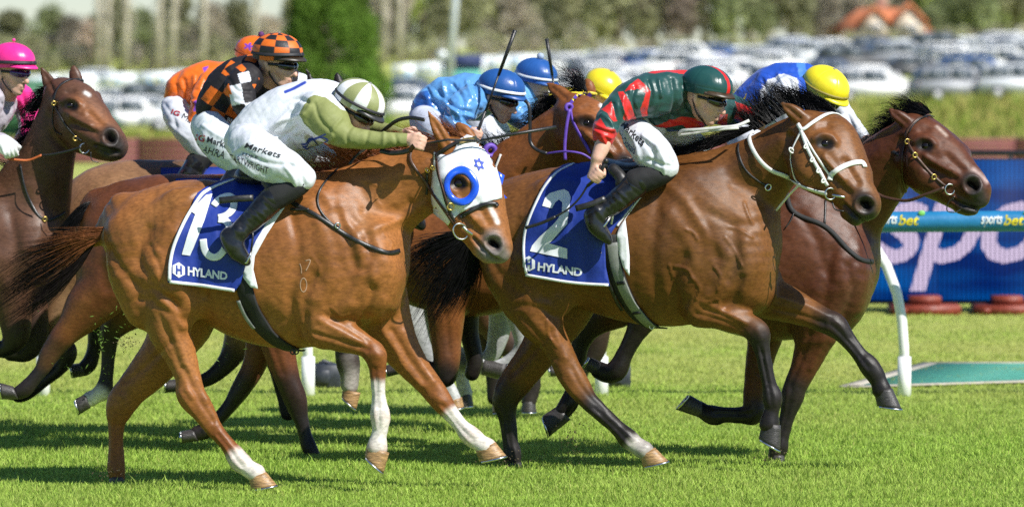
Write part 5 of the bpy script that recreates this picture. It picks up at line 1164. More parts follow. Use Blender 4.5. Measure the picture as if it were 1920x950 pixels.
    st(h, 'rein', [(1552, 362), (1530, 356), (1500, 345), (1470, 328), (1445, 318), (1425, 300), (1410, 275), (1406, 256), (1412, 242)], .024, webwhite, lift=.01)
    rein(h, 'rein', [(1272, 253, -.2), (1280, 245, -.24), (1310, 243, -.26), (1350, 239, -.25), (1380, 236, -.22), (1405, 226, -.16)], .017, webgrey, .005); rein(h, 'rein', [(1272, 253, -.2), (1300, 250, -.22), (1350, 243, -.25), (1385, 240, -.22)], .014, webgrey)
    rein(h, 'martingale_strap', [(1500, 345, -.3), (1480, 365, -.2), (1455, 395, -.1)], .012, webwhite)
    st(h, 'breastplate', [(1395, 240), (1387, 262), (1384, 285), (1395, 315), (1415, 335), (1440, 350)], .014, leather_blk, lift=.003); ring(h, 1440, 350, .018, steel, name='buckle', lift=.01, sq=(1, .8))
    # cloth 2
    blue = [(1078, 305), (1048, 319), (1031, 333), (1016, 353), (1003, 378), (991, 405), (981, 436), (979, 477), (985, 515), (1020, 523), (1061, 530), (1100, 534), (1143, 536), (1136, 500), (1134, 457), (1150, 430), (1160, 415), (1180, 390), (1206, 360), (1200, 340), (1190, 318), (1110, 302)]
    folds = [([(1062, 355), (1064, 400), (1060, 450)], 5, .009), ([(1100, 400), (1110, 450), (1120, 500)], 12, .008), ([(1085, 440), (1095, 490), (1100, 530)], 7, -.006), ([(1140, 390), (1130, 450)], 8, .01), ([(1070, 340), (1110, 350), (1150, 345)], 10, .008)]
    cloth(h, [(1215, 352), (1190, 385), (1172, 410), (1176, 440), (1180, 480), (1180, 517), (1168, 500), (1160, 475), (1156, 440), (1162, 424), (1180, 398), (1200, 365)], 'saddle_pad', cloth_white, .016, 440, mirror=False)
    o = cloth(h, blue, 'saddle_cloth', cloth_blue, .022, 440, 6, folds); cb = [h.cbv, s.bvh()]
    bnd = lambda p: strap('binding', cb, p, .016, cloth_white, o, h.D, lift=.002, th=.004)
    bnd([(1076, 307), (1048, 321), (1033, 335), (1018, 355), (1006, 379), (994, 406), (984, 437), (982, 477), (987, 512)]); bnd([(986, 515), (1020, 521), (1061, 528), (1100, 532), (1141, 534)]); bnd([(1206, 361), (1182, 390), (1165, 412), (1157, 424)])
    poly_decal('number', cb, [(1017, 386), (1022, 372), (1030, 363), (1044, 358), (1058, 355), (1066, 360), (1070, 370), (1068, 385), (1064, 420), (1045, 440), (1030, 456), (1064, 466), (1064, 485), (994, 471), (998, 460), (1012, 444), (1030, 428), (1044, 414), (1054, 398), (1055, 380), (1048, 374), (1041, 380), (1035, 391)], print_white, o, h.D, .004)
    hyland(h, o, [(1009, 491), (1092, 503), (1091, 518), (1008, 507)], (992, 494), 13, cb)
    g = st(h, 'girth', [(1143, 440), (1146, 475), (1156, 515), (1175, 560), (1198, 592), (1224, 612), (1240, 618)], .092, blackfab, lift=.006, th=.008); strap('elastic', s.bvh(), [(1148, 455), (1153, 490), (1164, 525), (1182, 562), (1204, 592), (1222, 608)], .060, greyweb, g, h.D, lift=.015)
    strap('keeper', s.bvh(), [(1157, 529), (1173, 527)], .018, blackfab, g, h.D, lift=.021); strap('keeper', s.bvh(), [(1188, 582), (1202, 580)], .018, blackfab, g, h.D, lift=.021)
    st(h, 'stirrup_leather', [(1126, 471), (1132, 495), (1142, 525), (1156, 556), (1168, 575)], .02, leather_blk, lift=.024)
    MB().torus(HP(h, 1222, 612, -.1), .012, .004).build('girth_buckle', steel, h.root, True)
    return h
H2 = horse2()
# ------------------------------------------------------------ the bay stretched out on the rail side
def horse3():
    tubes = [
     ([(1165, 425, 80, 0, 1.1), (1220, 430, 100, 0, 1.0), (1290, 445, 125, 0, .86), (1370, 468, 148, 0, .74), (1440, 482, 155, 0, .70), (1500, 482, 148, 0, .68), (1550, 488, 98, 0, .84)], .03),
     ([(1510, 435, 110, 0, .66), (1560, 405, 92, 0, .6), (1605, 365, 76, -.03, .58), (1645, 325, 64, -.06, .58), (1678, 294, 56, -.09, .6), (1702, 270, 46, -.11, .7)], .05),
     ([(1572, 470, 64, -.02, 1.2), (1575, 520, 62, -.04, 1.35), (1565, 570, 56, -.02, 1.35), (1540, 600, 46, 0, 1.3)], .05),
     ([(1490, 400, 46, -.14, .6), (1520, 470, 58, -.175, .55), (1520, 550, 54, -.165, .6)], .10),
     ([(1712, 252, 40, -.12, .8), (1735, 275, 49, -.15, .78), (1758, 296, 50, -.17, .74), (1785, 318, 43, -.19, .76), (1812, 341, 35, -.21, .82), (1830, 358, 29, -.22, .85)], .02),
     ([(1714, 300, 40, -.13, 1.4), (1735, 332, 34, -.16, 1.35), (1765, 354, 25, -.18, 1.3), (1792, 374, 19, -.2, 1.4), (1812, 388, 14, -.21, 1.5), (1824, 393, 11, -.22, 1.5)], .025),
     ([(1832, 360, 24, -.22, 1.1), (1838, 372, 17, -.22, 1.2)], .02), ([(1800, 388, 13, -.21, 1.5), (1814, 394, 11, -.22, 1.5)], .012), ([(1738, 252, 32, -.05), (1764, 274, 34, -.07), (1788, 296, 34, -.1)], .03),
     ([(1706, 234, 15, -.18, .8), (1690, 222, 13, -.2, .6), (1676, 212, 8, -.21, .5), (1665, 204, 2, -.21, .5)], .012), ([(1733, 222, 13, -.02, .8), (1726, 208, 11, -.01, .6), (1721, 196, 5, 0, .5)], .012)]
    legs = [
     ([(1540, 545, 58), (1530, 605, 48), (1524, 645, 34), (1508, 688, 26), (1492, 722, 22), (1486, 742, 22), (1478, 775, 15.5), (1466, 815, 14), (1460, 838, 18), (1454, 855, 15)], -.15),
     ([(1450, 560, 46), (1440, 605, 38), (1430, 650, 30), (1420, 700, 24), (1414, 745, 21), (1413, 774, 22), (1390, 778, 16), (1360, 777, 15), (1338, 778, 19), (1322, 772, 15), (1312, 766, 15)], .12),
     ([(1235, 510, 60), (1225, 560, 42), (1205, 600, 26), (1188, 632, 18), (1172, 662, 16), (1158, 692, 20), (1140, 700, 18), (1124, 694, 17)], -.14),
     ([(1200, 520, 60), (1165, 570, 42), (1118, 600, 28), (1092, 635, 19), (1082, 680, 15), (1076, 725, 14), (1068, 752, 18), (1058, 768, 17)], .1)]
    h = horse('dark bay racehorse stretched out in front, white snip on its nose', 31.2, tubes, legs, (.085, .027, .011), -.0006, 1450, .0105); s = h.sk
    for path, w, a in [([(1590, 500), (1598, 550), (1580, 600)], 8, -.009), ([(1560, 470), (1550, 530), (1545, 580)], 10, -.008), ([(1610, 470), (1622, 520), (1608, 580)], 14, .008), ([(1500, 400), (1530, 450), (1545, 500)], 10, -.007), ([(1580, 370), (1620, 385), (1650, 390)], 14, -.008), ([(1540, 350), (1600, 320), (1650, 285)], 16, .007), ([(1692, 262), (1688, 300), (1690, 340), (1705, 372)], 8, -.02), ([(1520, 625), (1500, 680), (1480, 725)], 5, -.006), ([(1545, 630), (1520, 690)], 6, .006), ([(1575, 640), (1520, 640), (1470, 660)], 8, .004), ([(1440, 620), (1425, 700)], 5, -.005)]: s.stroke(path, w, a)
    for q in [[(1545, 520), (1548, 532)], [(1600, 420), (1620, 410), (1640, 420)], [(1760, 300), (1780, 310), (1790, 330)]]: s.stroke(q, 1.8, .003)
    for i, a, b in ((0, .5, .9), (1, .5, .8)): tendons(h, i, a, b)
    s.noise(.001, 20, 7); s.noise(.0009, 55, 8); s.renorm()
    headfeat(h, 1733, 273, 1823, 347, 1786, 374, 1836, 392, (.03, .022, .02), .88, (15, 11)); s.stroke([(1700, 231), (1684, 218), (1674, 210)], 4, -.007)
    s.paint([(1757, 238), (1768, 248), (1774, 254)], 2, (.45, .36, .3), 4, amt=.8); s.paint([(1826, 318), (1840, 330), (1850, 340)], 3.5, (.50, .36, .33), 5, amt=.85)
    s.paint([(1580, 580), (1600, 540)], 14, (.25, .12, .08), 25, amt=.4)
    for i, a in ((0, .48), (1, .50), (2, .30), (3, .30)): legpaint(h, i, a, 1, BLACK, .07, .05, .97)
    legpaint(h, 2, .86, .97, (.3, .25, .2), .02, .02, .6)
    finish(h, [(1734, 273, .019)])
    hoof(h, -.15, (1470, 852), (1440, 852), (1476, 880), (1434, 880)); hoof(h, .12, (1316, 784), (1316, 750), (1270, 768), (1296, 738)); hoof(h, -.14, (1128, 712), (1128, 676), (1094, 690), (1108, 668)); hoof(h, .1, (1070, 786), (1044, 758), (1030, 818), (1016, 776))
    hair('mane', [[(1560, 340, 0), (1545, 320, 0), (1530, 310, 0)], [(1620, 300, 0), (1600, 285, 0), (1585, 275, 0)], [(1655, 268, 0), (1635, 260, 0), (1622, 262, -.03)], [(1685, 235, 0), (1665, 225, 0), (1655, 235, -.03)], [(1700, 225, -.05), (1685, 205, -.03), (1668, 208, -.03)]], 700, hair_black, h.root, h.D, 12, .0026, 7, 21, 5, clump=50, bend=(-14, 10), slope=-.0006, x0=1450)
    hair('forelock', [[(1735, 215, -.14), (1705, 208, -.12), (1685, 200, -.08)], [(1742, 212, -.14), (1715, 195, -.1), (1682, 185, -.05)], [(1748, 212, -.12), (1725, 195, -.06), (1700, 178, 0)]], 450, hair_black, h.root, h.D, 13, .0024, 7, 22, 6, clump=28, bend=(-22, 14), slope=-.0006, x0=1450)
    st(h, 'browband', [(1699, 262), (1702, 246), (1715, 228), (1735, 217), (1752, 218), (1770, 224), (1784, 236)], .017, leather_brn, lift=.004); st(h, 'cheek_strap', [(1702, 262), (1710, 282), (1725, 302), (1745, 325), (1765, 343), (1776, 350)], .014, leather_brn, lift=.004); st(h, 'throat_lash', [(1700, 262), (1693, 285), (1692, 320), (1696, 350), (1706, 365)], .010, leather_brn, lift=.003)
    st(h, 'cheek_strap', [(1706, 250), (1716, 232), (1735, 221), (1750, 222)], .006, leather_blk, lift=.01)
    for a in ((1704, 266), (1716, 291), (1751, 332)): ring(h, *a, .013, brass, name='buckle', lift=.010)
    ring(h, 1782, 354, .028, steel, lift=.012); rein(h, 'bit_strap', [(1790, 368, -.36), (1778, 380, -.36), (1776, 395, -.35), (1790, 398, -.34), (1802, 392, -.3)], .006, leather_blk)
    rein(h, 'rein', [(1770, 352, -.34), (1735, 365, -.33), (1700, 376, -.3), (1660, 370, -.25), (1640, 360, -.22)], .018, leather_brn); rein(h, 'whip_end', [(1640, 268, -.1), (1660, 275, -.16), (1680, 288, -.2), (1690, 294, -.2)], .022, leather_blk, .012)
    st(h, 'breastplate', [(1475, 362), (1482, 390), (1500, 405), (1540, 420), (1565, 440), (1590, 468), (1615, 487), (1636, 490)], .026, blackfab, lift=.004, th=.006); st(h, 'neck_strap', [(1548, 375), (1547, 400), (1546, 420)], .012, leather_blk, lift=.003); st(h, 'strap_end', [(1488, 400), (1482, 415), (1472, 428)], .008, leather_blk, lift=.006)
    cloth(h, [(1180, 325), (1420, 325), (1420, 470), (1180, 500)], 'saddle_cloth', cloth_blue, .02, 450, 14)
    return h
H3 = horse3()
# ------------------------------------------------------------ dark bay at the left edge
def horse4():
    tubes = [
     ([(-210, 430, 85, 0, 1.1), (-150, 440, 110, 0, .95), (-70, 448, 128, 0, .78), (-10, 455, 122, 0, .76), (30, 462, 92, 0, .86)], .03),
     ([(5, 440, 105, 0, .66), (45, 395, 85, -.03, .62), (68, 345, 68, -.05, .6), (88, 295, 53, -.08, .62), (104, 245, 45, -.1, .65), (116, 205, 40, -.11, .7)], .05),
     ([(55, 440, 62, -.02, 1.2), (60, 480, 56, -.04, 1.3), (50, 520, 46, -.02, 1.3)], .05),
     ([(-10, 420, 50, -.17, .6), (5, 490, 58, -.2, .55)], .04),
     ([(118, 182, 38, -.12, .85), (140, 200, 48, -.16, .84), (158, 222, 48, -.2, .8), (180, 244, 40, -.24, .82), (202, 263, 33, -.27, .88), (214, 276, 26, -.28, .9)], .02),
     ([(124, 232, 34, -.12, 1.4), (142, 258, 26, -.17, 1.35), (168, 276, 17, -.21, 1.4), (192, 288, 13, -.24, 1.6), (206, 292, 10, -.26, 1.6)], .025),
     ([(214, 274, 22, -.28, 1.1)], .02) if False else ([(212, 270, 24, -.28, 1.1), (218, 278, 17, -.28, 1.2)], .02),
     ([(104, 176, 14, -.1, .8), (94, 160, 14, -.1, .6), (85, 142, 9, -.1, .5), (77, 126, 2, -.1, .5)], .012), ([(145, 156, 12, .02, .8), (141, 142, 12, .02, .6), (138, 130, 7, .02, .5), (137, 122, 2, .02, .5)], .012),
     ([(178, 185, 14, -.06, 1), (186, 192, 9, -.06, 1)], .02)]
    legs = [
     ([(20, 505, 50), (24, 565, 38), (30, 625, 26), (15, 650, 17), (-12, 652, 15), (-40, 640, 17)], -.14), ([(40, 510, 46), (58, 575, 32), (66, 630, 24), (50, 660, 17), (20, 662, 14)], .12),
     ([(-180, 520, 70), (-190, 590, 45), (-230, 660, 28), (-260, 700, 24), (-250, 760, 15), (-240, 800, 16)], -.14)]
    h = horse('dark bay racehorse at the left edge with its mouth open', 32.6, tubes, legs, (.095, .043, .025), -.0008, 0, .0105); s = h.sk
    for path, w, a in [([(90, 370), (95, 410), (85, 450)], 10, -.006), ([(60, 350), (75, 400), (80, 440)], 14, .006), ([(100, 200), (96, 230), (104, 262), (120, 275)], 8, -.016), ([(20, 400), (30, 460), (20, 520)], 10, -.007)]: s.stroke(path, w, a)
    s.noise(.0018, 22, 8); s.renorm()
    headfeat(h, 132, 198, 207, 258, 178, 272, 220, 283, (.035, .027, .024), .80, (14, 11)); s.stroke([(100, 170), (90, 150), (82, 136)], 4, -.007)
    s.stroke([(184, 280), (205, 288), (222, 286)], 3.5, -.012); s.renorm()
    s.paint([(150, 195), (190, 230), (200, 245)], 14, (.26, .095, .03), 18, amt=.8); s.paint([(125, 225), (150, 250)], 10, (.17, .065, .028), 16, amt=.7); s.paint([(160, 174), (167, 178)], 3, (.6, .58, .55), 3); s.paint([(206, 290), (218, 289)], 1.6, (.5, .33, .15), 2)
    s.paint([(50, 380), (90, 420)], 25, (.16, .085, .05), 30, amt=.5)
    for i in (0, 1, 2): legpaint(h, i, .4, 1, BLACK, .07, .05, .97)
    legpaint(h, 0, .85, 1, SOCK, .04, .03, .8)
    finish(h, [(132, 198, .018)])
    hoof(h, -.14, (-30, 650), (-36, 625), (-60, 650), (-52, 625)); hoof(h, .12, (12, 672), (10, 650), (-16, 668), (-10, 645))
    hair('mane', [[(30, 330, 0), (15, 315, 0), (0, 300, 0)], [(52, 270, -.05), (38, 270, -.06), (28, 285, -.1)], [(66, 215, -.05), (50, 220, -.08), (42, 245, -.14)], [(85, 180, -.08), (68, 178, -.06), (58, 190, -.06)], [(100, 165, -.08), (85, 165, -.05), (66, 175, -.02)]], 700, hair_black, h.root, h.D, 11, .0026, 7, 31, 4, clump=60, slope=-.0008, x0=0)
    hair('forelock', [[(112, 165, -.1), (104, 152, -.08), (103, 148, -.06)], [(140, 160, -.08), (125, 148, -.06), (108, 148, -.04)]], 130, hair_black, h.root, h.D, 4, .002, 5, 32, 2, slope=-.0008, x0=0)
    st(h, 'browband', [(102, 198), (103, 180), (112, 162), (128, 152), (146, 149), (155, 152)], .016, leather_blk, lift=.004); st(h, 'cheek_strap', [(103, 196), (112, 215), (126, 238), (142, 255), (154, 264)], .013, leather_blk, lift=.004); st(h, 'throat_lash', [(101, 198), (99, 225), (104, 245), (116, 252)], .009, leather_blk, lift=.003)
    ring(h, 104, 192, .011, brass, name='buckle'); ring(h, 144, 258, .012, brass, name='buckle'); ring(h, 161, 276, .028, steel, lift=.012); rein(h, 'bit_strap', [(170, 285, -.4), (172, 300, -.4), (185, 305, -.38)], .006, leather_blk)
    rein(h, 'rein', [(152, 276, -.4), (125, 284, -.38), (95, 290, -.34), (78, 291, -.3)], .014, leather_blk); rein(h, 'rein', [(78, 291, -.3), (55, 300, -.3), (35, 300, -.32), (15, 298, -.34)], .013, mat('orange rein', (.5, .12, .03), .6))
    st(h, 'breastplate', [(38, 308), (46, 350), (60, 385), (80, 412), (105, 408), (122, 398)], .016, leather_blk, lift=.003); ring(h, 82, 412, .012, brass, name='buckle')
    return h
H4 = horse4()
# ------------------------------------------------------------ bay of the chequered jockey, behind 13
def horse5():
    tubes = [
     ([(215, 430, 72, 0, 1.15), (245, 432, 94, 0, 1.1), (305, 435, 108, 0, .96), (380, 455, 128, 0, .84), (460, 470, 145, 0, .72), (520, 470, 145, 0, .7), (560, 460, 110, 0, .8)], .03),
     ([(520, 400, 95, 0, .6), (560, 340, 70, 0, .56), (590, 280, 55, 0, .56), (605, 225, 44, 0, .6)], .05), ([(605, 190, 38, 0, .8), (625, 230, 44, 0, .74), (655, 280, 34, 0, .8), (675, 310, 26, 0, .9)], .03),
     ([(588, 168, 12, -.1, .8), (582, 150, 8, -.1, .6), (574, 128, 1.5, -.1, .5)], .012), ([(638, 165, 12, .1, .8), (634, 148, 8, .1, .6), (630, 128, 1.5, .1, .5)], .012),
     ([(200, 440, 44, -.14, .9), (190, 500, 50, -.15, .8)], .04), ([(205, 385, 34, 0, 1), (180, 375, 20, 0, 1), (160, 385, 12, 0, 1)], .03)]
    legs = [
     ([(235, 470, 66), (205, 530, 56), (165, 575, 42), (135, 612, 29), (112, 638, 23), (94, 662, 20), (80, 690, 14), (62, 712, 13), (48, 728, 15), (36, 736, 14)], -.17),
     ([(270, 500, 70), (255, 560, 50), (225, 595, 32), (206, 625, 20), (203, 665, 14), (199, 705, 13), (194, 730, 17), (180, 742, 14), (168, 748, 15)], .14),
     ([(505, 560, 44), (518, 620, 36), (526, 665, 29), (540, 712, 24), (553, 748, 22), (564, 785, 14), (572, 815, 13), (580, 838, 15), (586, 852, 15)], -.15),
     ([(500, 560, 46), (494, 630, 32), (474, 690, 22), (452, 728, 19), (430, 762, 14), (404, 790, 13), (386, 806, 16), (370, 812, 15)], .12)]
    h = horse('brown bay racehorse of the chequered jockey, mostly behind the chestnut', 31.7, tubes, legs, (.13, .042, .015), -.0002, 350, .013); s = h.sk
    for path, w, a in [([(200, 420), (190, 480), (200, 540)], 10, -.007), ([(250, 380), (230, 430), (240, 500)], 14, .008), ([(510, 640), (530, 700)], 5, -.005)]: s.stroke(path, w, a)
    s.noise(.002, 20, 9)
    for i, a in ((0, .52), (1, .36), (2, .42), (3, .4)): legpaint(h, i, a, 1, BLACK, .07, .06, .95)
    legpaint(h, 0, .35, .6, (.25, .10, .03), .05, .05, .6); legpaint(h, 1, .82, 1, SOCK, .05, .02)
    s.paint([(160, 560), (120, 620)], 14, (.30, .11, .03), 20, amt=.5, ymax=31.75)
    s.paint([(574, 128), (584, 160)], 12, BLACK, 6); s.paint([(630, 128), (636, 160)], 12, BLACK, 6); finish(h, [])
    hoof(h, -.17, (36, 748), (24, 722), (4, 748), (0, 715)); hoof(h, .14, (170, 764), (160, 735), (150, 776), (141, 745)); hoof(h, -.15, (600, 850), (572, 852), (604, 872), (568, 872)); hoof(h, .12, (372, 826), (362, 802), (342, 830), (340, 806))
    hair('tail', [[(180, 375, -.05), (160, 385, -.1), (140, 420, -.1), (125, 480, -.1)], [(178, 380, -.05), (150, 400, -.1), (120, 440, -.1), (70, 470, -.08)], [(172, 385, -.05), (145, 410, -.1), (100, 460, -.08), (20, 470, 0)]], 420, hair_black, h.root, h.D, 11, .0026, 8, 41, 4, clump=50)
    cloth(h, [(330, 338), (520, 338), (520, 500), (330, 520)], 'saddle_cloth', cloth_blue, .02, 450, 14)
    return h
H5 = horse5()
def horse6():
    tubes = [
     ([(175, 405, 70, 0, 1.15), (205, 400, 92, 0, 1.1), (265, 402, 103, 0, .96), (340, 425, 124, 0, .84), (420, 440, 140, 0, .72), (480, 440, 140, 0, .7), (530, 430, 105, 0, .8)], .03),
     ([(490, 375, 92, 0, .6), (540, 330, 68, 0, .56), (590, 290, 52, 0, .56), (625, 260, 42, 0, .6)], .05), ([(630, 255, 36, 0, .8), (655, 280, 42, 0, .74), (690, 320, 32, 0, .8), (712, 345, 24, 0, .9)], .03),
     ([(160, 410, 44, -.14, .9), (150, 470, 50, -.15, .8)], .04)]
    legs = [
     ([(190, 440, 62), (160, 505, 50), (125, 560, 36), (103, 605, 27), (112, 640, 20), (126, 662, 20), (112, 690, 14), (80, 715, 13), (50, 735, 16), (35, 742, 14)], -.15),
     ([(210, 470, 60), (200, 530, 44), (190, 580, 28), (182, 625, 18), (176, 655, 14), (168, 680, 16), (158, 690, 15)], .13),
     ([(470, 540, 42), (455, 610, 32), (440, 655, 24), (420, 685, 18), (392, 708, 14), (360, 718, 13), (340, 720, 15)], -.14),
     ([(490, 540, 42), (505, 630, 27), (520, 690, 18), (530, 740, 12), (540, 775, 14)], .12),
     ([(560, 480, 50), (610, 560, 38), (640, 630, 28), (652, 668, 22), (656, 700, 20), (658, 722, 19)], -.1)]
    h = horse('light bay racehorse of the orange jockey, back showing behind the others', 33.0, tubes, legs[:4], (.22, .115, .055), 0, 300, .014); s = h.sk
    s.noise(.002, 20, 10)
    for i, a in ((0, .46), (1, .30), (2, .4), (3, .4)): legpaint(h, i, a, 1, BLACK, .07, .05, .95)
    s.paint([(290, 300), (330, 310), (400, 320)], 25, (.06, .04, .03), 30, amt=.6); s.paint([(125, 555), (105, 600)], 20, (.33, .19, .1), 10, amt=.6)  # rider's shadow on the back painted into the coat, then the paler thigh
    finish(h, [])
    hoof(h, -.15, (40, 752), (30, 728), (10, 748), (8, 722)); hoof(h, .13, (162, 704), (152, 678), (138, 708), (134, 680)); hoof(h, -.14, (340, 732), (338, 708), (312, 736), (312, 710))
    cloth(h, [(302, 318), (460, 316), (460, 470), (300, 470)], 'saddle_cloth', cloth_blue, .02, 430, 14)
    hair('tail', [[(140, 375, 0), (110, 400, 0), (90, 470, 0)], [(140, 385, 0), (120, 430, 0), (105, 520, 0)]], 160, hair_dark, h.root, h.D, 8, .0026, 7, 51, 4)
    return h
H6 = horse6()
def horse7():
    tubes = [
     ([(640, 430, 72, 0, 1.15), (670, 430, 95, 0, 1.1), (730, 435, 110, 0, .96), (800, 450, 126, 0, .84), (870, 458, 135, 0, .72), (920, 455, 128, 0, .7), (955, 450, 95, 0, .8)], .03),
     ([(900, 405, 100, 0, .66), (945, 365, 86, -.02, .6), (990, 322, 74, -.05, .58), (1030, 280, 62, -.08, .6), (1058, 248, 52, -.11, .65), (1072, 228, 44, -.12, .7)], .05),
     ([(945, 430, 60, -.02, 1.2), (955, 490, 54, -.04, 1.3)], .05),
     ([(1076, 212, 38, -.14, .9), (1098, 228, 45, -.2, .9), (1114, 252, 45, -.25, .86), (1138, 278, 37, -.3, .88), (1160, 300, 30, -.33, .92), (1172, 312, 24, -.34, .95)], .02),
     ([(1072, 255, 34, -.14, 1.4), (1094, 285, 27, -.2, 1.35), (1124, 308, 20, -.25, 1.4), (1150, 322, 15, -.3, 1.6)], .025), ([(1172, 310, 22, -.34, 1.1), (1176, 318, 16, -.34, 1.2)], .02),
     ([(1066, 190, 15, -.14, .8), (1052, 176, 14, -.13, .6), (1038, 166, 10, -.12, .5), (1024, 154, 2, -.12, .5)], .012), ([(1106, 172, 12, .02, .8), (1104, 160, 10, .02, .6), (1100, 150, 4, .02, .5)], .012)]
    legs = [
     ([(850, 520, 48), (838, 570, 38), (836, 620, 31), (838, 662, 26), (836, 692, 24), (832, 706, 20), (800, 690, 15), (770, 672, 14), (752, 680, 17)], -.15),
     ([(870, 510, 46), (872, 570, 28), (880, 625, 18), (890, 675, 16), (885, 700, 14)], .12),
     ([(700, 500, 60), (690, 560, 44), (668, 610, 30), (650, 650, 22), (652, 676, 23), (656, 700, 19), (655, 722, 17)], -.15),
     ([(930, 520, 40), (975, 560, 30), (1030, 580, 24), (1100, 560, 20)], .12)]
    h = horse('bright bay racehorse with a purple bridle and yellow diamond browband', 32.2, tubes, legs[:3], (.20, .068, .019), -.0007, 850, .0115); s = h.sk
    for path, w, a in [([(980, 330), (1020, 320), (1060, 320)], 12, -.007), ([(940, 340), (990, 290), (1030, 240)], 14, .007), ([(838, 590), (842, 660)], 5, -.005)]: s.stroke(path, w, a)
    s.noise(.0018, 22, 11); s.renorm()
    headfeat(h, 1099, 230, 1172, 310, 1140, 322, 1180, 332, (.04, .03, .026), .85, (15, 9)); s.stroke([(1060, 184), (1046, 172), (1034, 164)], 4, -.007)
    s.paint([(1128, 198), (1134, 204)], 4, (.7, .68, .65), 3); s.paint([(835, 640), (836, 690)], 18, (.06, .03, .02), 22, amt=.7, ymax=32.3)
    for i, a in ((0, .55), (1, .3), (2, .42)): legpaint(h, i, a, 1, BLACK, .07, .04, .95)
    legpaint(h, 2, .66, 1, SOCK, .05, .02); legpaint(h, 0, .92, 1, SOCK, .04, .02)
    finish(h, [(1100, 230, .018)])
    hoof(h, -.15, (676, 736), (640, 728), (668, 768), (638, 742), hoof_tan); hoof(h, -.15, (752, 700), (738, 676), (728, 706), (722, 684), hoof_dark)
    hair('mane', [[(890, 300, 0), (880, 270, 0), (885, 250, 0)], [(940, 290, 0), (925, 265, 0), (915, 250, -.05)], [(985, 250, 0), (970, 240, 0), (955, 260, -.1)], [(1015, 215, 0), (1000, 215, 0), (985, 250, -.14)], [(1050, 190, -.05), (1020, 190, 0), (1000, 210, -.1)], [(1070, 180, -.05), (1035, 180, 0), (1005, 195, 0)]], 620, hair_black, h.root, h.D, 13, .0028, 7, 61, 5, clump=60, slope=-.0007, x0=850)
    hair('forelock', [[(1085, 172, -.14), (1060, 160, -.1), (1045, 145, -.05)], [(1098, 172, -.14), (1080, 145, -.08), (1058, 128, 0)], [(1102, 172, -.1), (1090, 140, -.04), (1075, 125, .02)]], 300, hair_black, h.root, h.D, 15, .002, 7, 62, 8, clump=24, slope=-.0007, x0=850)
    purple = mat('purple webbing', (.13, .06, .4), .55, var=.15); yell = mat('yellow browband', (.75, .58, .06), .5)
    b = st(h, 'browband', [(1070, 200), (1075, 188), (1085, 179), (1100, 174), (1115, 176), (1124, 181)], .02, yell, lift=.004, th=.006)
    for k in range(6): x, y = np.array([(1074, 193), (1080, 185), (1088, 179), (1097, 176), (1106, 176), (1115, 178)][k]); poly_decal('diamond', h.sk.bvh(), [(x-4, y+2), (x, y-4), (x+4, y+1), (x+1, y+4)], purple, b, h.D, .013, 4)
    st(h, 'cheek_strap', [(1070, 205), (1074, 225), (1085, 248), (1098, 270), (1108, 288)], .02, purple, lift=.004); rein(h, 'ribbon', [(1068, 205, -.35), (1062, 240, -.36), (1059, 275, -.36), (1060, 300, -.36)], .018, purple); ring(h, 1069, 204, .018, purple, lift=.012, name='rosette', r=.011)
    rein(h, 'rein', [(1108, 298, -.4), (1090, 288, -.42), (1060, 284, -.42), (1025, 288, -.36)], .012, purple); rein(h, 'rein', [(1025, 288, -.36), (1005, 280, -.34), (994, 265, -.33), (994, 235, -.33), (992, 200, -.33), (984, 188, -.32)], .02, leather_blk, .006)
    st(h, 'neck_strap', [(940, 290), (930, 315), (925, 330)], .014, webwhite, lift=.006); ring(h, 922, 286, .03, purple, name='rosette', lift=.015, r=.016)
    cloth(h, [(660, 330), (775, 330), (760, 480), (660, 500)], 'saddle_cloth', cloth_blue, .02, 450, 14)
    return h
H7 = horse7()
def horse8():
    tubes = [([(700, 430, 90, 0, 1.1), (760, 430, 105, 0, .96), (830, 440, 122, 0, .84), (900, 450, 132, 0, .72), (950, 450, 125, 0, .7), (985, 445, 92, 0, .8)], .03), ([(950, 400, 90, 0, .6), (1000, 330, 64, 0, .56), (1030, 270, 48, 0, .6)], .05), ([(1040, 250, 40, 0, .8), (1062, 290, 40, 0, .8), (1085, 325, 26, 0, .9)], .03), ([(1030, 225, 13, -.05, .7), (1026, 210, 8, -.05, .5), (1024, 198, 2, -.05, .5)], .012)]
    legs = [([(745, 500, 60), (755, 560, 40), (775, 610, 24), (795, 655, 17), (815, 690, 15), (838, 725, 16), (850, 748, 15)], -.14), ([(760, 520, 50), (790, 600, 26), (830, 640, 18), (862, 672, 17), (866, 710, 13), (872, 738, 15)], .14),
            ([(940, 510, 44), (960, 560, 27), (976, 610, 20), (980, 650, 17), (955, 676, 12), (918, 690, 12), (900, 686, 15)], -.14), ([(950, 520, 40), (940, 600, 24), (925, 660, 16), (895, 680, 12), (868, 678, 13)], .1)]
    h = horse('grey racehorse, only its pale legs showing between the front horses', 33.6, tubes, legs, (.40, .40, .40), 0, 800, .014); h.sk.noise(.002, 20, 12)
    for i in range(4): legpaint(h, i, .25, .6, (.22, .225, .23), .06, .08, .7)
    legpaint(h, 3, .93, 1, (.05, .05, .05), .05, .03)
    finish(h, [])
    hoof(h, -.14, (866, 744), (840, 752), (870, 762), (842, 770), hoof_tan); hoof(h, .14, (884, 738), (862, 740), (888, 760), (858, 762)); hoof(h, -.14, (902, 702), (904, 672), (940, 712), (952, 676)); cloth(h, [(780, 330), (900, 330), (900, 470), (780, 490)], 'saddle_cloth', cloth_blue, .02, 450, 14)
    return h
H8 = horse8()
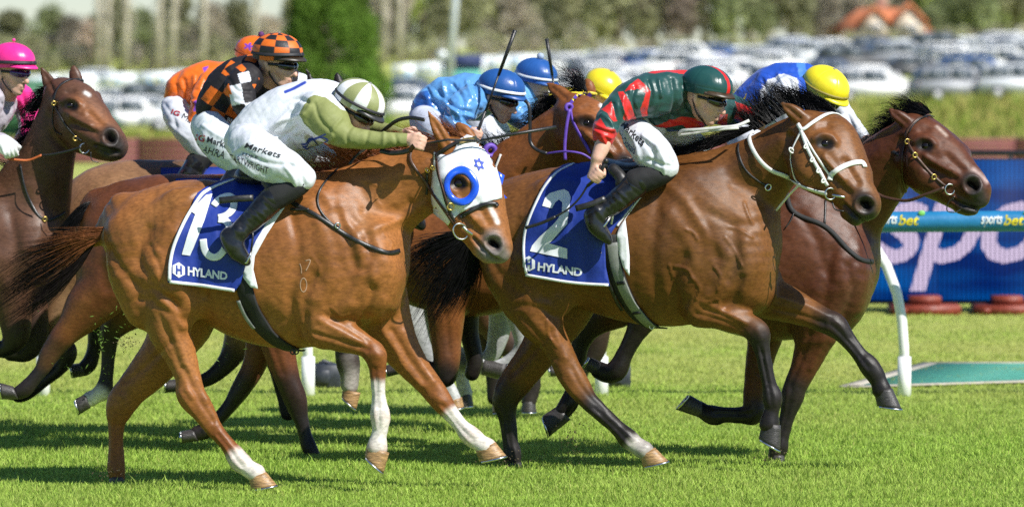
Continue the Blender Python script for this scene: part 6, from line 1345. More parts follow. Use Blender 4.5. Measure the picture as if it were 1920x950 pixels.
def horse9():
    tubes = [([(850, 420, 88, 0, 1.1), (910, 425, 104, 0, .96), (980, 435, 120, 0, .84), (1050, 445, 130, 0, .72), (1100, 445, 122, 0, .7), (1135, 440, 90, 0, .8)], .03), ([(1100, 400, 88, 0, .6), (1160, 345, 62, 0, .56), (1200, 300, 48, 0, .6)], .05), ([(1205, 285, 38, 0, .8), (1230, 320, 40, 0, .8), (1255, 355, 26, 0, .9)], .03), ([(1195, 265, 12, -.05, .7), (1192, 252, 8, -.05, .5), (1190, 242, 2, -.05, .5)], .012)]
    legs = [([(1110, 510, 44), (1118, 570, 32), (1120, 620, 25), (1114, 660, 20), (1090, 690, 15), (1055, 690, 13)], -.14), ([(1120, 520, 40), (1110, 600, 28), (1100, 660, 18), (1085, 710, 13)], .12),
            ([(900, 500, 56), (905, 570, 38), (950, 640, 26), (985, 680, 20), (1000, 720, 14), (992, 752, 15)], -.14), ([(890, 500, 56), (900, 580, 36), (920, 650, 22), (925, 710, 14), (928, 745, 15)], .14)]
    h = horse('dark brown racehorse on the rail, hidden behind the purple bridled bay', 35.0, tubes, legs, (.10, .045, .025), 0, 1000, .015); h.sk.noise(.002, 20, 13)
    for i in range(4): legpaint(h, i, .45, 1, BLACK, .07, .05, .9)
    finish(h, []); hoof(h, -.14, (1060, 704), (1056, 680), (1032, 706), (1030, 684)); hoof(h, .12, (1096, 708), (1074, 710), (1098, 730), (1070, 732)); hoof(h, -.14, (1004, 752), (978, 752), (1006, 772), (974, 772)); hoof(h, .14, (938, 736), (922, 744), (936, 772), (922, 774), hoof_tan)
    cloth(h, [(950, 330), (1070, 330), (1070, 460), (950, 480)], 'saddle_cloth', cloth_blue, .02, 440, 14)
    return h
H9 = horse9()
# ============================================================ jockeys
def satin(name, rough=.4, bump=.004): 
    m = mat(name, (.5, .5, .5), rough, var=.06, vscale=12, bump=bump, bscale=26, attr='col', spec=.5, sheen=.1, ridge=.018, rscale=7, stretch=(1, 1, 1.4)); return m
satinm = satin('satin silks'); cottonm = mat('lycra silks', (.5, .5, .5), .62, var=.05, vscale=20, bump=.003, bscale=30, attr='col', spec=.3, ridge=.011, rscale=6)
breechm = mat('white breeches', (.5, .5, .5), .5, var=.04, vscale=20, bump=.003, bscale=34, attr='col', spec=.35, ridge=.013, rscale=7)
skinm = mat('skin', (.5, .3, .2), .48, var=.08, vscale=40, bump=.0006, bscale=300, attr='col', spec=.4)
bootm = mat('black boot leather', (.012, .012, .013), .22, var=.4, vscale=30, bump=.003, bscale=28, coat=.3)
sockm = mat('black knee guard', (.012, .012, .013), .8, var=.3, bump=.001, bscale=200)
helmm = mat('silk cap cover', (.5, .5, .5), .33, var=.05, vscale=20, bump=.0025, bscale=22, attr='col', ridge=.005, rscale=6); shellm = mat('helmet shell paint', (.5, .5, .5), .28, var=.03, attr='col', coat=.4)
lensm = mat('goggle lens', (.008, .008, .01), .06, var=.1, coat=1.0); gframe = mat('goggle frame', (.015, .015, .017), .4)
txtblk = mat('print black', (.015, .015, .016), .6); txtred = mat('print red', (.5, .02, .03), .6); txtblu = mat('print dark blue', (.02, .04, .2), .6); txtwht = mat('print pale', (.75, .75, .76), .6); txtnavy = mat('print navy', (.01, .03, .25), .6)
SKIN = (.68, .40, .295)
def rot(yaw, pitch, roll=0):
    """columns: forward, left, up. yaw 0 looks to the right of the picture, positive turns towards the camera; pitch positive looks down"""
    y, p, r = (math.radians(a) for a in (yaw, pitch, roll))
    f = np.array((math.cos(p)*math.cos(y), -math.cos(p)*math.sin(y), -math.sin(p))); l = np.array((math.sin(y), math.cos(y), 0)); u = np.cross(f, l)
    l2 = l*math.cos(r)+u*math.sin(r); u2 = np.cross(f, l2); return np.stack([f, l2, u2], 1)
class Man: pass
def head_parts(c, R, sc=1.0):
    W_ = lambda p: c+R@(np.array(p, float)*sc)
    def tw(pts, k=.014): return TW([(*W_(q[:3]), q[3]*sc) for q in pts], k, 2)
    L = [tw([(-.018, 0, .03, .088), (-.012, 0, .032, .088)]), tw([(.03, 0, .012, .066), (.045, 0, -.045, .046), (.052, 0, -.085, .028)]), tw([(-.02, .036, -.03, .03), (.02, .03, -.070, .023), (.052, .012, -.096, .02)]), tw([(-.02, -.036, -.03, .03), (.02, -.03, -.070, .023), (.052, -.012, -.096, .02)]),
         tw([(.058, 0, -.100, .019), (.062, 0, -.102, .018)]), tw([(.05, .036, -.02, .03), (.055, .03, -.03, .028)]), tw([(.05, -.036, -.02, .03), (.055, -.03, -.03, .028)]), tw([(.076, .0, .02, .02), (.078, .026, .018, .016)]), tw([(.076, .0, .02, .02), (.078, -.026, .018, .016)]),
         tw([(.085, 0, .008, .010), (.102, 0, -.014, .013), (.115, 0, -.036, .0145)], .007), tw([(.094, .012, -.040, .009), (.095, .013, -.04, .009)], .006), tw([(.094, -.012, -.040, .009), (.095, -.013, -.04, .009)], .006),
         tw([(.080, .020, -.064, .006), (.092, 0, -.062, .0095), (.080, -.020, -.064, .006)], .006), tw([(.078, .018, -.077, .006), (.089, 0, -.079, .0105), (.078, -.018, -.077, .006)], .006)]
    for s in (1, -1): L.append(tw([(-.006, .076*s, -.028, .009), (-.012, .089*s, -.004, .014), (-.018, .095*s, .02, .013)], .008))
    return L, W_
def person(label, D, c_px, yaw, pitch, roll=0, dy=0, sc=1.0, group='jockeys riding in the race'):
    m = Man(); m.D = D; m.c = P(c_px[0], c_px[1], D+dy); m.R = rot(yaw, pitch, roll); m.sc = sc
    m.root = empty('person', (m.c[0], D, m.c[2]-.5), label, 'person', group); m.skin, m.W = head_parts(m.c, m.R, sc); return m
def build_skin(m, extra, neck=None, vox=.006, mouth=True):
    parts = m.skin+extra
    s = Skin(parts, vox, SKIN, 1); W_ = m.W
    s.cap3([W_((.088, .014, -.071)), W_((.092, 0, -.071)), W_((.088, -.014, -.071))], .0055, (.10, .025, .022), .004)
    s.cap3([W_((.084, .016, -.064)), W_((.092, 0, -.062)), W_((.084, -.016, -.064))], .006, (.45, .17, .13), .006, .6); s.cap3([W_((.112, 0, -.034)), W_((.108, 0, -.03))], .012, (.66, .26, .19), .016, .7)
    s.cap3([W_((.05, .05, -.03)), W_((.06, .045, -.03))], .018, (.55, .24, .17), .02, .5); s.cap3([W_((.05, -.05, -.03)), W_((.06, -.045, -.03))], .018, (.55, .24, .17), .02, .5)
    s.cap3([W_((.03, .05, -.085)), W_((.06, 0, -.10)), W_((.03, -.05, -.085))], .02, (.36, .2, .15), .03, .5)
    s.renorm(); s.build('body', skinm, m.root); m.bs = s; return s
def goggles(m, lens=lensm, up=0.008):
    W_ = m.W; o = None
    for sg in (1, -1):
        pts = [(.055, .066*sg, up+.003), (.078, .045*sg, up), (.093, .018*sg, up-.003), (.098, .004*sg, up-.004)]
        V, Q = sdf_mesh([TW([(*W_(p), r*m.sc) for p, r in zip(pts, (.016, .021, .021, .014))], .01, 3)], .0045, 1); mm = link('goggle_lens', mesh_np('goggle_lens', V, Q), lens, m.root)
    A = np.array([W_((.06*math.cos(q)-.005+.03*max(0, math.cos(q)), .094*math.sin(q), up+.006)) for q in np.linspace(.75, 5.53, 22)]); Nn = np.array([(a-m.c)/np.linalg.norm(a-m.c) for a in A])
    strap_mesh(A, Nn, .016, .003).build('goggle_strap', gframe, m.root, True)
    # frame over the lenses
    A = np.array([W_((.096-.35*abs(y)**1.3*1.6, y, up+.021)) for y in np.linspace(-.066, .066, 13)]); MB().tube(list(A), .005*m.sc, 8).build('goggle_frame', gframe, m.root, True)
def helmet(m, colour,  mt=helmm, band=(.015, .015, .017), pom=None, peak=(.02, .02, .022), bandw=.02, a=.128, b=.108, h=.118, z0=.040, fore=-.004, badge=None):
    W0 = m.W; hs = lambda p: W0(np.array(p, float)*np.array((1.1, 1.12, 1.12)))
    """cap: dome of rings; colour(u, v, x, y, z) gives the silk's pattern"""
    n, r = 144, 56; V = []; C = []; F = []; sc = m.sc
    for i in range(r+1):
        v = i/r
        for j in range(n):
            q = 2*math.pi*j/n
            if v < .86:
                t = v/.86*math.pi/2*1.05; x, y, z = math.sin(t)*math.cos(q), math.sin(t)*math.sin(q), math.cos(t); p = (fore+a*x, b*y*(1-.05*x), z0+.03+(h-.03)*z)
            else:
                w = (v-.86)/.14; t = math.pi/2*1.05; p = (fore+a*math.sin(t)*math.cos(q)*(1-.03*w), b*math.sin(t)*math.sin(q)*(1-.03*w), z0+.03+(h-.03)*math.cos(t)-.034*w+.012*w*max(0, math.cos(q)))
            seam = .0012*math.exp(-(((q/(math.pi/3)) % 1-.5)/.03)**2) if mt is helmm else 0
            p = np.array(p)*np.array((1.1, 1.12, 1.12)); V.append(m.W(p*(1-seam*8))); C.append(colour(q, v, p[0], p[1], p[2]))
    for i in range(r):
        for j in range(n): F.append((i*n+j, (i+1)*n+j, (i+1)*n+(j+1) % n, i*n+(j+1) % n))
    me = mesh_np('cap', V, np.array(F)); set_col(me, np.array(C)); o = link('cap', me, mt, m.root)
    # peak
    mb = MB(); k = 15; T0 = []; B0 = []
    for i in range(k):
        q = -1.05+2.1*i/(k-1); e = .9+.1*math.cos(q); base = (fore+a*.97*math.cos(q), b*.97*math.sin(q), z0+.012); out = (fore+a*.97*math.cos(q)+.030*math.cos(q*.6)*math.cos(q*1.45)**.5 if abs(q) < 1.05 else base[0], b*.99*math.sin(q), z0-.006)
        for dz in (0, .007): T0.append((hs((base[0], base[1], base[2]+dz)), hs((out[0], out[1], out[2]+dz))))
    V2 = []; 
    for i in range(k): (b0, o0), (b1, o1) = T0[2*i], T0[2*i+1]; V2 += [b0, o0, o1, b1]
    F2 = [(i*4+j, i*4+(j+1) % 4, (i+1)*4+(j+1) % 4, (i+1)*4+j) for i in range(k-1) for j in range(4)]
    pm = MB().add(V2, F2); me = mesh_np('peak', pm.V, pm.F); pk = mat('peak', peak, .4); link('peak', me, pk, m.root)
    if bandw:
        A = np.array([hs((fore+a*1.015*math.cos(q), b*1.02*math.sin(q), z0+.018+.010*max(0, math.cos(q)))) for q in np.linspace(0, 2*math.pi, 40)]); Nn = np.array([(x-m.c)/np.linalg.norm(x-m.c) for x in A]); strap_mesh(A, Nn, bandw, .003).build('cap_band', mat('cap band', band, .6), m.root, True)
    if pom: MB().ball(hs((fore, 0, z0+h+.012)), .018 if len(pom) == 3 else pom[3], 14, 10).build('pompom', mat('pompom', pom[:3], .7, bump=.004, bscale=120), m.root, True)
    else: MB().ball(hs((fore, 0, z0+h)), .010, 12, 8, (1, 1, .5)).build('button', mat('cap button', (.2, .2, .2), .6), m.root, True)
    # chin strap
    for s in (1, -1):
        A = [m.W(p) for p in ((-.01, .088*s, .0), (.005, .078*s, -.045), (.03, .052*s, -.088), (.045, .0, -.118))]; A = cr(np.array(A), 4); Nn = np.array([(x-m.W((0, 0, -.03)))/np.linalg.norm(x-m.W((0, 0, -.03))) for x in A]); strap_mesh(A, Nn, .012, .002).build('chin_strap', gframe, m.root, True)
    return o
def fist(c, axis, back, wrist, sc=1.0, k=.006):
    """hand closed round a rod along axis at c; back points from the rod to the knuckles; wrist in world"""
    c = np.array(c, float); ax = np.array(axis, float); ax /= np.linalg.norm(ax); u = np.array(back, float); u -= ax*(u@ax); u /= np.linalg.norm(u); w = np.cross(ax, u); wrist = np.array(wrist, float)
    if (wrist-c)@w > 0: w = -w          # fingers wrap away from the wrist
    parts = []; pos = lambda o, rho, th: c+ax*o+(u*math.cos(th)+w*math.sin(th))*rho
    kn = []
    for i, (o, l) in enumerate(((.031, .95), (.0105, 1.05), (-.0105, 1.0), (-.030, .85))):
        o *= sc; a0 = -.75; pts = [(*pos(o, .036*sc, a0), .0105*sc), (*pos(o, .036*sc, .35), .0103*sc), (*pos(o*.98, .031*sc*l, 1.35), .0095*sc), (*pos(o*.95, .025*sc, 2.5*l), .0085*sc), (*pos(o*.93, .021*sc, 3.4*l), .0075*sc)]
        parts.append(TW(pts, k, 4)); kn.append(pos(o, .033*sc, a0))
    for q in kn: parts.append(TW([(*q, .0135*sc), (*(q*.45+wrist*.55), .016*sc), (*wrist, .02*sc)], .012, 3))
    tb = wrist*.6+kn[0]*.4
    parts.append(TW([(*(tb-u*.004), .015*sc), (*(pos(.045*sc, .018*sc, -1.9)), .0125*sc), (*(pos(.04*sc, .026*sc, 3.6)), .0108*sc), (*(pos(.020*sc, .030*sc, 2.9)), .009*sc)], k, 4))
    return parts
def silk(m, name, parts, base, mt, vox=.007, paint=None, wr=.0022, strokes=(), seed=1, parent=None):
    s = Skin(parts, vox, base, 1)
    for q in strokes: s.stroke(*q)
    s.noise(wr, 26, seed); s.noise(wr*.5, 60, seed+50); s.renorm()
    if paint: paint(s)
    s.build(name, mt, parent or m.root); return s
def TJ(m, pts, k=.025, s=1.0, sub=4, dy=0, grow=0): return T([(a[0], a[1], a[2], a[3]+dy)+tuple(a[4:]) for a in pts], m.D, k, 0, 0, s, sub, grow)
def folds(paths, w=4, h=.006): return [(p, w, h*(1 if i % 2 else -1)) for i, p in enumerate(paths)]
WHITE = (.63, .65, .69)
def bodycore(m, tubes, extra, neck, vox=.008):
    """skin figure under the clothes: one continuous body with head and hands"""
    ex = [TJ(m, t, .03, grow=-.032) for t in tubes]+extra
    ex.append(TJ(m, neck, .02)); return build_skin(m, ex, vox=vox)
def legset(m, thigh, sock, boot, foot, sk=None, vox=.007, btxt=True, shine=()):
    parts = [TJ(m, sock, .02)]; silk(m, 'knee_guard', parts, (.01, .01, .01), sockm, vox, wr=.0015)
    b = Skin([TJ(m, boot, .015), TJ(m, foot, .018)], .0065, (.01, .01, .01), 1)
    mid = np.array(boot)[:, :2]
    for i in range(len(mid)-1):
        for f in (.25, .6):
            p = mid[i]*(1-f)+mid[i+1]*f; d = mid[i+1]-mid[i]; n = np.array((-d[1], d[0]))/np.hypot(*d)*16; b.stroke([tuple(p-n), tuple(p+n*.9+d*.1)], 4, .004*(1 if i % 2 else -.8))
    b.noise(.0012, 40, 4); b.renorm(); b.build('boot', bootm, m.root); return b
def letters(m, s, items):
    for t, q, mt, kw in items: text_decal('lettering', s.bvh(), t, q, mt, s.o, m.D, .003, **kw)
# ------------------------------------------------------------ olive and white jockey on 13
def jockey13():
    D = 29.0; m = person('jockey in white silks with olive sleeves and an olive and white striped cap', D, (664, 213), 32, 30, -6, -.12, 1.0)
    tor = [(470, 258, 46, 0, .95), (500, 240, 55, 0, .95), (545, 222, 64, 0, .92), (590, 208, 60, 0, .95), (618, 194, 42, .02, 1.1), (634, 192, 30, .04, 1.0)]
    sh = [(598, 214, 44, -.17), (615, 228, 40, -.21), (640, 250, 27, -.25), (660, 258, 22, -.27), (700, 263, 17, -.29), (735, 263, 14, -.31), (764, 262, 12, -.32)]
    far = [(625, 190, 34, .17), (660, 225, 28, .2), (690, 240, 18, .16), (725, 246, 14, .06), (755, 252, 11, -.05)]
    th = [(466, 272, 40, -.14, 1), (490, 292, 44, -.24, 1), (525, 312, 38, -.30, 1), (552, 325, 30, -.33, 1), (568, 334, 24, -.33, 1)]
    thf = [(490, 262, 40, .15), (540, 272, 38, .27), (585, 288, 27, .3), (612, 296, 20, .3)]
    sock = [(570, 338, 19, -.33), (556, 347, 22.5, -.33), (530, 362, 25, -.33), (508, 376, 24, -.33)]
    boot = [(510, 374, 25, -.33), (492, 392, 24, -.33), (472, 412, 21.5, -.335), (455, 428, 19.5, -.34), (443, 440, 20, -.34)]
    foot = [(430, 444, 19, -.34), (437, 458, 21, -.345), (446, 472, 18, -.35), (455, 483, 13, -.355), (463, 491, 8, -.36)]
    hw = P(766, 262, D-.32); hc = P(786, 268, D-.335)
    hands = fist(hc, (.25, .15, .95), (-.05, -.7, .6), hw)+fist(P(772, 258, D-.07), (.2, -.1, .95), (-.1, -.3, .8), P(752, 252, D-.05))
    bodycore(m, [tor, sh, far, th, thf], hands+[TJ(m, [(755, 262, 12, -.31), (768, 262, 12, -.32), (778, 264, 13, -.33)], .01)], [(640, 192, 32, 0), (655, 198, 26, -.03)])
    J = [TJ(m, tor, .03), TJ(m, sh, .035), TJ(m, far, .03)]
    OL = (.225, .245, .085)
    def paint(s):
        s.poly([(573, 186), (590, 178), (610, 182), (640, 205), (700, 225), (790, 235), (790, 300), (640, 290), (600, 258), (572, 232), (563, 210)], OL, ymax=D-.03); s.poly([(655, 190), (790, 215), (790, 300), (650, 300)], OL, ymin=D-.1)
        for a in ((540, 168), (566, 158)): s.paint([(535, 173), (572, 156)], 2.5, (.03, .06, .35), 1)
        for p in ([(565, 270), (610, 252)], [(568, 274), (598, 258), (614, 264), (590, 276), (568, 274)], [(585, 258), (602, 280)]): s.paint(p, 1.6, (.02, .05, .32), 1, ymax=D)
    fo = folds([[(590, 195), (600, 225), (625, 250)], [(640, 222), (625, 240), (622, 262)], [(660, 235), (650, 255), (655, 275)], [(580, 200), (570, 225), (590, 250)], [(690, 248), (685, 275)], [(720, 250), (718, 274)], [(740, 250), (745, 273)]], 4, .005)+folds([[(500, 255), (540, 255), (580, 262)], [(490, 240), (530, 225), (570, 215)], [(520, 270), (555, 240)], [(480, 255), (515, 235), (545, 205)], [(545, 265), (560, 285)], [(570, 255), (575, 280)], [(530, 195), (555, 185), (575, 190)]], 5, .010)
    silk(m, 'jacket', J, WHITE, cottonm, .005, paint, .002, fo, 3)
    B = [TJ(m, [(452, 262, 32, 0, 1.1), (472, 262, 46, 0, 1.1), (492, 262, 44, 0, 1)], .03), TJ(m, th, .03), TJ(m, thf, .03)]
    bs = silk(m, 'breeches', B, WHITE, breechm, .0065, None, .0022, folds([[(545, 308), (565, 322), (570, 345)], [(535, 312), (550, 332), (555, 352)], [(520, 335), (545, 345)], [(440, 290), (470, 318), (500, 335)], [(455, 285), (500, 305), (545, 310)], [(450, 300), (480, 325)], [(560, 310), (578, 330)], [(470, 262), (440, 285)]], 4, .006)+[([(430, 280), (436, 310), (470, 338)], 8, .004)], 6)
    letters(m, bs, [('Markets', [(460, 267), (528, 287), (525, 297), (458, 277)], txtblk, dict(bold=.01, shear=.2)), ('LUKE', [(456, 286), (485, 293), (483, 299), (455, 292)], txtblk, {}), ('CARTWRIGHT', [(430, 288), (504, 314), (502, 327), (428, 299)], txtblk, {})])
    legset(m, th, sock, boot, foot)
    MB().tube([P(471, 470, D-.37), P(468, 480, D-.38), P(463, 492, D-.385), P(455, 494, D-.36)], .006).build('stirrup', steel, m.root, True); MB().tube([P(473, 420, D-.34), P(474, 445, D-.35), P(471, 470, D-.37)], .006, 6).build('stirrup_strap', leather_blk, m.root, True)
    def col(q, v, x, y, z):
        k = int(q/(2*math.pi)*12+.5); return (.26, .28, .115) if k % 2 else (.76, .76, .77)
    helmet(m, col, mat('striped cap', (.5, .5, .5), .5, attr='col', var=.05, bump=.001), bandw=.016, peak=(.03, .03, .03)); goggles(m)
    # whip in his hands: rises forward
    t = empty('riding_whip', P(795, 262, D-.34), 'black riding whip held flat over the white hooded head', 'whip')
    MB().tube([P(782, 272, D-.33), P(840, 262, D-.36), P(895, 264, D-.30), P(900, 264, D-.3)], .006, 8).build('shaft', leather_blk, t, True); MB().tube([P(899, 264, D-.3), P(960, 252, D-.28), P(1043, 238, D-.26)], [.006, .008, .009], 8).build('padding', leather_blk, t, True)
    return m
jockey13()
# whip of the striped jockey ends at the left on the cloth
def jockey2():
    D = 30.4; m = person('jockey in dark green and red striped satin, face turned to the front', D, (1322, 188), 27, 14, -3, -.16, 1.04)
    tor = [(1190, 204, 26, 0, 1), (1212, 194, 46, 0, .95), (1250, 190, 57, 0, .95), (1285, 190, 55, .02, 1), (1310, 198, 42, .06, 1.1), (1330, 206, 28, .09, 1)]
    arm = [(1250, 172, 40, -.16), (1222, 178, 42, -.20), (1186, 186, 35, -.26), (1161, 202, 29, -.3), (1144, 220, 24, -.34), (1136, 240, 24, -.37), (1131, 258, 20, -.39)]
    far = [(1345, 200, 34, .2), (1375, 207, 28, .24), (1398, 212, 20, .15), (1415, 222, 14, .05)]
    th = [(1188, 240, 26, -.12), (1200, 258, 32, -.22), (1222, 284, 36, -.30), (1240, 302, 30, -.34), (1248, 312, 25, -.34)]
    thf = [(1230, 235, 34, .15), (1275, 258, 30, .27), (1310, 275, 22, .3)]
    sock = [(1250, 318, 20, -.34), (1236, 326, 23, -.34), (1212, 334, 25, -.34), (1194, 342, 25, -.34)]
    boot = [(1198, 340, 25.5, -.34), (1176, 360, 24, -.34), (1150, 382, 21, -.345), (1128, 396, 19, -.35), (1118, 402, 19, -.35)]
    foot = [(1110, 406, 17, -.35), (1116, 420, 19, -.355), (1126, 434, 16, -.36), (1135, 444, 12, -.365), (1141, 451, 8, -.37)]
    hc = P(1121, 330, D-.43); wr = P(1117, 300, D-.42)
    axw = P(1134, 306, D-.45)-P(1101, 348, D-.43)
    hands = fist(hc, axw, (-.8, -.45, .1), wr, .98)+[TJ(m, [(1133, 262, 15, -.39), (1128, 278, 15, -.4), (1120, 296, 12, -.42)], .01)]+fist(P(1425, 232, D-.02), (.3, .1, .9), (0, -.3, .9), P(1412, 224, D+.05))
    bodycore(m, [tor, arm, far, th, thf], hands, [(1312, 206, 28, .03), (1320, 200, 25, -.10)])
    GR = (.013, .062, .056); RD_ = (.62, .02, .016)
    def paint(s):
        near = dict(ymax=D-.05)
        R = [[(1170, 172), (1182, 160), (1196, 147), (1208, 158), (1221, 171), (1219, 190), (1214, 218), (1204, 218), (1200, 205), (1206, 190), (1211, 174), (1195, 166)],
             [(1158, 172), (1168, 171), (1182, 191), (1192, 221), (1178, 228), (1168, 224), (1170, 210), (1165, 190)], [(1127, 205), (1146, 190), (1152, 206), (1160, 228), (1146, 226), (1140, 212)], [(1108, 232), (1126, 222), (1136, 238), (1150, 243), (1158, 250), (1150, 276), (1105, 262)],
             [(1212, 136), (1230, 130), (1288, 126), (1290, 140), (1250, 134), (1228, 138)], [(1192, 224), (1230, 232), (1290, 220), (1316, 226), (1330, 250), (1300, 248), (1280, 236), (1240, 238), (1200, 232)], [(1190, 234), (1240, 246), (1290, 250), (1260, 262), (1220, 254)],
             [(1350, 215), (1364, 214), (1362, 240), (1344, 232)], [(1378, 190), (1400, 200), (1425, 206), (1410, 218), (1390, 230), (1376, 222), (1384, 206)]]
        for p in R: s.poly(p, RD_)
    fo = folds([[(1215, 150), (1222, 175), (1216, 210)], [(1235, 150), (1240, 180)], [(1190, 165), (1186, 190), (1195, 215)], [(1170, 180), (1168, 200), (1176, 222)], [(1150, 195), (1155, 215), (1158, 235)], [(1130, 215), (1142, 225), (1150, 240)], [(1260, 150), (1265, 190), (1255, 230)], [(1120, 235), (1135, 242), (1152, 245)], [(1240, 215), (1275, 222), (1310, 235)], [(1220, 225), (1260, 240), (1300, 245)], [(1280, 160), (1290, 200), (1310, 225)], [(1115, 245), (1145, 258)], [(1112, 255), (1120, 268)], [(1130, 258), (1136, 272)]], 4, .008)
    silk(m, 'jacket', [TJ(m, tor, .03), TJ(m, arm, .035), TJ(m, far, .03)], GR, satinm, .0046, paint, .003, fo, 13)
    B = [TJ(m, [(1180, 235, 24, 0, 1.2), (1200, 225, 36, 0, 1.1), (1225, 225, 34, 0, 1)], .03), TJ(m, th, .03), TJ(m, thf, .03)]
    bs = silk(m, 'breeches', B, WHITE, breechm, .0065, None, .002, folds([[(1212, 268), (1225, 290), (1222, 312)], [(1230, 275), (1245, 300), (1245, 325)], [(1215, 300), (1245, 310), (1262, 312)], [(1170, 240), (1190, 265), (1200, 300)], [(1250, 290), (1262, 305)], [(1205, 255), (1240, 280)]], 4, .007), 16)
    letters(m, bs, [('Markets', [(1170, 226), (1212, 262), (1204, 276), (1163, 236)], txtblk, dict(bold=.015)), ('McDonald', [(1162, 249), (1193, 276), (1189, 290), (1158, 258)], txtblu, {})])
    legset(m, th, sock, boot, foot)
    MB().tube([P(1148, 402, D-.36), P(1138, 416, D-.385), P(1126, 432, D-.395), P(1125, 440, D-.38)], .007, 8).build('stirrup', steel, m.root, True); MB().tube([P(1164, 388, D-.35), P(1150, 400, D-.36), P(1146, 420, D-.34)], .006, 6).build('stirrup_strap', webwhite, m.root, True)
    def col(q, v, x, y, z): return RD_ if abs(y) < .013 else GR
    W1 = m.W; R2 = rot(40, 12, -3); m.W = lambda p: m.c+R2@(np.array(p, float)*m.sc)
    helmet(m, col, helmm, bandw=0, peak=(.05, .03, .015)); m.W = W1; goggles(m)
    t = empty('riding_whip', P(1121, 330, D-.44), 'black padded riding whip swung back across the number 2 cloth', 'whip')
    w = lambda *q: [P(a, b, D-c) for a, b, c in q]
    MB().tube(w((1136, 302, .46), (1128, 318, .45), (1119, 334, .435), (1101, 349, .43)), [.011, .010, .010, .009], 10).build('handle', leather_blk, t, True); MB().ball(P(1136, 302, D-.46), .015, 12, 8).build('knob', leather_blk, t, True)
    MB().tube([*cr(np.array(w((1101, 349, .43), (1086, 372, .42), (1065, 392, .41), (1040, 407, .40))), 5)], .0055, 8).build('shaft', leather_blk, t, True); MB().tube([*cr(np.array(w((1042, 406, .40), (1015, 418, .39), (985, 427, .38))), 5)], [.009]*10+[.010], 10).build('padding', leather_blk, t, True)
    return m
jockey2()
def saddle(h, pts, leather, strapp=None):
    s = Skin([T(p, h.D, .02, 0, 0) for p in pts], .011, (.02, .02, .02), 1); s.build('saddle', leather_blk, h.root)
    if strapp:
        Pn = np.array([P(a, b, h.D+c) for a, b, c in strapp]); Pn = cr(Pn, 5); strap_mesh(Pn, np.tile(np.array((0, -1.0, .1)), (len(Pn), 1)), .034, .005).build('saddle_strap', leather_blk, h.root, True)
saddle(H13, [[(455, 330, 16, 0, 5), (500, 335, 14, 0, 6), (545, 325, 14, 0, 4)], [(500, 340, 12, -.30), (515, 360, 12, -.33)]], leather_blk, [(411, 376, -.37), (440, 373, -.38), (475, 371, -.37)])
saddle(H2, [[(1130, 310, 15, 0, 5), (1180, 318, 14, 0, 6), (1230, 305, 14, 0, 4)], [(1150, 318, 12, -.30), (1165, 335, 12, -.33), (1160, 345, 8, -.34)]], leather_blk, [(1079, 391, -.38), (1105, 384, -.39), (1135, 372, -.38)])
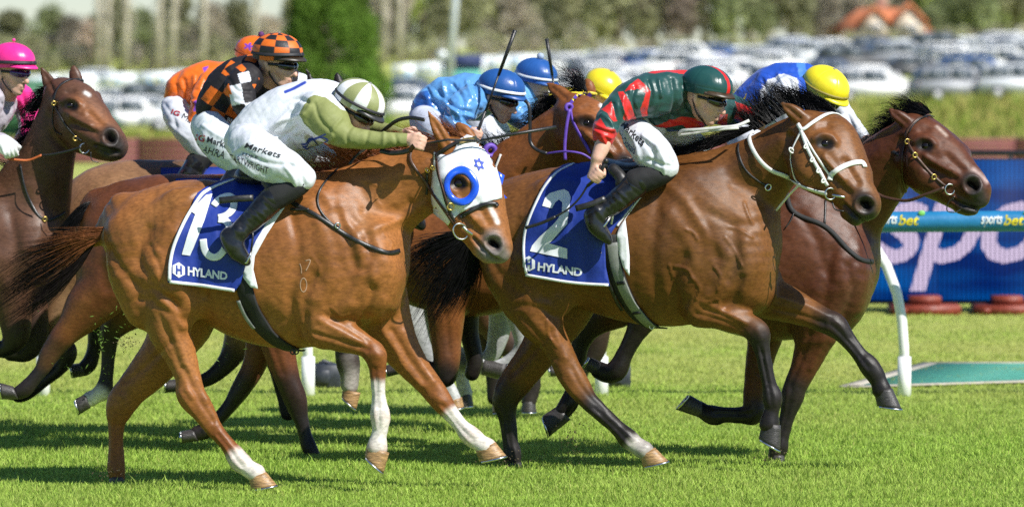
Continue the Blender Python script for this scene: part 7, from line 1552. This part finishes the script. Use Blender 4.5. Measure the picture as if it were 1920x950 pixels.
# ------------------------------------------------------------ yellow cap on the rail side bay
def jockey3():
    D = 31.2; m = person('jockey in royal blue with white sleeves and a bright yellow satin cap, head down', D, (1540, 184), 40, 30, 0, -.14, 1.0)
    tor = [(1395, 225, 44, 0, 1), (1430, 190, 50, 0, 1), (1465, 168, 50, 0, 1), (1500, 165, 46, 0, 1.1), (1525, 172, 36, 0, 1)]
    arm = [(1485, 172, 34, -.18), (1472, 195, 32, -.26), (1490, 225, 26, -.3), (1530, 245, 18, -.26), (1570, 265, 14, -.2)]; far = [(1535, 172, 30, .18), (1565, 195, 22, .24), (1590, 222, 15, .16), (1610, 245, 12, .05), (1622, 262, 11, 0)]
    th = [(1400, 250, 40, -.14), (1430, 290, 38, -.26), (1465, 320, 28, -.32)]; thf = [(1410, 250, 40, .14), (1450, 290, 34, .26), (1490, 315, 26, .3)]
    hands = fist(P(1628, 272, D-.02), (.5, 0, .8), (.2, -.7, .5), P(1618, 258, D))+fist(P(1590, 275, D-.18), (.3, 0, .9), (0, -.7, .5), P(1572, 266, D-.2))
    bodycore(m, [tor, arm, far, th, thf], hands, [(1522, 172, 30, 0), (1535, 178, 26, -.02)], .009)
    BL = (.012, .07, .42); Y = (.72, .55, .015)
    def paint(s):
        s.poly([(1360, 230), (1385, 200), (1400, 175), (1396, 190), (1388, 230), (1385, 260), (1360, 260)], Y); s.poly([(1425, 170), (1440, 150), (1470, 138), (1494, 148), (1500, 165), (1480, 210), (1640, 300), (1440, 300), (1426, 195)], WHITE, ymax=D-.08); s.poly([(1540, 175), (1580, 180), (1650, 270), (1560, 270)], WHITE, ymin=D-.06)
        s.poly([(1494, 118), (1508, 116), (1514, 140), (1498, 146)], (.06, .2, .55))
    silk(m, 'jacket', [TJ(m, tor, .03), TJ(m, arm, .03), TJ(m, far, .025)], BL, satinm, .007, paint, .003, folds([[(1430, 150), (1440, 180), (1450, 200)], [(1460, 140), (1470, 165), (1465, 190)], [(1480, 150), (1490, 180)], [(1400, 190), (1420, 210)], [(1590, 215), (1600, 240)], [(1580, 220), (1592, 250)]], 4, .008), 23)
    silk(m, 'breeches', [TJ(m, [(1395, 240, 40, 0, 1.1), (1420, 235, 40, 0, 1.1)], .03), TJ(m, th, .03), TJ(m, thf, .03)], WHITE, breechm, .009)
    legset(m, th, [(1466, 322, 24, -.32), (1440, 345, 25, -.33)], [(1440, 345, 25, -.33), (1400, 385, 22, -.34), (1370, 405, 19, -.35)], [(1360, 410, 18, -.35), (1375, 435, 16, -.36), (1385, 450, 9, -.37)])
    YC = (.80, .66, .02); helmet(m, lambda q, v, x, y, z: YC, helmm, band=(.25, .2, .03), bandw=.012, peak=YC, a=.126, h=.12); goggles(m)
    A = cr(np.array([m.W(p) for p in ((-.07, -.06, .125), (-.10, -.075, .06), (-.09, -.09, .0))]), 5); strap_mesh(A, np.tile(np.array((-.4, -.8, .3)), (len(A), 1)), .012, .003).build('cap_strap', gframe, m.root, True)
jockey3()
# ------------------------------------------------------------ chequered jockey
def jockey5():
    D = 31.7; m = person('jockey in orange, black and white chequered silks with chequered cap', D, (520, 124), 28, 6, 2, -.13, 1.04)
    tor = [(398, 224, 30, 0, 1), (415, 196, 46, 0, 1), (440, 168, 54, 0, 1), (468, 152, 48, .02, 1.05), (488, 150, 34, .05, 1.1)]
    arm = [(462, 150, 32, -.18), (450, 165, 30, -.24), (456, 190, 25, -.28), (466, 214, 19, -.3), (476, 235, 15, -.3), (500, 252, 13, -.3)]; far = [(520, 150, 30, .18), (552, 155, 24, .24), (580, 175, 20, .24), (600, 200, 15, .2)]
    th = [(392, 240, 32, -.14), (408, 262, 38, -.24), (440, 290, 36, -.3), (475, 305, 28, -.33)]; thf = [(410, 240, 34, .14), (450, 270, 32, .26), (490, 290, 24, .3)]
    hands = fist(P(522, 258, D-.3), (.3, 0, .9), (0, -.7, .5), P(502, 253, D-.3))+fist(P(612, 210, D+.15), (.3, 0, .9), (0, -.5, .6), P(602, 202, D+.18))
    bodycore(m, [tor, arm, far, th, thf], hands, [(488, 150, 30, .02), (504, 142, 25, -.06)], .008)
    OR = (.72, .145, .012); BK = (.016, .014, .016)
    def chk(s, quad, nu, nv, c1, c2, **k):
        tl, tr, br, bl = (np.array(q, float) for q in quad)
        for i in range(nu):
            for j in range(nv):
                f = lambda u, v: (tl*(1-u)+tr*u)*(1-v)+(bl*(1-u)+br*u)*v
                s.poly([f(i/nu, j/nv), f((i+1)/nu, j/nv), f((i+1)/nu, (j+1)/nv), f(i/nu, (j+1)/nv)], c1 if (i+j) % 2 else c2, **k)
    def paint(s):
        chk(s, [(452, 88), (500, 120), (432, 255), (358, 210)], 3, 5, OR, BK)
        chk(s, [(395, 165), (452, 88), (452, 88), (358, 215)], 1, 4, BK, OR)
        s.poly([(420, 130), (450, 112), (480, 118), (486, 160), (440, 150)], BK); s.poly([(441, 126), (453, 120), (462, 130), (455, 136)], OR)
        chk(s, [(424, 142), (466, 134), (478, 170), (436, 180)], 2, 2, WHITE, BK, ymax=D-.12); chk(s, [(430, 178), (478, 166), (492, 236), (444, 240)], 2, 3, BK, WHITE, ymax=D-.12); s.poly([(440, 236), (495, 226), (530, 280), (440, 280)], WHITE, ymax=D-.12)
        chk(s, [(546, 132), (575, 140), (575, 200), (530, 195)], 2, 3, WHITE, BK, ymin=D-.02)
    js = silk(m, 'jacket', [TJ(m, tor, .03), TJ(m, arm, .02), TJ(m, far, .025)], BK, cottonm, .0047, paint, .0022, folds([[(430, 150), (445, 170), (470, 172)], [(440, 190), (465, 200)], [(448, 212), (475, 215)], [(390, 195), (420, 215)], [(410, 180), (430, 210), (440, 230)]], 4, .005), 33)
    bs = silk(m, 'breeches', [TJ(m, [(385, 236, 28, 0, 1.1), (402, 234, 34, 0, 1.1)], .03), TJ(m, th, .03), TJ(m, thf, .03)], (.62, .66, .68), breechm, .007, None, .0022, folds([[(370, 245), (390, 285), (425, 315)], [(380, 235), (410, 255), (440, 265)], [(375, 260), (385, 290)], [(400, 300), (430, 318)]], 4, .005), 36)
    letters(m, js, [('BENNI', [(427, 220), (455, 232), (452, 238), (425, 227)], txtwht, dict(bold=.01))]); letters(m, bs, [('IG', [(369, 252), (386, 254), (383, 267), (367, 263)], txtred, dict(bold=.02)), ('Markets', [(390, 256), (440, 268), (438, 282), (388, 267)], txtblk, dict(bold=.01)), ('ZAHRA', [(370, 270), (424, 284), (420, 298), (367, 281)], txtblk, dict(shear=.1))])
    legset(m, th, [(476, 308, 22, -.33), (450, 325, 24, -.33)], [(450, 325, 24, -.33), (420, 365, 22, -.34), (395, 390, 19, -.35)], [(386, 400, 18, -.35), (400, 425, 16, -.36), (410, 440, 9, -.37)])
    def col(q, v, x, y, z):
        k = int(q/(2*math.pi)*10+.0); r_ = int(v*4.6); return OR if (k+r_) % 2 else BK
    helmet(m, col, mat('chequered cap', (.5, .5, .5), .5, attr='col', var=.05, bump=.001), bandw=.022, peak=(.04, .03, .02)); goggles(m)
jockey5()
def jockey6():
    D = 33.0; m = person('jockey in orange satin with purple stars, behind the chequered jockey', D, (478, 122), 30, 15, 0, 0, .95)
    tor = [(325, 178, 18, 0, 1), (345, 166, 32, 0, 1), (380, 158, 40, 0, 1), (420, 152, 38, 0, 1), (455, 145, 30, 0, 1)]
    arm = [(400, 160, 30, -.18), (382, 185, 22, -.26), (370, 212, 16, -.3), (362, 235, 13, -.3)]; far = [(455, 148, 26, .15), (490, 180, 20, .2)]
    th = [(322, 200, 20, -.1), (335, 222, 26, -.22), (360, 255, 26, -.3), (385, 285, 22, -.33)]; thf = [(345, 205, 24, .14), (390, 240, 26, .26), (430, 270, 20, .3)]
    bodycore(m, [tor, arm, far, th, thf], fist(P(355, 248, D-.3), (.3, 0, .9), (-.3, -.7, .5), P(362, 236, D-.3)), [(455, 145, 28, 0), (468, 138, 24, 0)], .009)
    OR = (.80, .15, .008); PU = (.22, .06, .5)
    def paint(s):
        s.poly([(366, 190), (392, 176), (384, 210), (362, 208)], PU, ymax=D-.15); s.poly([(380, 128), (392, 124), (384, 138)], PU); s.poly([(425, 124), (445, 128), (430, 150)], PU)
    silk(m, 'jacket', [TJ(m, tor, .03), TJ(m, arm, .03), TJ(m, far, .03)], OR, satinm, .0075, paint, .0035, folds([[(345, 150), (350, 175), (345, 195)], [(365, 145), (362, 180)], [(385, 150), (375, 190)], [(400, 140), (395, 170)], [(330, 160), (340, 190)], [(355, 190), (385, 195)], [(380, 200), (365, 225)]], 4, .009), 43)
    bs = silk(m, 'breeches', [TJ(m, [(318, 196, 16, 0, 1.1), (335, 195, 26, 0, 1.1)], .03), TJ(m, th, .03), TJ(m, thf, .03)], WHITE, breechm, .008, None, .002, folds([[(308, 195), (325, 220), (330, 240)], [(320, 235), (350, 260)], [(330, 215), (355, 225)]], 4, .005), 46)
    letters(m, bs, [('IG', [(324, 205), (339, 210), (335, 219), (321, 213)], txtred, dict(bold=.02)), ('Mar', [(345, 212), (368, 226), (362, 236), (340, 222)], txtblk, {})])
    legset(m, th, [(388, 288, 20, -.33), (370, 305, 22, -.33)], [(370, 305, 22, -.33), (345, 345, 20, -.34), (325, 370, 17, -.35)], [(318, 378, 16, -.35), (330, 400, 14, -.36), (340, 412, 8, -.37)], vox=.009)
    star = [(k*.2, 0) for k in range(5)]
    def col(q, v, x, y, z):
        for a0 in range(6):
            cq, cv = (a0+.5)*math.pi/3, .62; dq = ((q-cq+math.pi) % (2*math.pi)-math.pi)*.9; dv = (v-cv)*1.9; r = math.hypot(dq, dv); t = math.atan2(dv, dq); 
            if r < .17*(1+.55*math.cos(5*t+1.57)): return PU
        return OR
    helmet(m, col, helmm, bandw=.012, band=(.3, .06, .01), peak=OR, pom=(.1, .02, .12)); goggles(m)
jockey6()
def jockey4():
    D = 32.6; m = person('jockey in pink satin cap and pink and pale grey silks at the left edge', D, (22, 138), 34, 6, 0, -.12, 1.0)
    tor = [(-80, 245, 40, 0, 1), (-55, 225, 52, 0, 1), (-25, 205, 50, 0, 1), (-4, 192, 36, .04, 1.1)]
    arm = [(-25, 190, 34, -.18), (-40, 225, 28, -.26), (-20, 258, 20, -.32), (5, 268, 16, -.36), (22, 276, 14, -.37)]; far = [(22, 175, 30, .17), (42, 190, 27, .22), (52, 215, 22, .22), (50, 240, 15, .16), (40, 262, 12, .05)]
    th = [(-90, 260, 42, -.14), (-60, 295, 40, -.26), (-30, 320, 28, -.32)]; thf = [(-80, 260, 40, .14), (-40, 290, 36, .26)]
    bodycore(m, [tor, arm, far, th, thf], [TJ(m, [(38, 262, 12, .05), (34, 275, 12, 0)], .01)], [(0, 185, 28, .02), (12, 165, 25, -.06)], .008)
    PK = (.82, .03, .26)
    def paint(s): s.poly([(26, 160), (70, 140), (90, 270), (30, 290), (40, 235)], PK, ymin=D); s.poly([(-60, 262), (40, 250), (40, 300), (-60, 300)], WHITE, ymax=D-.15); s.poly([(14, 180), (26, 172), (33, 180), (20, 192)], (.03, .10, .45))
    silk(m, 'jacket', [TJ(m, tor, .03), TJ(m, arm, .03), TJ(m, far, .02)], (.44, .40, .45), satinm, .0075, paint, .003, folds([[(40, 170), (50, 200), (60, 220)], [(55, 165), (62, 195)], [(30, 195), (45, 230)], [(55, 215), (45, 235)], [(0, 190), (15, 205)], [(5, 180), (25, 195)]], 4, .008), 53)
    gl = Skin(fist(P(20, 284, D-.40), (.9, 0, .25), (-.2, -.9, .3), P(-2, 272, D-.37), 1.08)+[TJ(m, [(-12, 264, 15, -.36), (5, 272, 15, -.38), (12, 278, 14, -.39)], .012)], .006, (.78, .78, .76), 1); gl.build('glove', cottonm, m.root)
    silk(m, 'breeches', [TJ(m, [(-95, 255, 40, 0, 1.1), (-70, 250, 42, 0, 1.1)], .03), TJ(m, th, .03), TJ(m, thf, .03)], WHITE, breechm, .01)
    helmet(m, lambda q, v, x, y, z: PK, helmm, bandw=.022, peak=PK, pom=(.8, .04, .3, .010)); goggles(m, mat('purple mirror lens', (.05, .015, .12), .06, coat=1, metal=.3))
jockey4()
def jockey7():
    D = 32.2; m = person('jockey in sky blue satin with a dark blue cap banded white, whip raised', D, (936, 188), 30, 16, 0, -.14, 1.0)
    tor = [(800, 205, 30, 0, 1), (822, 190, 38, 0, 1), (855, 185, 44, 0, 1), (890, 182, 44, 0, 1.05), (912, 186, 30, .04, 1)]
    arm = [(885, 190, 32, -.18), (862, 208, 26, -.28), (852, 228, 20, -.32), (868, 242, 15, -.34), (888, 252, 12, -.35)]; far = [(930, 190, 30, .18), (965, 210, 24, .22), (985, 232, 16, .16), (1000, 250, 12, .08)]
    th = [(795, 225, 28, -.14), (820, 250, 32, -.26), (850, 285, 28, -.32)]; thf = [(800, 225, 28, .14), (850, 250, 28, .26), (890, 275, 22, .3)]
    hands = fist(P(893, 256, D-.36), P(966, 57, D-.4)-P(893, 256, D-.36), (-.5, -.6, .2), P(882, 252, D-.35))+fist(P(1003, 258, D+.05), (.3, 0, .9), (0, -.6, .5), P(998, 250, D+.08))
    bodycore(m, [tor, arm, far, th, thf], hands, [(912, 186, 27, .02), (926, 184, 24, -.08)], .008)
    LB = (.10, .29, .60); DB = (.02, .10, .36)
    def paint(s): s.poly([(778, 180), (800, 168), (812, 200), (795, 215), (780, 205)], DB); s.poly([(940, 215), (1010, 200), (1010, 260), (950, 250)], (.1, .28, .6), ymin=D-.1)
    silk(m, 'jacket', [TJ(m, tor, .03), TJ(m, arm, .035), TJ(m, far, .03)], LB, satin('blue satin', .26, .006), .0065, paint, .004, folds([[(800, 165), (815, 195), (840, 215)], [(830, 155), (835, 190)], [(850, 160), (870, 190), (865, 220)], [(875, 155), (885, 185)], [(820, 170), (850, 200), (880, 210)], [(840, 200), (860, 215), (870, 240)], [(855, 225), (880, 235)], [(895, 165), (900, 200)], [(810, 190), (840, 205)], [(870, 215), (900, 225)]], 4, .010), 63)
    bs = silk(m, 'breeches', [TJ(m, [(792, 220, 26, 0, 1.1), (810, 218, 32, 0, 1.1)], .03), TJ(m, th, .03), TJ(m, thf, .03)], (.5, .53, .62), breechm, .009)
    legset(m, th, [(852, 288, 24, -.32), (830, 305, 25, -.33)], [(830, 305, 25, -.33), (800, 350, 22, -.34), (775, 378, 19, -.35)], [(768, 386, 18, -.35), (780, 410, 16, -.36), (790, 424, 9, -.37)], vox=.01)
    helmet(m, lambda q, v, x, y, z: (.018, .085, .29), helmm, bandw=.017, band=(.7, .72, .75), peak=(.018, .085, .29)); goggles(m)
    t = empty('riding_whip', P(893, 256, D-.36), 'long black whip raised diagonally in front of the blue capped jockey', 'whip'); a, b = P(888, 268, D-.36), P(966, 57, D-.4); f = lambda q: a+(b-a)*q
    MB().tube([f(0), f(.28)], .009, 8).build('handle', leather_blk, t, True); MB().tube([f(.28), f(.6)], .006, 8).build('shaft', leather_blk, t, True); MB().tube([f(.6), f(1)], [.009, .0115], 8).build('padding', leather_blk, t, True)
jockey7()
def jockey8():
    D = 33.6; m = person('second blue capped jockey, half hidden behind the first blue cap', D, (1003, 162), 40, 15, 0, 0, .95)
    tor = [(880, 190, 34, 0, 1), (920, 180, 42, 0, 1), (960, 178, 42, 0, 1), (985, 180, 30, 0, 1)]; arm = [(965, 185, 28, -.18), (975, 215, 22, -.26), (1005, 235, 15, -.28), (1035, 235, 12, -.26)]; far = [(990, 185, 26, .15), (1020, 215, 18, .2)]; th = [(885, 215, 30, -.14), (915, 255, 28, -.28), (945, 280, 24, -.32)]; thf = [(890, 215, 30, .14), (930, 250, 28, .26)]
    bodycore(m, [tor, arm, far, th, thf], fist(P(1048, 222, D-.26), (-.1, 0, .95), (-.4, -.6, .1), P(1036, 234, D-.26)), [(985, 178, 28, 0), (996, 170, 25, 0)], .010)
    silk(m, 'jacket', [TJ(m, tor, .03), TJ(m, arm, .03), TJ(m, far, .03)], (.13, .36, .72), satinm, .009, None, .003, (), 73); silk(m, 'breeches', [TJ(m, [(880, 212, 30, 0, 1.1), (900, 210, 32, 0, 1.1)], .03), TJ(m, th, .03), TJ(m, thf, .03)], WHITE, breechm, .011)
    helmet(m, lambda q, v, x, y, z: (.02, .09, .31), helmm, bandw=.015, band=(.6, .62, .65), peak=(.02, .09, .31), pom=(.35, .42, .55, .022))
    t = empty('riding_whip', P(1048, 222, D-.26), 'upright black whip tip standing above the purple bridled head', 'whip'); a, b = P(1051, 245, D-.26), P(1025, 73, D-.3); f = lambda q: a+(b-a)*q
    MB().tube([f(0), f(.3)], .009, 8).build('handle', leather_blk, t, True); MB().tube([f(.3), f(.6)], .006, 8).build('shaft', leather_blk, t, True); MB().tube([f(.6), f(1)], [.009, .011], 8).build('padding', leather_blk, t, True)
jockey8()
def jockey9():
    D = 35.0; m = person('jockey with a plain glossy yellow helmet, hidden behind the purple bridled bay', D, (1124, 180), 35, 30, 0, 0, .92)
    tor = [(1020, 215, 34, 0, 1), (1055, 205, 40, 0, 1), (1090, 205, 40, 0, 1), (1112, 205, 30, 0, 1)]; arm = [(1100, 210, 28, -.18), (1110, 240, 22, -.24), (1150, 262, 14, -.2)]; far = [(1115, 208, 26, .15), (1150, 240, 16, .2)]; th = [(1022, 238, 30, -.14), (1050, 272, 28, -.28), (1080, 296, 22, -.32)]; thf = [(1025, 238, 30, .14), (1065, 268, 26, .26)]
    bodycore(m, [tor, arm, far, th, thf], fist(P(1160, 266, D-.2), (.2, 0, .9), (0, -.6, .5), P(1150, 262, D-.2)), [(1110, 200, 28, 0), (1118, 190, 25, 0)], .011)
    silk(m, 'jacket', [TJ(m, tor, .03), TJ(m, arm, .03), TJ(m, far, .03)], (.7, .56, .03), satinm, .01, None, .003, (), 83); silk(m, 'breeches', [TJ(m, [(1018, 236, 30, 0, 1.1), (1035, 234, 30, 0, 1.1)], .03), TJ(m, th, .03), TJ(m, thf, .03)], WHITE, breechm, .011)
    helmet(m, lambda q, v, x, y, z: (.78, .62, .02) if v < .9 else (.12, .10, .01), shellm, bandw=0, peak=(.75, .6, .02), a=.126, b=.112, h=.128)
jockey9()
# ------------------------------------------------------------ turf thrown up by the hooves
def clods():
    rg = np.random.default_rng(17); mg = mat('flying grass', (.11, .2, .02), .7); md = mat('flying soil', (.06, .045, .02), .9)
    for (cx, cy, D, sx, sy, n, mt, nm, lb) in ((235, 630, 31.5, 120, 110, 110, mg, 'grass_clippings', 'cut grass flying in the air behind the chestnut'), (1078, 825, 30.5, 26, 45, 170, md, 'flying_soil', 'puff of brown soil kicked up beside the hind hooves of horse 2'), (238, 643, 31.6, 26, 16, 130, md, 'turf_clod_pieces', 'dark pieces of a torn turf divot flying behind the chestnut'), (185, 620, 31.6, 9, 40, 60, mg, 'grass_wisps', 'grass blades stuck along the dark hind leg behind the chestnut'), (420, 640, 31.5, 80, 70, 40, mg, 'grass_bits', 'few grass bits flying under the belly of the chestnut'), (660, 860, 29.6, 40, 12, 16, mg, 'grass_flecks', 'few loose blades lying under the raised forefoot'), (205, 888, 29.05, 46, 16, 90, md, 'soil_crumbs', 'soil crumbs thrown around the planted hind leg of the chestnut'), (955, 862, 30.4, 46, 16, 90, md, 'soil_crumbs', 'soil crumbs around the planted hind leg of horse 2'), (1445, 856, 30.9, 40, 16, 90, md, 'soil_crumbs', 'soil crumbs around the planted foreleg of the right bay'), (575, 842, 31.5, 40, 14, 60, md, 'soil_crumbs', 'soil crumbs around the planted foreleg behind the chestnut')):
        V = []; F = []
        for k in range(n):
            c = P(cx+rg.normal()*sx*.5, cy+rg.normal()*sy*.5, D+rg.normal()*.12); a = rg.normal(size=3); a /= np.linalg.norm(a); b = np.cross(a, rg.normal(size=3)); b /= np.linalg.norm(b); L = rg.uniform(.006, .02) if mt is mg else rg.uniform(.002, .008); w = .0025 if mt is mg else L*.6
            i = len(V); V += [c-a*L, c+b*w, c+a*L, c-b*w]; F.append((i, i+1, i+2, i+3))
        tag(link(nm, mesh_np(nm, V, np.array(F)), mt, smooth=False), lb, 'grass' if mt is mg else 'soil', kind='stuff')
clods()
